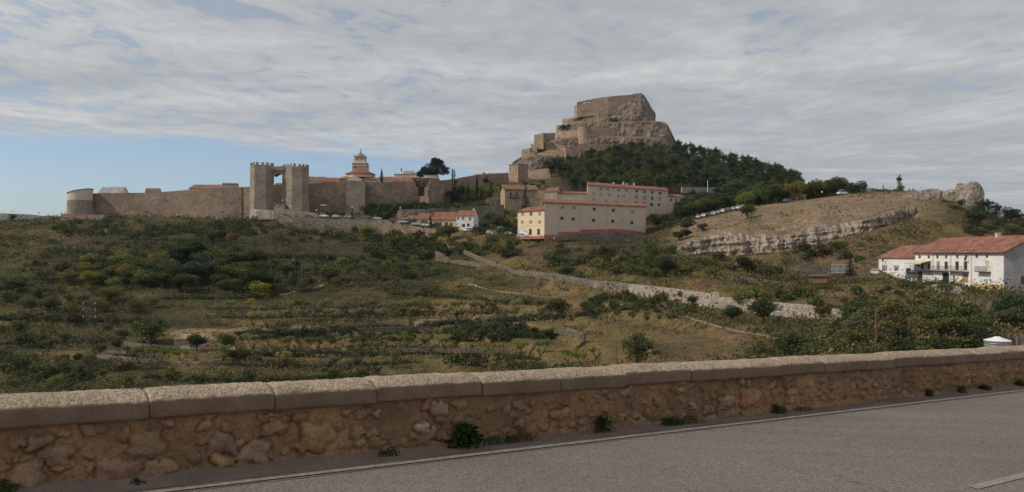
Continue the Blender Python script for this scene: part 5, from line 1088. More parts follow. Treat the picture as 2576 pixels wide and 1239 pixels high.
bl.tube((a, -.88, z_ + 1.2), (b, -.88, z_ + 1.2), .04, n=4); bl.build('balcony', M['metal_d'], H.root)
# gatehouse tower of the castle road
H = House('square_gatehouse', 'square tan gatehouse tower at the foot of the castle rock', (1280.5, 560), (1303, 552), 462, 'tower')
ze = H.loc(1281, 415)[1]; ops = [H.W(1254.1 + x * .2189, 216.9 + y * .2189, 1.6, 3.4, 'win') for x, y in ((137, 945), (200, 942), (200, 968), (138, 1003), (200, 1020))]
H.facade(ze, ops, M['castle'], zb=-4, D=9); H.roof(ze, ze + 1.0, 9, M['tile_dark'], over=.5, kind='hip')
# red roofed sheds and white house in front of the garden wall
def simple(name, label, A, B, vb, veave, vridge, D, wm, tm, ops=(), cat='house', over=.3, kind='gable', zb=-2, yr=None):
    h = House(name, label, A, B, vb, cat); ze = h.loc(A[0] + 1, veave)[1]
    yr = D / 2 if yr is None else yr; Yr = h.A.y + yr; zr = (HZ - vridge) / F * Yr - h.A.z
    h.facade(ze, [h.W(*o) for o in ops], M[wm], zb=zb, D=D); rf = h.roof(ze, max(zr, ze + .4), D, M[tm], over=over, kind=kind, yr=yr, wall_mt=M[wm]); h.rf = rf; h.ze = ze; h.zr = zr; return h
simple('open_shed', 'leftmost low red roofed shed behind the parked cars', (998, 349), (1023, 348), 560, 552, 548.2, 6, 'plaster_grey', 'tile', cat='shed')
simple('open_shed', 'second red roofed car shed with a dark open front', (1022.5, 347), (1049, 346), 562, 552.5, 544, 7, 'plaster_grey', 'tile', ((1036, 557, 22, 6, 'door', M['glass']),), cat='shed')  # no door here: dark pane stands for the shade inside the open front
simple('open_shed', 'third shed with higher red roof and dark opening by the cypress', (1049.5, 345), (1081, 344), 567, 551.5, 538, 8, 'plaster_cream', 'tile', ((1067, 560.5, 18, 8, 'door', M['glass']),), cat='shed')  # dark pane again painted in for the shaded opening, not a glass door
simple('workshop', 'workshop with the longest red roof and wide dark doors', (1087, 342), (1147, 340), 577, 553.5, 535.5, 10, 'plaster_cream', 'tile', ((1102, 565.5, 19, 12, 'door', M['wood']), (1123, 566.5, 9, 14, 'door', M['wood']), (1135, 568.5, 8, 15, 'door', M['wood'])), cat='building')
h = simple('white_house', 'small white house with red roof next to the workshop', (1148, 339.5), (1191, 338), 579, 543.5, 531.5, 9, 'plaster_white', 'tile', ((1152.8, 550.5, 5, 8.4, 'win', M['frame_w']), (1165, 550.5, 7, 8, 'shut', M['plaster_grey']), (1182.5, 551.5, 7, 8, 'shut', M['plaster_grey']), (1166, 568, 8, 8, 'door', M['glass']), (1178, 567, 7, 8, 'door', M['glass'])))
h.chimney(h.rf, h.L - 1, 4.5, h.zr - .4, h.zr + .9, .6, M['plaster_white'])
# roofs of the old town behind the wall
simple('town_house', 'white gabled house showing above the wall near the corner tower', (248, 430), (304, 430), 500, 486, 472, 9, 'plaster_white', 'plaster_grey', cat='house')
simple('town_house', 'tiny house with chimney and rosy roof above the left wall', (366, 430), (400, 432), 500, 484, 475, 8, 'plaster_cream', 'tile_old')
simple('town_house', 'wide old tiled roof above the left town wall', (476, 425), (560, 425), 490, 475, 466, 16, 'plaster_cream', 'tile_old')
h = simple('town_house', 'small pale flat roofed house beside the wide tiled roof', (560, 418), (597, 420), 490, 464.5, 461.5, 8, 'plaster_cream', 'tile_old')
simple('town_house', 'low roof with pale gable seen through the gate arch', (692, 430), (712, 430), 480, 466, 461.5, 6, 'plaster_cream', 'tile_old')
simple('town_house', 'ochre gabled house with tan roof right of the gate towers', (777, 425), (822, 428), 480, 456, 445.5, 14, 'plaster_cream', 'tile_old')
simple('town_house', 'red tiled roof left of the church', (812, 418), (852, 420), 480, 458, 448, 12, 'plaster_cream', 'tile')
simple('town_house', 'red tiled roof left of the ivy tower', (985, 415), (1058, 416), 480, 457.5, 448, 14, 'plaster_cream', 'tile')
def box_house(name, label, u0, u1, Y, vt, vb, D, wm, steps=(), ops=()):
    h = House(name, label, (u0, Y), (u1, Y), vb, 'house'); h.facade(h.loc(u0, vt)[1], [h.W(*o) for o in ops], M[wm], zb=-4, D=D)
    for i, (a, b, t, vt2) in enumerate(steps):
        x0, _ = h.loc(a, vt); x1, _ = h.loc(b, vt); _, z0 = h.loc(a, vt); _, z1 = h.loc(a, vt2); MB().box(x0, x1, t, t + 6, z0 + .003, z1).build('upper_storey', M[wm], h.root)
    x1 = h.L; MB().box(-.2, x1 + .2, -.2, D, h.loc(u0, vt)[1] + .002, h.loc(u0, vt)[1] + .25).build('cornice', M['plaster_grey'], h.root); return h
h = box_house('town_block', 'stepped cream block of flats left of the big evergreen', 992, 1056, 440, 439, 470, 12, 'plaster_cream', ((1014, 1038, 1, 429.5), (1038.5, 1048, 1.5, 434)))
MB().box(3, 3.7, 4, 4.7, 8.9, 10.6).build('chimney', M['tile_dark'], h.root)
h = simple('town_house', 'pale gabled house behind the slim cypress', (950, 425), (985, 425), 470, 453, 446, 10, 'plaster_cream', 'tile_old')
h = box_house('town_house', 'low white parapet house under the big evergreen', 1066, 1100, 410, 441.5, 460, 8, 'plaster_white')
# church
CH = root('church', 'church with octagonal tiled drum roofs and a slender baroque bell tower', 'church', P(900, 460, 430)); Y0 = 430; k_ = Y0 / F
def cx(u): return (u - 900) * k_
def cz(v): return (460 - v) * k_
def octp(c, r, ry=None, n=8, ph=math.pi / 8): return [(c + r * math.cos(ph + 2 * math.pi * i / n), 8 + (ry or r) * math.sin(ph + 2 * math.pi * i / n)) for i in range(n)]
mb = MB(); c_ = cx(897); mb.box(cx(846), cx(948), 1, 15, cz(470), cz(451)); mb.build('nave', M['plaster_cream'], CH)
mb = MB(); mb.add([(cx(843.5), 0, cz(450.5)), (cx(951), 0, cz(450.5)), (cx(951), 16, cz(450.5)), (cx(843.5), 16, cz(450.5)), (cx(866), 6, cz(440.5)), (cx(936), 6, cz(440.5)), (cx(936), 10, cz(440.5)), (cx(866), 10, cz(440.5)), (cx(843.5), 0, cz(452)), (cx(951), 0, cz(452)), (cx(951), 16, cz(452)), (cx(843.5), 16, cz(452))], [(0, 1, 5, 4), (1, 2, 6, 5), (2, 3, 7, 6), (3, 0, 4, 7), (4, 5, 6, 7), (0, 8, 9, 1), (1, 9, 10, 2), (3, 11, 8, 0), (11, 10, 9, 8)]); mb.build('nave_roof', M['tile_old'], CH)
mb = MB(); mb.add([(cx(874), -1.2, cz(470)), (cx(911), -1.2, cz(470)), (cx(911), -1.2, cz(452)), (cx(893), -1.2, cz(443)), (cx(874), -1.2, cz(452)), (cx(874), 4, cz(470)), (cx(911), 4, cz(470)), (cx(911), 4, cz(452)), (cx(893), 4, cz(443)), (cx(874), 4, cz(452))], [(0, 1, 2, 3, 4), (1, 6, 7, 2), (2, 7, 8, 3), (3, 8, 9, 4), (4, 9, 5, 0)]); mb.build('gable', M['plaster_beige'], CH)
mb = MB(); mb.prism(octp(cx(900), 36.0 * k_), cz(445), cz(435)); mb.build('drum', M['plaster_beige'], CH)
mb = MB(); P8 = octp(cx(900), 40 * k_); n = 8; mb.add([(x, y, cz(435)) for x, y in P8] + [(cx(900), 8, cz(418.5))] + [(x, y, cz(436.3)) for x, y in P8], [(i, (i + 1) % 8, 8) for i in range(8)] + [(9 + i, 9 + (i + 1) % 8, (i + 1) % 8, i) for i in range(8)] + [tuple(range(16, 8, -1))]); mb.build('drum_roof', M['tile'], CH)
BT = MB(); b0 = cx(894.7); q = lambda hw, v0, v1, hw2=None: BT.prism([(b0 - hw * k_, 14 - hw * k_), (b0 + hw * k_, 14 - hw * k_), (b0 + hw * k_, 14 + hw * k_), (b0 - hw * k_, 14 + hw * k_)], cz(v0), cz(v1), [(b0 + sx * (hw2 or hw) * k_, 14 + sy * (hw2 or hw) * k_) for sx, sy in ((-1, -1), (1, -1), (1, 1), (-1, 1))])
q(18.2, 450, 414); q(19.4, 414, 412.8); q(18, 412.8, 406); q(19.2, 406, 405); q(17.8, 405, 401.5, 15); q(15, 401.5, 399, 13.6); q(13.2, 399, 388); q(14.4, 388, 387)
BT.build('bell_tower', M['church_stone'], CH)
mb = MB()
for u, v, w_, h_ in ((890, 393, 2.6, 5.5), (900.5, 393, 2.6, 5.5), (885, 417, 3.5, 5)): mb.box(cx(u - w_ / 2), cx(u + w_ / 2), 14 - 13.35 * k_ if v < 400 else 14 - 18.65 * k_, 14 - 12 * k_, cz(v + h_ / 2), cz(v - h_ / 2))
mb.build('belfry_opening', M['glass'], CH)
mb = MB(); n = 8; R_ = [(13 * k_, cz(386.6)), (10.5 * k_, cz(384)), (6 * k_, cz(380)), (2.5 * k_, cz(377)), (1.3 * k_, cz(375)), (1.6 * k_, cz(373)), (0, cz(371))]; mb.lathe(R_, 8, b0, 14, math.pi / 8, math.pi / 8 + 2 * math.pi); mb.build('cupola', M['tile_dark'], CH)
mb = MB(); mb.tube((b0, 14, cz(372)), (b0, 14, cz(366)), .1); mb.tube((b0 - .7, 14, cz(368)), (b0 + .7, 14, cz(368)), .09); mb.build('cross', M['metal_d'], CH)
for dx in (-14, 14):
    mb = MB(); mb.ball((b0 + dx * k_, 14 - 14 * k_, cz(385.6)), .35); mb.build('finial', M['wall_grey'], CH)
# long white house on the right
H = House('white_row_house', 'long white row house with red tiled roof, balconies and ochre plinth', (2301.5, 189), (2524.7, 155), 737.4, 'house')
def c3(x, y): return 2033.7 + x * .2461, 576.2 + y * .2461
ze = H.loc(2520, 635.5)[1]; WD = M['wood']
w3 = lambda x, y, w, h, k='win', m_=None: H.W(*c3(x, y), w, h, k, m_)
zlow = lambda x: H.loc(c3(x, 0)[0], 0)[1]
ops = [w3(x, y, 6.0, 8.2) for x, y in ((1137, 288), (1230, 289), (1318, 287), (1407, 287), (1520, 285), (1610, 284), (1720, 282), (1824, 281))]
ops += [w3(1123, 371, 7.5, 8.5), w3(1160, 385, 7.5, 15.5), w3(1228, 385, 7, 15.5), w3(1327, 377, 8.2, 20, 'shut', M['plaster_grey']), w3(1407, 377, 8.4, 20, 'win', WD), w3(1518, 378, 9, 22, 'win', WD), w3(1605, 378, 9, 22, 'win', WD), w3(1826, 380, 9.5, 26, 'shut', M['plaster_cream'])]
ops += [w3(1140, 492, 12, 27, 'door', M['glass']), w3(1403, 512, 17, 31, 'door', M['glass']), w3(1487, 520, 5.6, 19, 'door', WD), w3(1603, 505, 15, 24, 'door', M['wood_l']), w3(1820, 545, 5.5, 15, 'shut', M['plaster_grey'])]
H.facade(ze, ops, M['plaster_white'], zb=-1, D=13)
r = H.roof(ze, ze + 3.3, 13, M['tile'], over=.5, yr=6.5, wall_mt=M['plaster_grey'])  # grey gables on a white house: the end's shade put into the colour

e1 = MB(); e1.box(H.L + .002, H.L + .03, .02, 12.98, -1.5, ze); e1.build('side_wall_shade', M['plaster_grey'], H.root)  # grey sheet over the white end wall, painting its shade
xq, zq = H.loc(*c3(1890, 0)); ww_ = MB(); ww_.box(H.L + .031, H.L + .06, 3.4, 4.3, H.loc(2524, 712)[1] - 0.2, H.loc(2524, 712)[1] + 1.3); ww_.build('window', M['glass'], H.root)
# plinth follows the lane
def plinth(x0, x1, va, vb_):
    a, za = H.loc(*c3(x0, va)); b, zb_ = H.loc(*c3(x1, vb_)); MB().add([(a, -.05, -1.5), (b, -.05, -1.5), (b, -.05, zb_), (a, -.05, za), (a, 0, za), (b, 0, zb_)], [(0, 1, 2, 3), (3, 2, 5, 4)]).build('plinth', M['ochre'], H.root) if False else None
    m_ = MB(); m_.add([(a, -.05, -1.5), (b, -.05, -1.5), (b, -.05, zb_), (a, -.05, za), (a, 0, za), (b, 0, zb_)], [(0, 1, 2, 3), (3, 2, 5, 4)]); m_.build('plinth', M['ochre'], H.root)
plinth(1668, 1990, 566, 570); plinth(1500, 1566, 533, 533); plinth(1295, 1366, 520, 524)
def balcony(x0, x1, y, hgt=52, mt='metal_d', posts=24, dep=1.0):
    a, z_ = H.loc(*c3(x0, y)); b, _ = H.loc(*c3(x1, y)); z1 = H.loc(*c3((x0 + x1) / 2, y - hgt))[1]; m_ = MB().box(a, b, -dep, -.003, z_ - .12, z_)
    for i in range(posts): x = a + (b - a) * i / (posts - 1); m_.tube((x, -dep + .03, z_), (x, -dep + .03, z1), .022, n=4)
    for xx in (a, b):
        m_.tube((xx, -dep + .03, z1), (xx, 0, z1), .03, n=4)
    m_.tube((a, -dep + .03, z1), (b, -dep + .03, z1), .035, n=4); m_.build('balcony', M[mt], H.root)
balcony(1070, 1275, 422, 44); balcony(1280, 1437, 425, 44); balcony(1450, 1643, 430, 48); balcony(1745, 1868, 436, 50)
a, za = H.loc(*c3(1085, 322)); b, _ = H.loc(*c3(1255, 322)); _, z2 = H.loc(*c3(1085, 352)); m_ = MB(); m_.add([(a, -.003, za), (b, -.003, za), (b, -2.4, z2 + .1), (a, -2.4, z2 + .1), (a, -2.4, z2 - .15), (b, -2.4, z2 - .15)], [(0, 3, 2, 1), (3, 4, 5, 2)]); m_.build('awning', M['canvas'], H.root)
for x in (1278, 1458, 1668): p_, _ = H.loc(*c3(x, 400)); MB().tube((p_, -.12, 0), (p_, -.12, ze - .1), .06, n=6).build('drainpipe', M['plaster_cream'], H.root)
MB().tube((0, -.55, ze - .1), (H.L, -.55, ze - .1), .08, n=6).build('gutter', M['metal_d'], H.root)
for x in (1637,):
    p_, z_ = H.loc(*c3(x, 310)); m_ = MB().tube((p_, 0, z_ + .5), (p_, -.7, z_ + .5), .03, n=4); m_.lathe([(0, z_ + .45), (.18, z_ + .3), (.25, z_ + .05), (.12, z_ - .35), (0, z_ - .4)], 6, p_, -.7); m_.build('wall_lamp', M['metal_d'], H.root)
for u, v in ((2448, 611), (2557, 607)):
    t_, _ = H.loc(u - 12, 630); H.chimney(r, t_ if t_ < H.L - 1 else H.L - 1.5, 6.3, ze + 2.9, ze + 4.0, .8)
H = House('white_annex', 'lower white wing with red roof at the left end of the row house', (2210.5, 206.5), (2300, 189.3), 700, 'house')
ze = H.loc(2298, 648.5)[1]
ops = [H.W(*c3(x, y), w, h, k, m_) for x, y, w, h, k, m_ in ((779, 402, 13, 14, 'shut', M['plaster_grey']), (899, 402, 13, 13, 'shut', M['plaster_grey']), (1023, 437, 13, 17, 'door', M['glass']))]
H.facade(ze, ops, M['plaster_white'], zb=-3, D=13); r = H.roof(ze, ze + 2.9, 13, M['tile'], over=.4, yr=6.5, wall_mt=M['plaster_white'])
p_, z_ = H.loc(*c3(787, 322)); m_ = MB().tube((p_, 0, z_ + .5), (p_, -.7, z_ + .5), .03, n=4); m_.lathe([(0, z_ + .45), (.18, z_ + .3), (.25, z_ + .05), (.12, z_ - .35), (0, z_ - .4)], 6, p_, -.7); m_.build('wall_lamp', M['metal_d'], H.root)
# water tank
wt = root('water_tank', 'round white water tank with conical lid behind the parapet', 'tank', P(2509.5, 874, 62)); k2 = 62 / F
MB().lathe([(30 * k2, -2), (30 * k2, 16 * k2), (31 * k2, 16 * k2), (31 * k2, 17.5 * k2)], 40).build('tank', M['white'], wt, True)
MB().lathe([(31 * k2, 17.5 * k2), (20 * k2, 21 * k2), (8 * k2, 25 * k2), (7 * k2, 26.5 * k2), (0, 26.5 * k2)], 40).build('lid', M['white'], wt, True)
for dz in (4, 10): MB().lathe([(30.05 * k2, dz * k2), (30.5 * k2, dz * k2 + .03), (30.05 * k2, dz * k2 + .06)], 40).build('hoop', M['metal'], wt)
# walled garden with cistern, lower left
def gw(pts, lab, mt='dry_grey', th=.5, hgt=1.2, cat='wall', name='garden_wall'):
    Q = []
    for u, v in pts: h_ = hit(u, v + 8); Q.append((u, h_.y, v, v + hgt / h_.y * F + 6))
    wall(name, Q, th, M[mt], lab, cat)
M['concrete'] = rough_mat('pale_concrete', (.30, .265, .23), .2, .6, 4)
gw([(242, 890), (262, 884), (305, 881), (340, 884)], 'low far kerb of the walled garden', 'concrete', .4, .8); gw([(242, 891), (300, 898), (370, 906), (440, 911), (500, 911), (560, 903)], 'long brown front wall of the walled garden', 'wall_brown', .5, 1.6)
gw([(305, 866), (312, 862), (350, 865), (420, 870), (480, 871), (520, 866)], 'curved pale wall of the old cistern', 'concrete', .5, 1.2)
h_ = hit(470, 868); H = House('garden_hut', 'small stone hut with tan flat roof beside the cistern', (438, h_.y), (505, h_.y + 1), 872, 'shed'); M['tan_roof'] = rough_mat('tan_sheet_roof', (.30, .215, .13)); H.facade(1.7, [(3.2, 4.4, .1, 1.5, 'door', M['wood'])], M['house_stone'], D=4); H.roof(1.7, 2.3, 4, M['tan_roof'], over=.3, kind='mono')
h_ = hit(2060, 705); H = House('shack', 'lean-to shack of dark boards with a pale sheet on its side', (2035, 180), (2082, 178), 712, 'shed'); H.facade(1.4, [], M['wood'], D=3); H.roof(1.4, 1.6, 3, M['metal_d'], over=.3, kind='mono'); MB().add([(3.6, -.3, -.2), (4.6, -.35, -.2), (4.9, -.2, 1.1), (3.9, -.15, .8), (3.6, -.25, .3)], [(0, 1, 2, 3, 4)])
h_ = hit(865, 900); H = House('toolshed', 'tiny rusty tool shed with white sheets in the lower field', (868, h_.y), (905, h_.y), 905, 'shed'); H.facade(1.0, [], M['brick_red'], D=2); H.roof(1.0, 1.3, 2, M['tile_old'], over=.2, kind='mono')
# ---------------- trees, bushes ----------------
def T(kind, mat, u, v, hp, label, wide=1.0, group=None, cat='tree', name=None, Y=None, ymin=45):
    loc = at(u, Y) if Y else hit(u, v, ymin)
    if Y and v is not None: loc.z = (HZ - v) / F * Y
    return tree(kind, mat, loc, px_h(loc, hp), label, name, cat, group, wide)
rnd.seed(21)
# landmark trees
T('cloudpine', 'leaf_blue', 1096, 452, 56, 'big many-headed dark evergreen beside the pale block of flats', 1.75, Y=415, name='evergreen_tree')
T('cloudpine', 'leaf_blue', 1066, 452, 33, 'smaller dark evergreen leaning left of the big one', 1.5, Y=418, name='evergreen_tree')
T('cypress', 'leaf_cyp', 960, 461, 36, 'slim dark cypress behind the town wall right of the church', 1.5, Y=405, name='cypress')
T('cypress', 'leaf_cyp', 1163.5, 505, 46, 'shortest of the garden cypresses, next to the dark conifer', 1.1, Y=400, name='cypress')
T('cypress', 'leaf_cyp', 1177, 520, 63, 'middle garden cypress standing between two others', .85, Y=385, name='cypress')
T('cypress', 'leaf_cyp', 1200, 520, 82, 'tallest slender cypress above the garden terrace wall', .7, Y=386, name='cypress')
T('cypress', 'leaf_cyp', 886.5, 553, 29, 'small narrow cypress between the parked cars', 1.1, Y=358, name='cypress')
T('cypress', 'leaf_cyp', 1082.5, 572, 36, 'narrow dark cypress in front of the red roofed workshop', 1.2, Y=333, name='cypress')
T('spruce', 'leaf_blue', 1322, 527, 64, 'blue green spruce in front of the balcony house', 1.0, Y=368, name='spruce')
T('spruce', 'leaf_blue', 1143, 506, 82, 'tall sparse dark conifer in the garden below the upper wall', .75, Y=405, name='spruce')
T('spruce', 'leaf_blue', 2138, 697, 64, 'dark spruce beside the fence left of the white row house', 1.1, Y=168, name='spruce')
T('pine', 'leaf_pine', 2129, None, 45, 'tall round tree on the ridge with cypress at its right', 1.7, Y=330)
T('pine', 'leaf_dark', 2263, None, 50, 'upright dark tree on the skyline of the rocky hill', .8, Y=305)
T('broad', 'leaf_olive', 2266, None, 22, 'low olive green tree in front of the upright skyline tree', 1.3, Y=296)
T('cypress', 'leaf_cyp', 2222, None, 30, 'thin cypress on the skyline right of the ridge trees', .8, Y=320, name='cypress')
T('spruce', 'leaf_cyp', 2172, None, 28, 'small dark conifer pair on the skyline behind the slope', 1.0, Y=330, name='spruce')
T('broad', 'leaf_mid', 33, 558, 25, 'lone round tree on the left skyline beside the distant ridge', 1.3, Y=392)
T('broad', 'leaf_mid', 1880, None, 42, 'single green tree standing on the gravel slope', 1.5, Y=266)
T('broad', 'leaf_dark', 1708, None, 30, 'left dark round bush at the low end of the gravel slope', 1.7, Y=262)
T('broad', 'leaf_dark', 1726, None, 27, 'right dark round bush at the low end of the gravel slope', 1.7, Y=263)
T('broad', 'leaf_rust', 1768, None, 24, 'brown loose bush on the gravel slope above the cliff', 1.8, Y=268)
T('broad', 'leaf_olive', 2398, 537, 30, 'olive green tree between rock hump and monolith', 1.5, Y=250)
T('broad', 'leaf_olive', 2418, 522, 24, 'small tree close against the monolith', 1.4, Y=252)
for u, v, hp, m_, lab, k_ in [(380, 868, 78, 'leaf_mid', 'tall green tree beside the old cistern', 'broad'), (495, 884, 48, 'leaf_dark', 'dark round tree next to the hut in the walled garden', 'broad'), (566, 884, 50, 'leaf_olive', 'olive tree right of the walled garden', 'broad'), (655, 752, 50, 'leaf_bright', 'bright green willow-like tree by the short path', 'broad'), (405, 668, 46, 'leaf_gold', 'golden yellow tree on the upper slope', 'broad'), (925, 605, 44, 'leaf_bright', 'light green tree against the car park wall', 'broad'), (1130, 606, 44, 'leaf_mid', 'green tree in front of the workshop yard', 'broad'), (968, 551, 22, 'leaf_bright', 'small bright tree at the end of the car row', 'broad'), (1401, 792, 50, 'leaf_mid', 'full green almond at the track bend', 'broad'), (1604, 922, 92, 'leaf_olive', 'tall loose tree just beyond the parapet', 'broad'), (1982, 902, 90, 'leaf_mid', 'wide spreading tree just beyond the parapet, right part', 'broad'), (1843, 810, 48, 'leaf_dark', 'left one of the twin dark round bushes by the white wall', 'broad'), (1922, 815, 70, 'leaf_dark', 'right and taller one of the twin dark bushes by the white wall', 'broad'), (1867, 772, 52, 'leaf_bright', 'bright green tree in front of the white wall', 'broad'), (1817, 735, 44, 'leaf_rust', 'half bare tree above the white wall', 'bare'), (1675, 698, 52, 'leaf_dark', 'dark dense tree below the gravel bank', 'broad'), (1872, 684, 44, 'leaf_dark', 'dark rounded tree below the cliff', 'broad'), (1925, 702, 40, 'leaf_olive', 'olive green bushy tree below the cliff', 'broad'), (1995, 698, 60, 'leaf_rust', 'brown half bare tree on the bank below the cliff', 'bare'), (1792, 700, 34, 'leaf_olive', 'pale green small tree left of the small terrace', 'broad')]:
    T(k_, m_, u, v, hp * 1.05, lab, 1.6 if k_ == 'broad' and hp < 80 else 1.3)
# pine wood
for Y in np.arange(446, 702, 9.6):
    for X in np.arange(18, 330, 8.6):
        x = X + rnd.uniform(-3.5, 3.5); y = Y + rnd.uniform(-4, 4); u = CU + F * x / y
        z = float(TZxy(x, y)); v = HZ - F * z / y
        if not (1372 < u < 2010): continue
        if u < 1440 and v > 478 - (1440 - u) * .5: continue
        if v < 378 or (u < 1480 and y > 640) or (1655 < u < 1700 and y > 655): continue
        reg = 'left edge of the pine wood under the castle' if u < 1560 else ('middle of the pine wood behind the beige blocks' if u < 1720 else 'right slope of the pine wood below the castle')
        dark = rnd.random() < (.75 if u > 1700 else .6); qtree('pine', 'leaf_pine' if dark else 'leaf_mid', Vector((x, y, z)), rnd.uniform(9.0, 13.5), ('dark' if dark else 'lighter green') + ' pine in the ' + reg, 'pine_tree', 'pine tree', 'pines covering the castle hill', rnd.uniform(1.2, 1.7))
# ridge trees, garden trees, mixed groves: (region box, kinds, count, label)
def grove(u0, u1, v0, v1, n, kinds, hp, lab, grp, wide=1.3, edge=None, Yr=None, kindcat='tree'):
    for i in range(n):
        u = u0 + (u1 - u0) * (i + rnd.random()) / n
        if Yr: loc = at(u, rnd.uniform(*Yr))
        else: loc = hit(u, rnd.uniform(v0, v1) if edge is None else edge(u) + rnd.uniform(v0, v1))
        k_, m_ = rnd.choice(kinds); adj = {'leaf_dark': 'dark green', 'leaf_mid': 'green', 'leaf_olive': 'olive green', 'leaf_bright': 'bright green', 'leaf_rust': 'brownish', 'leaf_pine': 'deep green', 'leaf_blue': 'blue green', 'leaf_cyp': 'blackish', 'leaf_gold': 'yellow'}[m_]
        h = px_h(loc, rnd.uniform(*hp))
        if k_ == 'bush': qbush(m_, loc, h * rnd.uniform(1.3, 2.1), h, f'{adj} bush {lab}', grp.replace('trees', 'bushes'))
        else: qtree(k_, m_, loc, h, f'{adj} tree {lab}', group=grp, wide=wide * rnd.uniform(.85, 1.2))
D, Mi, O, Br, Ru = [('broad', x) for x in ('leaf_dark', 'leaf_mid', 'leaf_olive', 'leaf_bright', 'leaf_rust')]; PN = ('pine', 'leaf_pine')
b = lambda m_: ('bush', m_)
grove(1868, 2120, 0, 0, 30, [Br, O, Mi, Mi, D], (46, 60), 'in the row along the ridge road', 'trees along the ridge road', 1.2, Yr=(305, 335))
grove(1840, 2160, 0, 0, 30, [Mi, D, PN, D], (46, 60), 'behind the ridge road', 'trees behind the ridge road', 1.3, Yr=(345, 420))
grove(2150, 2290, 0, 0, 12, [D, Mi, PN], (10, 20), 'on the skyline behind the gravel slope', 'small skyline trees', 1.3, Yr=(300, 320))
grove(1712, 1860, 0, 0, 26, [D, D, Mi, PN, O], (36, 54), 'between the beige blocks and the ridge road', 'trees right of the beige blocks', 1.4, Yr=(318, 372))
grove(1640, 1720, 0, 0, 10, [D, Mi, D], (22, 34), 'hiding the foot of the cream blocks', 'trees below the cream blocks', 1.5, Yr=(325, 360))
grove(1730, 1850, 0, 0, 12, [D, Mi, PN], (36, 50), 'at the foot of the pine wood', 'trees at the foot of the pine wood', 1.4, Yr=(378, 412))
grove(1425, 1480, 0, 0, 4, [Mi, D, Br], (28, 36), 'beside the uphill beige block', 'trees beside the uphill block', 1.5, Yr=(362, 385))
grove(1120, 1275, 0, 0, 16, [Mi, Br, Br, O], (26, 44), 'in the garden under the upper town wall', 'trees in the terrace garden', 1.4, Yr=(392, 440))
grove(1118, 1270, 0, 0, 12, [('spruce', 'leaf_blue'), D, ('cypress', 'leaf_cyp'), PN], (26, 48), 'under the climbing town wall', 'conifers under the climbing town wall', 1.2, Yr=(400, 440))
grove(920, 1060, 0, 0, 10, [D, b('leaf_dark'), D], (24, 40), 'in the shade of the town wall', 'trees in the shade of the town wall', 1.5, Yr=(374, 386))
grove(1320, 1375, 0, 0, 6, [Br, Mi], (14, 22), 'at the foot of the square gatehouse', 'trees by the square gatehouse', 1.4, Yr=(470, 520))
grove(1270, 1330, 0, 0, 6, [Br, Mi, O], (20, 30), 'behind the balcony house', 'trees behind the balcony house', 1.4, Yr=(410, 450))
grove(1195, 1275, 0, 0, 14, [PN, D], (13, 24), 'seen over the climbing town wall', 'trees over the climbing town wall', 1.3, Yr=(545, 600))
grove(930, 1110, 0, 0, 18, [b('leaf_dark'), b('leaf_mid'), b('leaf_dark')], (16, 40), 'against the foot of the town wall', 'bushes against the town wall', Yr=(366, 384))
grove(1070, 1230, 0, 0, 14, [b('leaf_dark'), b('leaf_rust'), b('leaf_dark')], (12, 20), 'along the garden terrace', 'hedge bushes of the garden terrace', Yr=(370, 384))
grove(1200, 1300, 560, 592, 12, [D, Mi, b('leaf_dark'), O], (18, 34), 'between the white house and the yellow house', 'trees around the lower car park', 1.3)
grove(1205, 1262, 0, 0, 5, [D, Mi], (20, 34), 'beside the small white house', 'trees beside the small white house', 1.3, Yr=(345, 358))
grove(1640, 1740, 545, 575, 6, [b('leaf_dark')], (16, 28), 'on the bank right of the beige block', 'bushes on the bank right of the beige block')
grove(2446, 2600, 0, 0, 22, [PN, PN, D], (30, 46), 'in the dark wood right of the monolith', 'pines right of the monolith', 1.5, Yr=(232, 262))
grove(2420, 2600, 0, 0, 16, [PN, D], (26, 44), 'at the lower edge of the wood right of the monolith', 'pines right of the monolith, lower edge', 1.6, Yr=(212, 232))
# left slope: dense shrub belts
grove(400, 660, 660, 735, 34, [D, D, Mi, Mi, ('broad', 'leaf_blue')], (40, 66), 'in the dark grove on the left slope', 'trees of the dark grove', 1.6)
grove(520, 570, 610, 665, 3, [PN], (40, 56), 'above the dark grove', 'trees above the dark grove', 1.3)
grove(220, 430, 675, 730, 26, [Br, Br, O, Mi], (32, 52), 'in the light green thicket on the left slope', 'trees of the light thicket', 1.6)
grove(0, 400, 690, 790, 46, [Mi, O, O, D, Mi], (26, 46), 'scattered on the left slope', 'trees scattered on the left slope', 1.6)
grove(620, 850, 670, 735, 22, [PN, D, O, Mi], (28, 48), 'under the brown ledge', 'trees under the brown ledge', 1.4)
grove(830, 1110, 650, 705, 24, [O, Mi, Br, D], (22, 36), 'on the slope left of the footpath', 'trees left of the footpath', 1.4)
BD, BM, BO, BR, BB = b('leaf_dark'), b('leaf_mid'), b('leaf_olive'), b('leaf_rust'), b('leaf_bright')
grove(150, 640, 562, 600, 80, [BD, BD, BM], (12, 22), 'in the belt under the left town wall', 'bushes under the left town wall')
grove(560, 720, 560, 590, 14, [BD, BM, BO], (12, 26), 'below the gate towers', 'bushes below the gate towers')
grove(690, 1100, 586, 612, 46, [BD, BD, BM], (12, 24), 'at the foot of the car park wall', 'bushes under the car park wall')
grove(930, 1115, 606, 658, 50, [BD, BD, BM], (16, 28), 'in the dark thicket left of the footpath', 'bushes of the dark thicket')
grove(0, 600, 600, 700, 70, [BM, BO, BR, BD], (10, 22), 'on the upper left slope', 'bushes on the upper left slope')
grove(0, 330, 770, 960, 50, [BD, BM, BO, BR], (12, 26), 'on the lower left slope', 'bushes on the lower left slope')
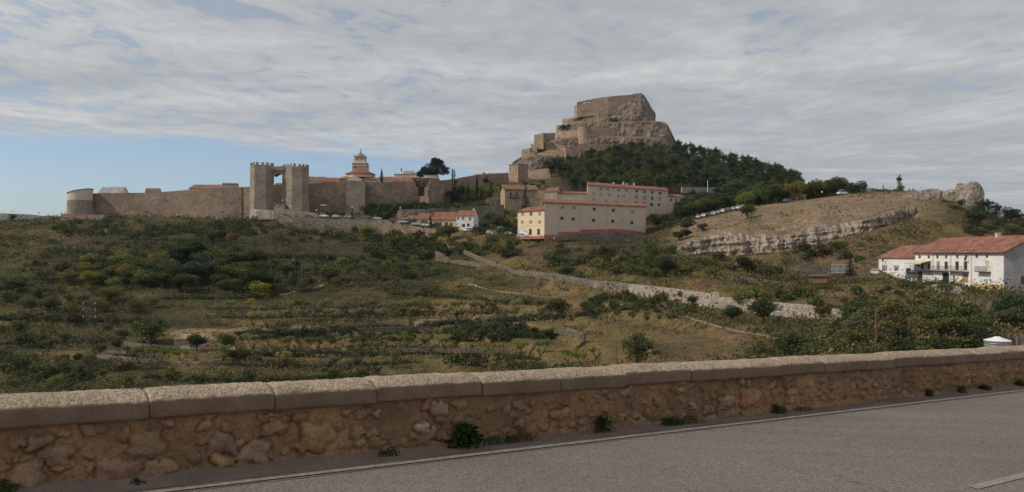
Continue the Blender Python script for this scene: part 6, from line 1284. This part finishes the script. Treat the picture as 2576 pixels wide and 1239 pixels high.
grove(1130, 1300, 605, 650, 26, [BM, BD, BO], (14, 26), 'above the footpath wall', 'bushes above the footpath wall')
grove(1380, 1700, 630, 700, 44, [BD, BD, BM, BO], (14, 34), 'on the bank below the beige blocks', 'bushes below the beige blocks')
grove(1640, 1960, 645, 690, 18, [BD, BM, BO, BR], (16, 34), 'along the foot of the cliff', 'bushes along the foot of the cliff')
grove(1480, 1760, 745, 790, 44, [BD, BD, BM], (14, 24), 'in front of the roadside wall', 'bushes in front of the roadside wall')
grove(1130, 1400, 832, 860, 24, [BD, BD, BM, ('bush', 'leaf_blue')], (22, 40), 'in the big dark thicket between the terraces', 'bushes of the big dark thicket')
grove(600, 1130, 836, 862, 80, [BD, BM], (10, 20), 'along the dark terrace wall', 'bushes along the dark terrace wall')
grove(1380, 1720, 772, 806, 22, [BD, BM], (12, 22), 'beside the track junction', 'bushes beside the track junction')
grove(620, 960, 895, 962, 20, [BM, BO, BR, BD], (12, 26), 'on the lowest terraces', 'bushes on the lowest terraces')
grove(1130, 1330, 905, 925, 9, [BD, BM], (18, 30), 'by the lowest terrace', 'bushes by the lowest terrace')
grove(0, 260, 900, 990, 16, [O, Br, Ru, BM], (22, 44), 'beyond the left end of the parapet', 'trees beyond the left parapet', 1.3)
grove(2110, 2576, 0, 0, 6, [Mi, O, D], (96, 120), 'standing tallest behind the right parapet', 'tallest trees behind the right parapet', 1.2, Yr=(96, 112))
grove(2095, 2576, 0, 0, 32, [D, Mi, O, D, Mi, Ru], (52, 92), 'in the thicket behind the right parapet', 'trees behind the right parapet', 1.4, Yr=(82, 104))
grove(2150, 2600, 0, 0, 26, [D, Mi, ('bare', 'leaf_rust'), O, D], (48, 80), 'under the lane of the white houses', 'trees under the lane', 1.3, Yr=(106, 132))
grove(2170, 2385, 0, 0, 16, [Mi, D, BM, O], (22, 40), 'on the bank in front of the white houses', 'trees on the bank of the white houses', 1.4, Yr=(136, 150))
grove(2150, 2310, 0, 0, 9, [D, BM, BR], (18, 32), 'left of the white house doors', 'trees left of the white houses', 1.4, Yr=(152, 172))
grove(1880, 2150, 735, 790, 12, [BO, BR, BM, Ru], (16, 36), 'on the meadow above the long white wall', 'bushes above the long white wall')
grove(2100, 2560, 880, 905, 18, [BM, BO, BD], (30, 60), 'right behind the parapet', 'bushes right behind the parapet')
grove(1960, 2180, 600, 665, 14, [BO, BR, BM], (12, 28), 'on the dry slope below the cliff', 'bushes on the dry slope')
# almonds
AL = [(578, 785), (619, 784), (726, 790), (637, 820), (655, 802), (672, 826), (744, 808), (765, 793), (788, 809), (813, 794), (834, 815), (854, 799), (893, 812), (958, 808), (991, 802), (1033, 811), (1054, 790), (1077, 802), (1105, 794), (1123, 807), (1150, 791), (1162, 788), (1191, 795), (1205, 797), (1294, 791), (1361, 792), (530, 818), (545, 800), (905, 795), (935, 790), (1015, 792), (1240, 790)]
for u, v in AL: T('almond', rnd.choice(['leaf_almond', 'leaf_almond', 'leaf_olive']), u, v, rnd.uniform(34, 48), 'small almond tree in the upper terrace rows', 1.2, 'almond trees of the upper terrace', 'almond tree', 'almond_tree')
AL = [(595, 879), (636, 879), (681, 879), (726, 880), (801, 879), (861, 874), (907, 877), (970, 874), (1025, 876), (1068, 881), (1120, 889), (1314, 898), (1361, 898), (1429, 914), (1465, 924), (700, 925), (820, 930), (880, 940), (985, 925), (560, 905), (640, 930), (1500, 905)]
for u, v in AL: T('almond', rnd.choice(['leaf_almond', 'leaf_bright', 'leaf_almond', 'leaf_olive']), u, v, rnd.uniform(36, 54), 'small almond tree on the lower terraces', 1.2, 'almond trees of the lower terraces', 'almond tree', 'almond_tree')
for u, v in [(310, 905), (350, 915), (400, 918), (455, 915), (270, 965), (330, 985), (430, 960), (480, 975)]: T('almond', rnd.choice(['leaf_bright', 'leaf_olive']), u, v, rnd.uniform(36, 56), 'light green young tree below the walled garden', 1.2, 'young trees below the walled garden')
for u, v in [(1720, 912), (1806, 908), (1870, 908), (1670, 905)]: T('bare', 'leaf_olive', u, v, rnd.uniform(38, 52), 'sparse twiggy tree on the bare field', 1.0, 'sparse trees on the bare field')
for u, v in [(1060, 745), (1158, 738), (1240, 720), (975, 735), (1000, 725), (880, 735)]: T('almond', 'leaf_olive', u, v, rnd.uniform(22, 32), 'small almond tree on the top grass terrace', 1.2, 'almond trees of the top terrace', 'almond tree', 'almond_tree')
for li, (pts, th) in enumerate(TERR):
    pu = [p[0] for p in pts]; u = pu[0]
    while u < pu[-1]:
        v = np.interp(u, pu, [p[1] for p in pts]) + th * .45
        if u > -20: loc = hit(u, v); h = px_h(loc, rnd.uniform(.8, 1.5) * th); qbush(rnd.choice(['leaf_dark', 'leaf_dark', 'leaf_mid']), loc, h * rnd.uniform(1.6, 2.6), h, 'small dark bush rooted in a terrace bank', 'bushes on the terrace banks')
        u += rnd.uniform(7, 17)
flush({'tree': 215, 'bush': 290, 'pine': 290})
# castle greenery, ivy
bush('leaf_dark', P(1545, 318, 699), 11, 9, 'dark ivy patch on the upper crag of the castle', name='ivy_patch')
for u, v, w, lab in ((1418, 326, 10, 'left dark bush under the upper castle walls'), (1436, 325, 12, 'right dark bush under the upper castle walls')): bush('leaf_dark', P(u, v, 700), w, 5, lab)
rs_ = np.random.RandomState(4); C = []
for _ in range(2600):
    s, t = rs_.uniform(0, 1), rs_.uniform(0, 1); w_ = (.5 if t < .45 else .5 + (t - .45) * 1.0); u = 1060 + (s - .5) * 38 * w_ * (1.2 if t > .5 else .8) ; v = 493 - t * 45
    q = P(u, v, 380.2 + rs_.uniform(-.5, .4)); C.append(tuple(q))
V, Fq = leaf_quads(rs_, np.array(C), .5, len(C)); c = V.mean(0); tagp(mobj('ivy', raw_mesh('ivy', V - c, Fq, M['leaf_dark']), None, c), 'heart shaped mass of dark ivy on the squat wall tower', 'ivy')
# ---------------- ground cover (uncountable) ----------------
def cover(name, mats, n, size, dens, seed, label, q=6, spread=.8, tall=.7):
    rs = np.random.RandomState(seed); u = rs.uniform(-150, 2750, n * 3); Y = np.exp(rs.uniform(math.log(78), math.log(430), n * 3)); X = (u - CU) / F * Y
    keep = rs.rand(len(u)) < dens(X, Y, u); u, Y, X = u[keep][:n], Y[keep][:n], X[keep][:n]; z = TZ(u, Y); k = len(u)
    sc_ = rs.uniform(.5, 1.5, k) * (.55 + Y / 330); C = np.stack([X, Y, z], 1); C = np.repeat(C, q, 0); sr = np.repeat(sc_, q)[:, None]
    off = rs.normal(0, 1, (k * q, 3)) * np.array([spread, spread, 0]) * .5; off[:, 2] = np.abs(rs.normal(0, .5, k * q)) * tall; C = C + off * sr
    V, Fq = leaf_quads(rs, C, size, k * q, up=1.0); V = C.repeat(4, 0) + (V - C.repeat(4, 0)) * sr.repeat(4, 0)
    tagp(mobj(name, raw_mesh(name, V, Fq, mats)), label, None, kind='stuff')
straw = leaf_mat('dry_grass_blades', (.17, .125, .058), .35, (.23, .175, .085), .2); weeds = leaf_mat('scrub_leaves', (.085, .085, .040), .45, (.14, .125, .06), .2)
def nz(X, Y, s, o): return fbm(X / s, Y / s, o, 3)
def field(X, Y, u): return np.where((u > 1690) & (u < 1890) & (Y < 130) & (Y > 92), .12, 1)
def orch(u, Y): v = HZ - TZ(u, Y) / Y * F; return np.where((v > 735) & (v < 985) & (u > 380) & (u < 1700) & (riser_at(u, Y) < .15), .10, 1)
def brown(X, Y, u): v = HZ - TZ(u, Y) / Y * F; return np.where((((u - 790) / 200) ** 2 + ((v - 614) / 26) ** 2 + 2.5 * nz(X, Y, 12, 91.) < 1) | (((u - 200) / 200) ** 2 + ((v - 596) / 24) ** 2 + 3 * nz(X, Y, 12, 95.) < 1), 1., 0.)
def scarp(u, Y): return np.maximum(sstep(.45, .9, slope_at(u, Y)) * (Y < 235) * .6, riser_at(u, Y) * 1.6)
cover('dry_grass', straw, 20000, .34, lambda X, Y, u: (.25 + 1.2 * nz(X, Y, 14, 31.0)).clip(.05, 1) * field(X, Y, u) * np.where(Y > 345, .3, 1), 5, 'tufts of dry straw coloured grass over the hillside', 6, 1.4, .35)
cover('scrub', weeds, 17000, .40, lambda X, Y, u: (sstep(-.02, .2, nz(X, Y, 16, 43.0)) * .9 + .06 + scarp(u, Y)) * np.where((u > 1690) & (Y < 330) & (Y > 236), .12, 1) * np.where(Y < 150, .6, 1) * orch(u, Y) * (1 - .85 * brown(X, Y, u)) * field(X, Y, u), 6, 'low green scrub spreading over the hillside', 12, 1.5, .8)
def lush(X, Y, u, k):   # where shrubs crowd together
    v = HZ - TZ(u, Y) / Y * F; own = sstep(.0, .16, nz(X * .7, Y, 24, 61.0 + 13 * k)); d = .05 + .22 * own
    up = (u < 1130) * (v > 560) * (v < 775) * np.where(v > 730, .45, 1)
    d = d + up * (.08 + 1.1 * own) * (1 - .9 * brown(X, Y, u)); d = d + .5 * scarp(u, Y) * (1.0 if k < 3 else .4)
    d = d + .6 * own * (u > 2080) * (Y > 75) * (Y < 150) + .8 * own * (u > 1380) * (u < 1750) * (v > 632) * (v < 700)
    d = d * np.where(riser_at(u, Y) < .15, orch(u, Y) * .8, 1)
    return d * np.where((u > 1690) & (Y < 340) & (Y > 232), .05, 1) * field(X, Y, u) * np.where(Y > 372, .2, 1)
for nm, mt, k, cnt, lb in (('shrubs', 'leaf_dark', 1, 3000, 'dark green shrubs matting the slope'), ('shrubs', 'leaf_mid', 2, 2300, 'green shrubs matting the slope'), ('shrubs', 'leaf_olive', 3, 2000, 'olive and rusty shrubs matting the slope'), ('shrubs', 'leaf_rust', 4, 1300, 'brown withered shrubs matting the slope')):
    cover(nm, M[mt], cnt, .36, lambda X, Y, u: lush(X, Y, u, k), 50 + k, lb, 44, 2.0, 1.7)
# ---------------- cars, lamps, poles ----------------
def make_car(col, name='parked_car', tall=0.0):
    """4.2 m car, x forward, origin on the ground; returns list of (part, mesh, sub-parts)"""
    pm = plain('car_paint', col, .35, .1, .5); W2 = .84
    def loft(prof_l, w0, w1, mt, nm):
        V = []; Fc = []; n = len(prof_l)
        for y, k in ((-w0, 0), (-w1, 1), (w1, 1), (w0, 0)): V += [(x, y if z < .95 or not k else y, z) for x, z in prof_l]
        return V, Fc
    H1 = .98 + tall * .2; H2 = 1.46 + tall
    low = [(-2.05, .32), (-2.1, .6), (-2.02, H1), (-1.2, H1 + .04), (.85, H1 + .02), (1.75, .84), (2.08, .62), (2.1, .34)]
    n = len(low); V = [(x, s * (W2 - (.06 if z > .9 else 0)), z) for s in (-1, 1) for x, z in low]; Fc = [(i, i + 1, n + i + 1, n + i) for i in range(n - 1)] + [(n - 1, 0, n, 2 * n - 1), tuple(range(n - 1, -1, -1)), tuple(range(n, 2 * n))]
    cab = [(-1.75, H1 + .02), (-1.45 - tall * .4, H2 - .06), (-1.1, H2), (.05, H2), (.25, H2 - .05), (.95, H1 + .01)]
    m = len(cab); 
    glass = MB(); gi = .02; gp = [(-1.68, H1 + .06), (-1.42 - tall * .4, H2 - .12), (.2, H2 - .1), (.82, H1 + .06)]
    for s in (-1, 1):
        y0, y1 = s * (W2 - .055), s * (W2 - .165)
        pts = [(x, (y0 if z < H1 + .1 else y1) , z) for x, z in gp]; glass.add(pts, [(0, 1, 2, 3) if s > 0 else (3, 2, 1, 0)])
    Vc = [(x, s * (W2 - .08 if z < H1 + .1 else W2 - .2), z) for s in (-1, 1) for x, z in cab]; b = len(V); V += Vc
    Fc += [(b + i, b + i + 1, b + m + i + 1, b + m + i) for i in range(m - 1)] + [tuple(b + i for i in range(m - 1, -1, -1)), tuple(b + m + i for i in range(m))]
    wsx = [(.93, -W2 + .12, H1 + .05), (.93, W2 - .12, H1 + .05), (.29, W2 - .22, H2 - .07), (.29, -W2 + .22, H2 - .07)]; glass.add([(x + .02, y, z) for x, y, z in wsx], [(0, 1, 2, 3)])
    rw = [(-1.74, -W2 + .12, H1 + .06), (-1.74, W2 - .12, H1 + .06), (-1.47 - tall * .4, W2 - .22, H2 - .1), (-1.47 - tall * .4, -W2 + .22, H2 - .1)]; glass.add([(x - .02, y, z) for x, y, z in rw], [(0, 3, 2, 1)])
    parts = [('body', raw_mesh('body', V, Fc, pm), []), ('windows', raw_mesh('windows', glass.v, glass.f, M['glass']), [])]
    for x in (-1.3, 1.3):
        for s in (-1, 1):
            w = MB(); w.tube((x, s * (W2 - .17), .32), (x, s * (W2 + .015), .32), .32, n=14); r = MB(); r.tube((x, s * (W2 + .016), .32), (x, s * (W2 + .03), .32), .19, n=10); parts.append(('wheel', raw_mesh('wheel', w.v, w.f, M['tyre']), [('rim', raw_mesh('rim', r.v, r.f, M['rim']))]))
    for s in (-1, 1):
        l = MB().box(2.0, 2.095, s * .62 - .14, s * .62 + .14, .6, .74); parts.append(('headlight', raw_mesh('headlight', l.v, l.f, M['lampglass']), []))
        l = MB().box(-2.11, -2.02, s * .66 - .1, s * .66 + .1, .68, .86); parts.append(('tail_light', raw_mesh('tail_light', l.v, l.f, M['brick_red']), []))
    return parts
CARS = {}
def car(col, loc, yaw, label, tall=0.0, grp=None, cat='car', name='parked_car'):
    if (col, tall) not in CARS: CARS[(col, tall)] = make_car(COLS[col], tall=tall)
    o = root(name, label, cat, loc, R(yaw), grp)
    for nm, me, sub in CARS[(col, tall)]:
        p = mobj(nm, me, o)
        for sn, sm in sub: mobj(sn, sm, p)
    return o
COLS = {'white': (.72, .73, .74), 'silver': (.38, .40, .43), 'grey': (.14, .145, .155), 'black': (.03, .03, .035), 'red': (.22, .03, .03), 'blue': (.06, .09, .16)}
G1 = 'cars parked along the town wall'
for u, v, Y, c, yaw, t, lab in [(723, 547.5, 362, 'grey', 8, 0, 'dark grey car at the left end of the upper car row'), (815, 547, 362, 'white', -4, .3, 'tall white van-like car in the upper car row'), (847, 548, 360, 'white', 10, 0, 'white hatchback right of the tall white car'), (878, 548.5, 362, 'silver', 4, 0, 'pale car half hidden by the small cypress'), (921, 550, 358, 'grey', -6, .15, 'dark estate car in the upper row'), (950, 553.5, 356, 'white', 5, 0, 'white car at the right end of the upper row'), (778, 549, 361, 'blue', 4, 0, 'low dark car left of the tall white one')]:
    car(c, P(u, v, Y), yaw, lab, t, G1)
G2 = 'cars parked by the red roofed sheds'
for u, v, Y, c, yaw, t, lab in [(991, 557, 342, 'red', -12, 0, 'dark red car by the leftmost shed'), (1014, 562, 339, 'silver', -14, .15, 'silver car in front of the first shed'), (1031, 563.5, 343, 'black', -14, 0, 'black car just behind the silver ones'), (1047, 567.5, 336, 'silver', -14, 0, 'silver saloon left of the narrow cypress'), (1070, 570, 336, 'white', -10, 0, 'white car left of the workshop'), (1097, 572, 334, 'black', -10, .1, 'dark car in front of the workshop')]:
    car(c, P(u, v, Y), yaw, lab, t, G2)
G3 = 'cars in the lower car park'
for u, v, c, yaw, t, lab in [(1180, 583, 'white', 40, 0, 'white car behind the bushes below the white house'), (1232, 589, 'white', 70, 0, 'leftmost white car of the lower car park'), (1257, 588, 'white', 30, .2, 'second white car of the lower car park'), (1279, 591, 'white', 10, 0, 'third white car of the lower car park'), (1262, 577, 'silver', 5, 0, 'pale car on the upper edge of the lower car park'), (1243, 592, 'silver', 60, 0, 'silver car among the white ones')]:
    car(c, hit(u, v), yaw, lab, t, G3)
car('white', P(1315, 598, 288), 5, 'white car in front of the garage of the yellow house')
G4 = 'cars parked along the ridge road'
k_ = 0
for u in (1758, 1772, 1784, 1796, 1808, 1820, 1833, 1846, 1858, 1870):
    loc = at(u, 293 + (1870 - u) * .01); col = ['silver', 'white', 'red', 'white', 'silver', 'white', 'grey', 'silver', 'white', 'white'][k_]; k_ += 1
    loc.z += .1; car(col, loc, 64, f'{col} car in the row parked along the ridge road', 0, G4)
car('black', at(1729, 296) + Vector((0, 0, .1)), 20, 'dark van at the lower end of the ridge road', .4)
car('grey', at(1984, 302) + Vector((0, 0, .1)), 20, 'dark car under the ridge trees')
car('grey', P(2293, 703, 183), 80, 'old grey green van parked before the white row house', .45, None, 'van', 'parked_van')
car('white', P(2201, 692, 192), 60, 'white car near the spruce left of the white annex')
for u, lab in ((2120, 'white camper between the ridge trees'),): car('white', at(u, 302) + Vector((0, 0, .1)), 15, lab, .5, None, 'camper', 'camper_van')
# street lamps
def lamp(u, v, Y, h, label, globes=1, arm=.9):
    loc = P(u, v, Y); o = root('street_lamp', label, 'street lamp', loc); MB().tube((0, 0, -.5), (0, 0, h), .09, .05, 8).build('pole', M['metal_d'], o)
    xs = [0] if globes == 1 else [-arm, arm] if globes == 2 else [-arm, 0, arm]
    if globes > 1: MB().tube((-arm, 0, h - .1), (arm, 0, h - .1), .05, n=6).build('arm', M['metal_d'], o)
    for x in xs: MB().ball((x, 0, h + (.25 if globes > 1 else .3)), .32).build('globe', M['lampglass'], o, True)
lamp(716, 553, 360, 8.5, 'twin headed street lamp before the gate towers', 2); lamp(796, 549, 361, 3.2, 'short lamp left of the triple lamp', 1); lamp(814, 549, 362, 5.6, 'three globe street lamp by the town wall', 3)
lamp(700, 566, 350, 5.4, 'street lamp on the bank under the gate towers', 1); lamp(648, 552, 352, 3.5, 'flat topped lamp at the foot of the left gate tower', 2, .7)
lamp(1007, 560, 345, 6, 'single globe lamp beyond the upper car row', 1); lamp(886, 552, 355, 5.2, 'single globe lamp behind the small cypress', 1); lamp(445, 551, 388, 1.6, 'low lamp under the left town wall', 1); lamp(375, 553, 388, 1.5, 'white bollard lamp near the long wall', 1); lamp(1301, 590, 303, 6, 'globe lamp at the corner of the yellow house', 1); lamp(545, 562, 382, 1.5, 'low lamp below the long wall, right one', 1)
lamp(1508, 475, 440, 2.6, 'lamp between the pine trunks', 1); lamp(2068, 512, 300, 4, 'globe lamp among the ridge trees', 1)
# poles
def pole(u, v, Y, hp, label, r=.12, cross=False, mt='wood', cat='pole'):
    loc = P(u, v, Y); h = px_h(loc, hp); o = root('utility_pole', label, cat, loc); MB().tube((0, 0, -1), (0, 0, h), r, r * .7, 8).build('pole', M[mt], o)
    if cross: MB().box(-1.1, 1.1, -.06, .06, h - .5, h - .35).build('crossarm', M[mt], o)
    return loc + Vector((0, 0, h))
a1 = pole(2203.5, 900, 80, 127, 'tall wooden pole just behind the right parapet', .085); a2 = pole(1549.7, 935, 110, 76, 'wooden pole just behind the middle of the parapet', .09)
pole(1532, 768, 172, 70, 'thin pole at the track junction', .09); pole(2188, 703, 190, 64, 'dark wooden pole left of the white annex', .12); pole(1233, 945, 118, 26, 'short post beyond the parapet', .07); pole(2100, 660, 210, 34, 'thin lamp post on the dry slope', .06, mt='metal', cat='lamp post'); pole(1780, 482, 400, 28, 'white mast before the pine wood', .16, mt='white', cat='mast'); pole(1138, 460, 400, 34, 'tall metal chimney pipe above the garden', .5, mt='metal_d', cat='chimney pipe')
pole(1712, 640, 232, 34, 'signpost with arms below the gravel bank', .08, True, 'metal'); pole(716, 468, 372, 1, 'x', .05) if False else None
def wire(a, b, sag, label, r=.018):
    mb = MB(); pts = [a.lerp(b, i / 24) - Vector((0, 0, sag * 4 * (i / 24) * (1 - i / 24))) for i in range(25)]
    for p, q in zip(pts[:-1], pts[1:]): mb.tube(p, q, r, n=4)
    mb.solo('power_line', M['metal_d'], label, 'cable')
wire(a2, a1, 1.6, 'upper dark cable sagging across the bare field'); wire(a2 - Vector((0, 0, .5)), a1 - Vector((0, 0, .9)), 1.9, 'lower dark cable sagging across the bare field')
def pylon(u, v, Y, hp, label, w=1.6):
    loc = P(u, v, Y); h = px_h(loc, hp); o = root('lattice_pylon', label, 'pylon', loc); mb = MB(); L = 9
    for sx in (-1, 1):
        for sy in (-1, 1): mb.tube((sx * w / 2, sy * w / 2, -1), (sx * w * .12, sy * w * .12, h), .035, .025, 4)
    for i in range(L):
        z0, z1 = h * i / L, h * (i + 1) / L; a, b_ = w / 2 * (1 - .76 * i / L), w / 2 * (1 - .76 * (i + 1) / L)
        for s in (-1, 1): mb.tube((-a, s * a, z0), (b_, s * b_, z1), .016, n=3); mb.tube((s * a, a, z0), (s * b_, -b_, z1), .016, n=3); mb.tube((a, s * a, z0), (-b_, s * b_, z1), .016, n=3)
    mb.build('mast', M['steel'], o)
    for k in range(3): z = h - .5 - k * 1.6; MB().tube((-1.5, 0, z), (1.5, 0, z), .06, n=4).build('crossarm', M['steel'], o)
    for k in range(3):
        for s in (-1.45, 1.45): z = h - .5 - k * 1.6; MB().tube((s, 0, z), (s, 0, z - .4), .06, n=6).build('insulator', M['lampglass'], o)
pylon(681, 612, 322, 105, 'left lattice pylon standing before the gate towers', 1.4); pylon(697, 608, 326, 88, 'right lattice pylon standing before the gate towers', 1.4); pylon(225, 884, 190, 128, 'big lattice pylon on the lower left slope', 2.0)
# fence and frame beside the white annex, picnic tables
fe = root('metal_fence', 'white mesh fence panel beside the dark spruce', 'fence', P(2092, 688, 190)); w = 42 / F * 190; fm = MB()
for i in range(15): fm.tube((w * i / 14, 0, 0), (w * i / 14, 0, 2.2), .03, n=4)
fm.build('bars', M['white'], fe)
for z in (.1, 1.1, 2.2): MB().tube((0, 0, z), (w, 0, z), .04, n=4).build('rail', M['white'], fe)
tr = root('truss_canopy', 'white metal truss canopy behind the annex', 'canopy', P(2160, 674, 204)); w = 48 / F * 204; tm = MB(); tm.tube((0, 0, 1.6), (w, 0, 2.6), .08, n=4); tm.tube((0, 0, 1.3), (w, 0, 1.5), .08, n=4)
for i in range(9): x = w * i / 8; tm.tube((x, 0, 1.3 + .2 * i / 8), (min(w, x + w / 8), 0, 1.6 + min(1, (i + 1) / 8)), .04, n=4)
tm.build('truss', M['metal'], tr)
for x_, h_ in ((0, 1.6), (w, 2.6)): MB().tube((x_, 0, -1), (x_, 0, h_), .05, n=5).build('post', M['metal'], tr)
for u, v, Y, lab in ((2333, 849, 112, 'left picnic table under the trees'), (2545, 851, 108, 'right picnic table under the trees'), (2390, 846, 112, 'picnic table in the middle under the trees')):
    o = root('picnic_table', lab, 'picnic table', P(u, v, Y)); MB().box(-.9, .9, -.4, .4, .7, .76).build('table_top', M['wood'], o)
    for s in (-1, 1): MB().box(-.9, .9, s * .75 - .14, s * .75 + .14, .42, .47).build('bench', M['wood'], o); MB().box(s * .65 - .04, s * .65 + .04, -.75, .75, .38, .42).box(s * .65 - .04, s * .65 + .04, -.06, .06, -.3, .7).build('leg', M['wood'], o)
# bus shelter like kiosk among ridge trees
H = House('kiosk', 'small pale kiosk with green roof among the ridge trees', (2004, 308), (2027, 307), 508, 'kiosk'); H.facade(2.6, [(.4, 3.0, .6, 2.0, 'win')], M['plaster_white'], D=3); H.roof(2.6, 3.0, 3, M['metal'], over=.4, kind='mono')
# people on the bank
def person(u, v, Y, label, col):
    loc = P(u, v, Y); J = [(0, 0, .92), (0, 0, 1.15), (0, 0, 1.4), (0, 0, 1.5), (0, -.01, 1.6), (0, -.01, 1.7), (.09, 0, .88), (.11, .02, .48), (.1, 0, .07), (.11, -.14, .03), (-.09, 0, .88), (-.12, .0, .48), (-.1, .05, .07), (-.11, -.09, .03), (.19, 0, 1.38), (.24, .03, 1.1), (.24, -.05, .86), (-.19, 0, 1.38), (-.25, .03, 1.1), (-.24, -.06, .86)]
    E = [(0, 1), (1, 2), (2, 3), (3, 4), (4, 5), (0, 6), (6, 7), (7, 8), (8, 9), (0, 10), (10, 11), (11, 12), (12, 13), (2, 14), (14, 15), (15, 16), (2, 17), (17, 18), (18, 19)]
    rad = [.14, .13, .14, .06, .09, .085, .095, .065, .045, .04, .095, .065, .045, .04, .06, .045, .03, .06, .045, .03]
    me = bpy.data.meshes.new('person'); me.from_pydata(J, E, []); me.materials.append(col); o = mobj('person', me, None, loc)
    sk = o.modifiers.new('skin', 'SKIN'); me.skin_vertices.new() if not me.skin_vertices else None
    for i, r in enumerate(rad): me.skin_vertices[0].data[i].radius = (r, r * .8, )
    me.skin_vertices[0].data[0].use_root = True; ss = o.modifiers.new('sub', 'SUBSURF'); ss.levels = ss.render_levels = 1
    tagp(o, label, 'person')
cl = plain('shirt_light', (.6, .6, .58), .8)
h_ = hit(1667, 563, 200); person(1667, HZ - F * h_.z / h_.y, h_.y, 'person in light clothes on the bank, standing alone', cl)
for u, lab in ((1696, 'person in light clothes, left one of the pair on the bank'), (1702, 'person in light clothes, right one of the pair on the bank')):
    h_ = hit(u, 560, 200); person(u, HZ - F * h_.z / h_.y, h_.y, lab, cl)
# ---------------- weeds at the parapet foot ----------------
def weed(u, v, w, h, label, mat='leaf_dark', n=260, size=.035, name='weed', grassy=False):
    # road plane point under (u, v)
    k = (u - CU) / F; q = (v - HZ) / F; dz = q; Y = H0 / (q - 0.04355 * (0.8256 * k + 0.5643)); x, y = k * Y, Y; t_ = .8256 * x + .5643 * y; p_ = -.5643 * x + .8256 * y
    p_ = min(p_, PF - .06); base = RW(t_, p_, 0); s = Y / F; rs = np.random.RandomState(int(u)); W2, H2 = w * s / 2, h * s; V = []; Fc = []
    for i in range(n):
        a = rs.normal(0, .45) * W2 * 1.1; hgt = H2 * rs.uniform(.1, 1.0) * max(.15, 1 - (a / W2 / 1.3) ** 2); pp_ = rs.uniform(-.10, .04)
        c = np.array([DT.x * a + DP.x * pp_, DT.y * a + DP.y * pp_, hgt if not grassy else 0])
        if grassy:
            l = hgt * 1.1; d = rs.normal(0, .35, 2); b_ = c; tip = c + np.array([d[0] * l, d[1] * l, l]); m_ = (b_ + tip) / 2 + np.array([0, 0, l * .08]); wv = np.array([DT.x, DT.y, 0]) * size * .25
            j = len(V); V += [b_ - wv, b_ + wv, m_ + wv, m_ - wv, tip]; Fc += [(j, j + 1, j + 2, j + 3), (j + 3, j + 2, j + 4)]
        else:
            d = rs.normal(0, 1, 3); d[2] = d[2] * .6 + .3; d /= np.linalg.norm(d); e = np.cross(d, rs.normal(0, 1, 3)); e /= np.linalg.norm(e); l = size * rs.uniform(.6, 1.5)
            j = len(V); V += [c, c + d * l * .5 + e * l * .28, c + d * l, c + d * l * .5 - e * l * .28]; Fc += [(j, j + 1, j + 2, j + 3)]
    o = mobj(name, raw_mesh(name, V, Fc, M[mat]), None, base); tagp(o, label, 'plant')
M['leaf_weed'] = leaf_mat('weed_leaf', (.045, .085, .025), .4); M['leaf_dry'] = leaf_mat('dry_leaf', (.22, .13, .06), .4)
weed(1137, 1117, 74, 62, 'leafy green weed, the biggest at the parapet foot', 'leaf_weed', 330, .075, 'leafy_weed')
weed(1478, 1080, 50, 44, 'upright bushy weed at the parapet foot', 'leaf_weed', 420, .032)
for u, v, w, h, lab, m_, g_ in [(15, 1232, 60, 44, 'green weed at the bottom left corner by the wall', 'leaf_weed', False), (325, 1200, 30, 14, 'tiny green weed left of the yellow stone', 'leaf_weed', False), (950, 1140, 80, 22, 'low tuft left of the biggest leafy weed', 'leaf_weed', True), (1210, 1110, 60, 26, 'grass tuft right of the biggest leafy weed', 'leaf_olive', True), (1290, 1106, 90, 30, 'brown withered tuft with dead leaves', 'leaf_dry', True), (1265, 1110, 60, 16, 'green sprigs under the withered tuft', 'leaf_weed', False), (1650, 1062, 80, 24, 'spreading weed in the middle right of the wall foot', 'leaf_weed', True), (1705, 1058, 60, 20, 'weed with yellow leaves at the wall foot', 'leaf_olive', False), (1925, 1035, 40, 22, 'dark weed under the reddish stone', 'leaf_weed', False), (1990, 1030, 80, 12, 'long low dry tuft right of the dark weed', 'leaf_dry', True), (2295, 993, 22, 20, 'small weed in a gap of the far wall foot', 'leaf_weed', False), (2378, 985, 24, 18, 'second small weed of the far wall foot', 'leaf_weed', False), (2440, 979, 36, 20, 'dark tuft at the far wall foot', 'leaf_weed', True), (2520, 968, 40, 20, 'farthest tuft at the right end of the wall foot', 'leaf_weed', True)]:
    weed(u, v, w, h, lab, m_, 220, .035, grassy=g_)
for u, v, lab in ((1455, 1086, 'white crumpled paper scrap under the upright weed'), (1745, 1058, 'pale paper scrap beside the wall foot')):
    k = (u - CU) / F; q = (v - HZ) / F; Y = H0 / (q - 0.04355 * (0.8256 * k + 0.5643)); rs = np.random.RandomState(3); mb = MB(); mb.add([(rs.uniform(-.09, .09), rs.uniform(-.04, .04), rs.uniform(.0, .04)) for _ in range(5)], [(0, 1, 2), (2, 3, 4), (0, 2, 3), (1, 4, 2)]); o = mb.build('paper_scrap', M['white']); o.location = Vector((k * Y, Y, -q * Y + .01)); tagp(o, lab, 'litter')
# thin air between here and the far ridge
hz = MB(); hz.box(-4200, 4200, -60, 9800, -92, 420)
m = bpy.data.materials.new('air'); m.use_nodes = True; t = m.node_tree; t.nodes.clear()
pv = N(t, 'ShaderNodeVolumePrincipled'); pv.inputs['Color'].default_value = (.62, .74, .92, 1); pv.inputs['Density'].default_value = 0.00004; pv.inputs['Anisotropy'].default_value = 0.2
t.links.new(pv.outputs[0], N(t, 'ShaderNodeOutputMaterial').inputs['Volume'])
tagp(hz.build('haze', m), 'thin bluish air over the whole valley', kind='stuff')
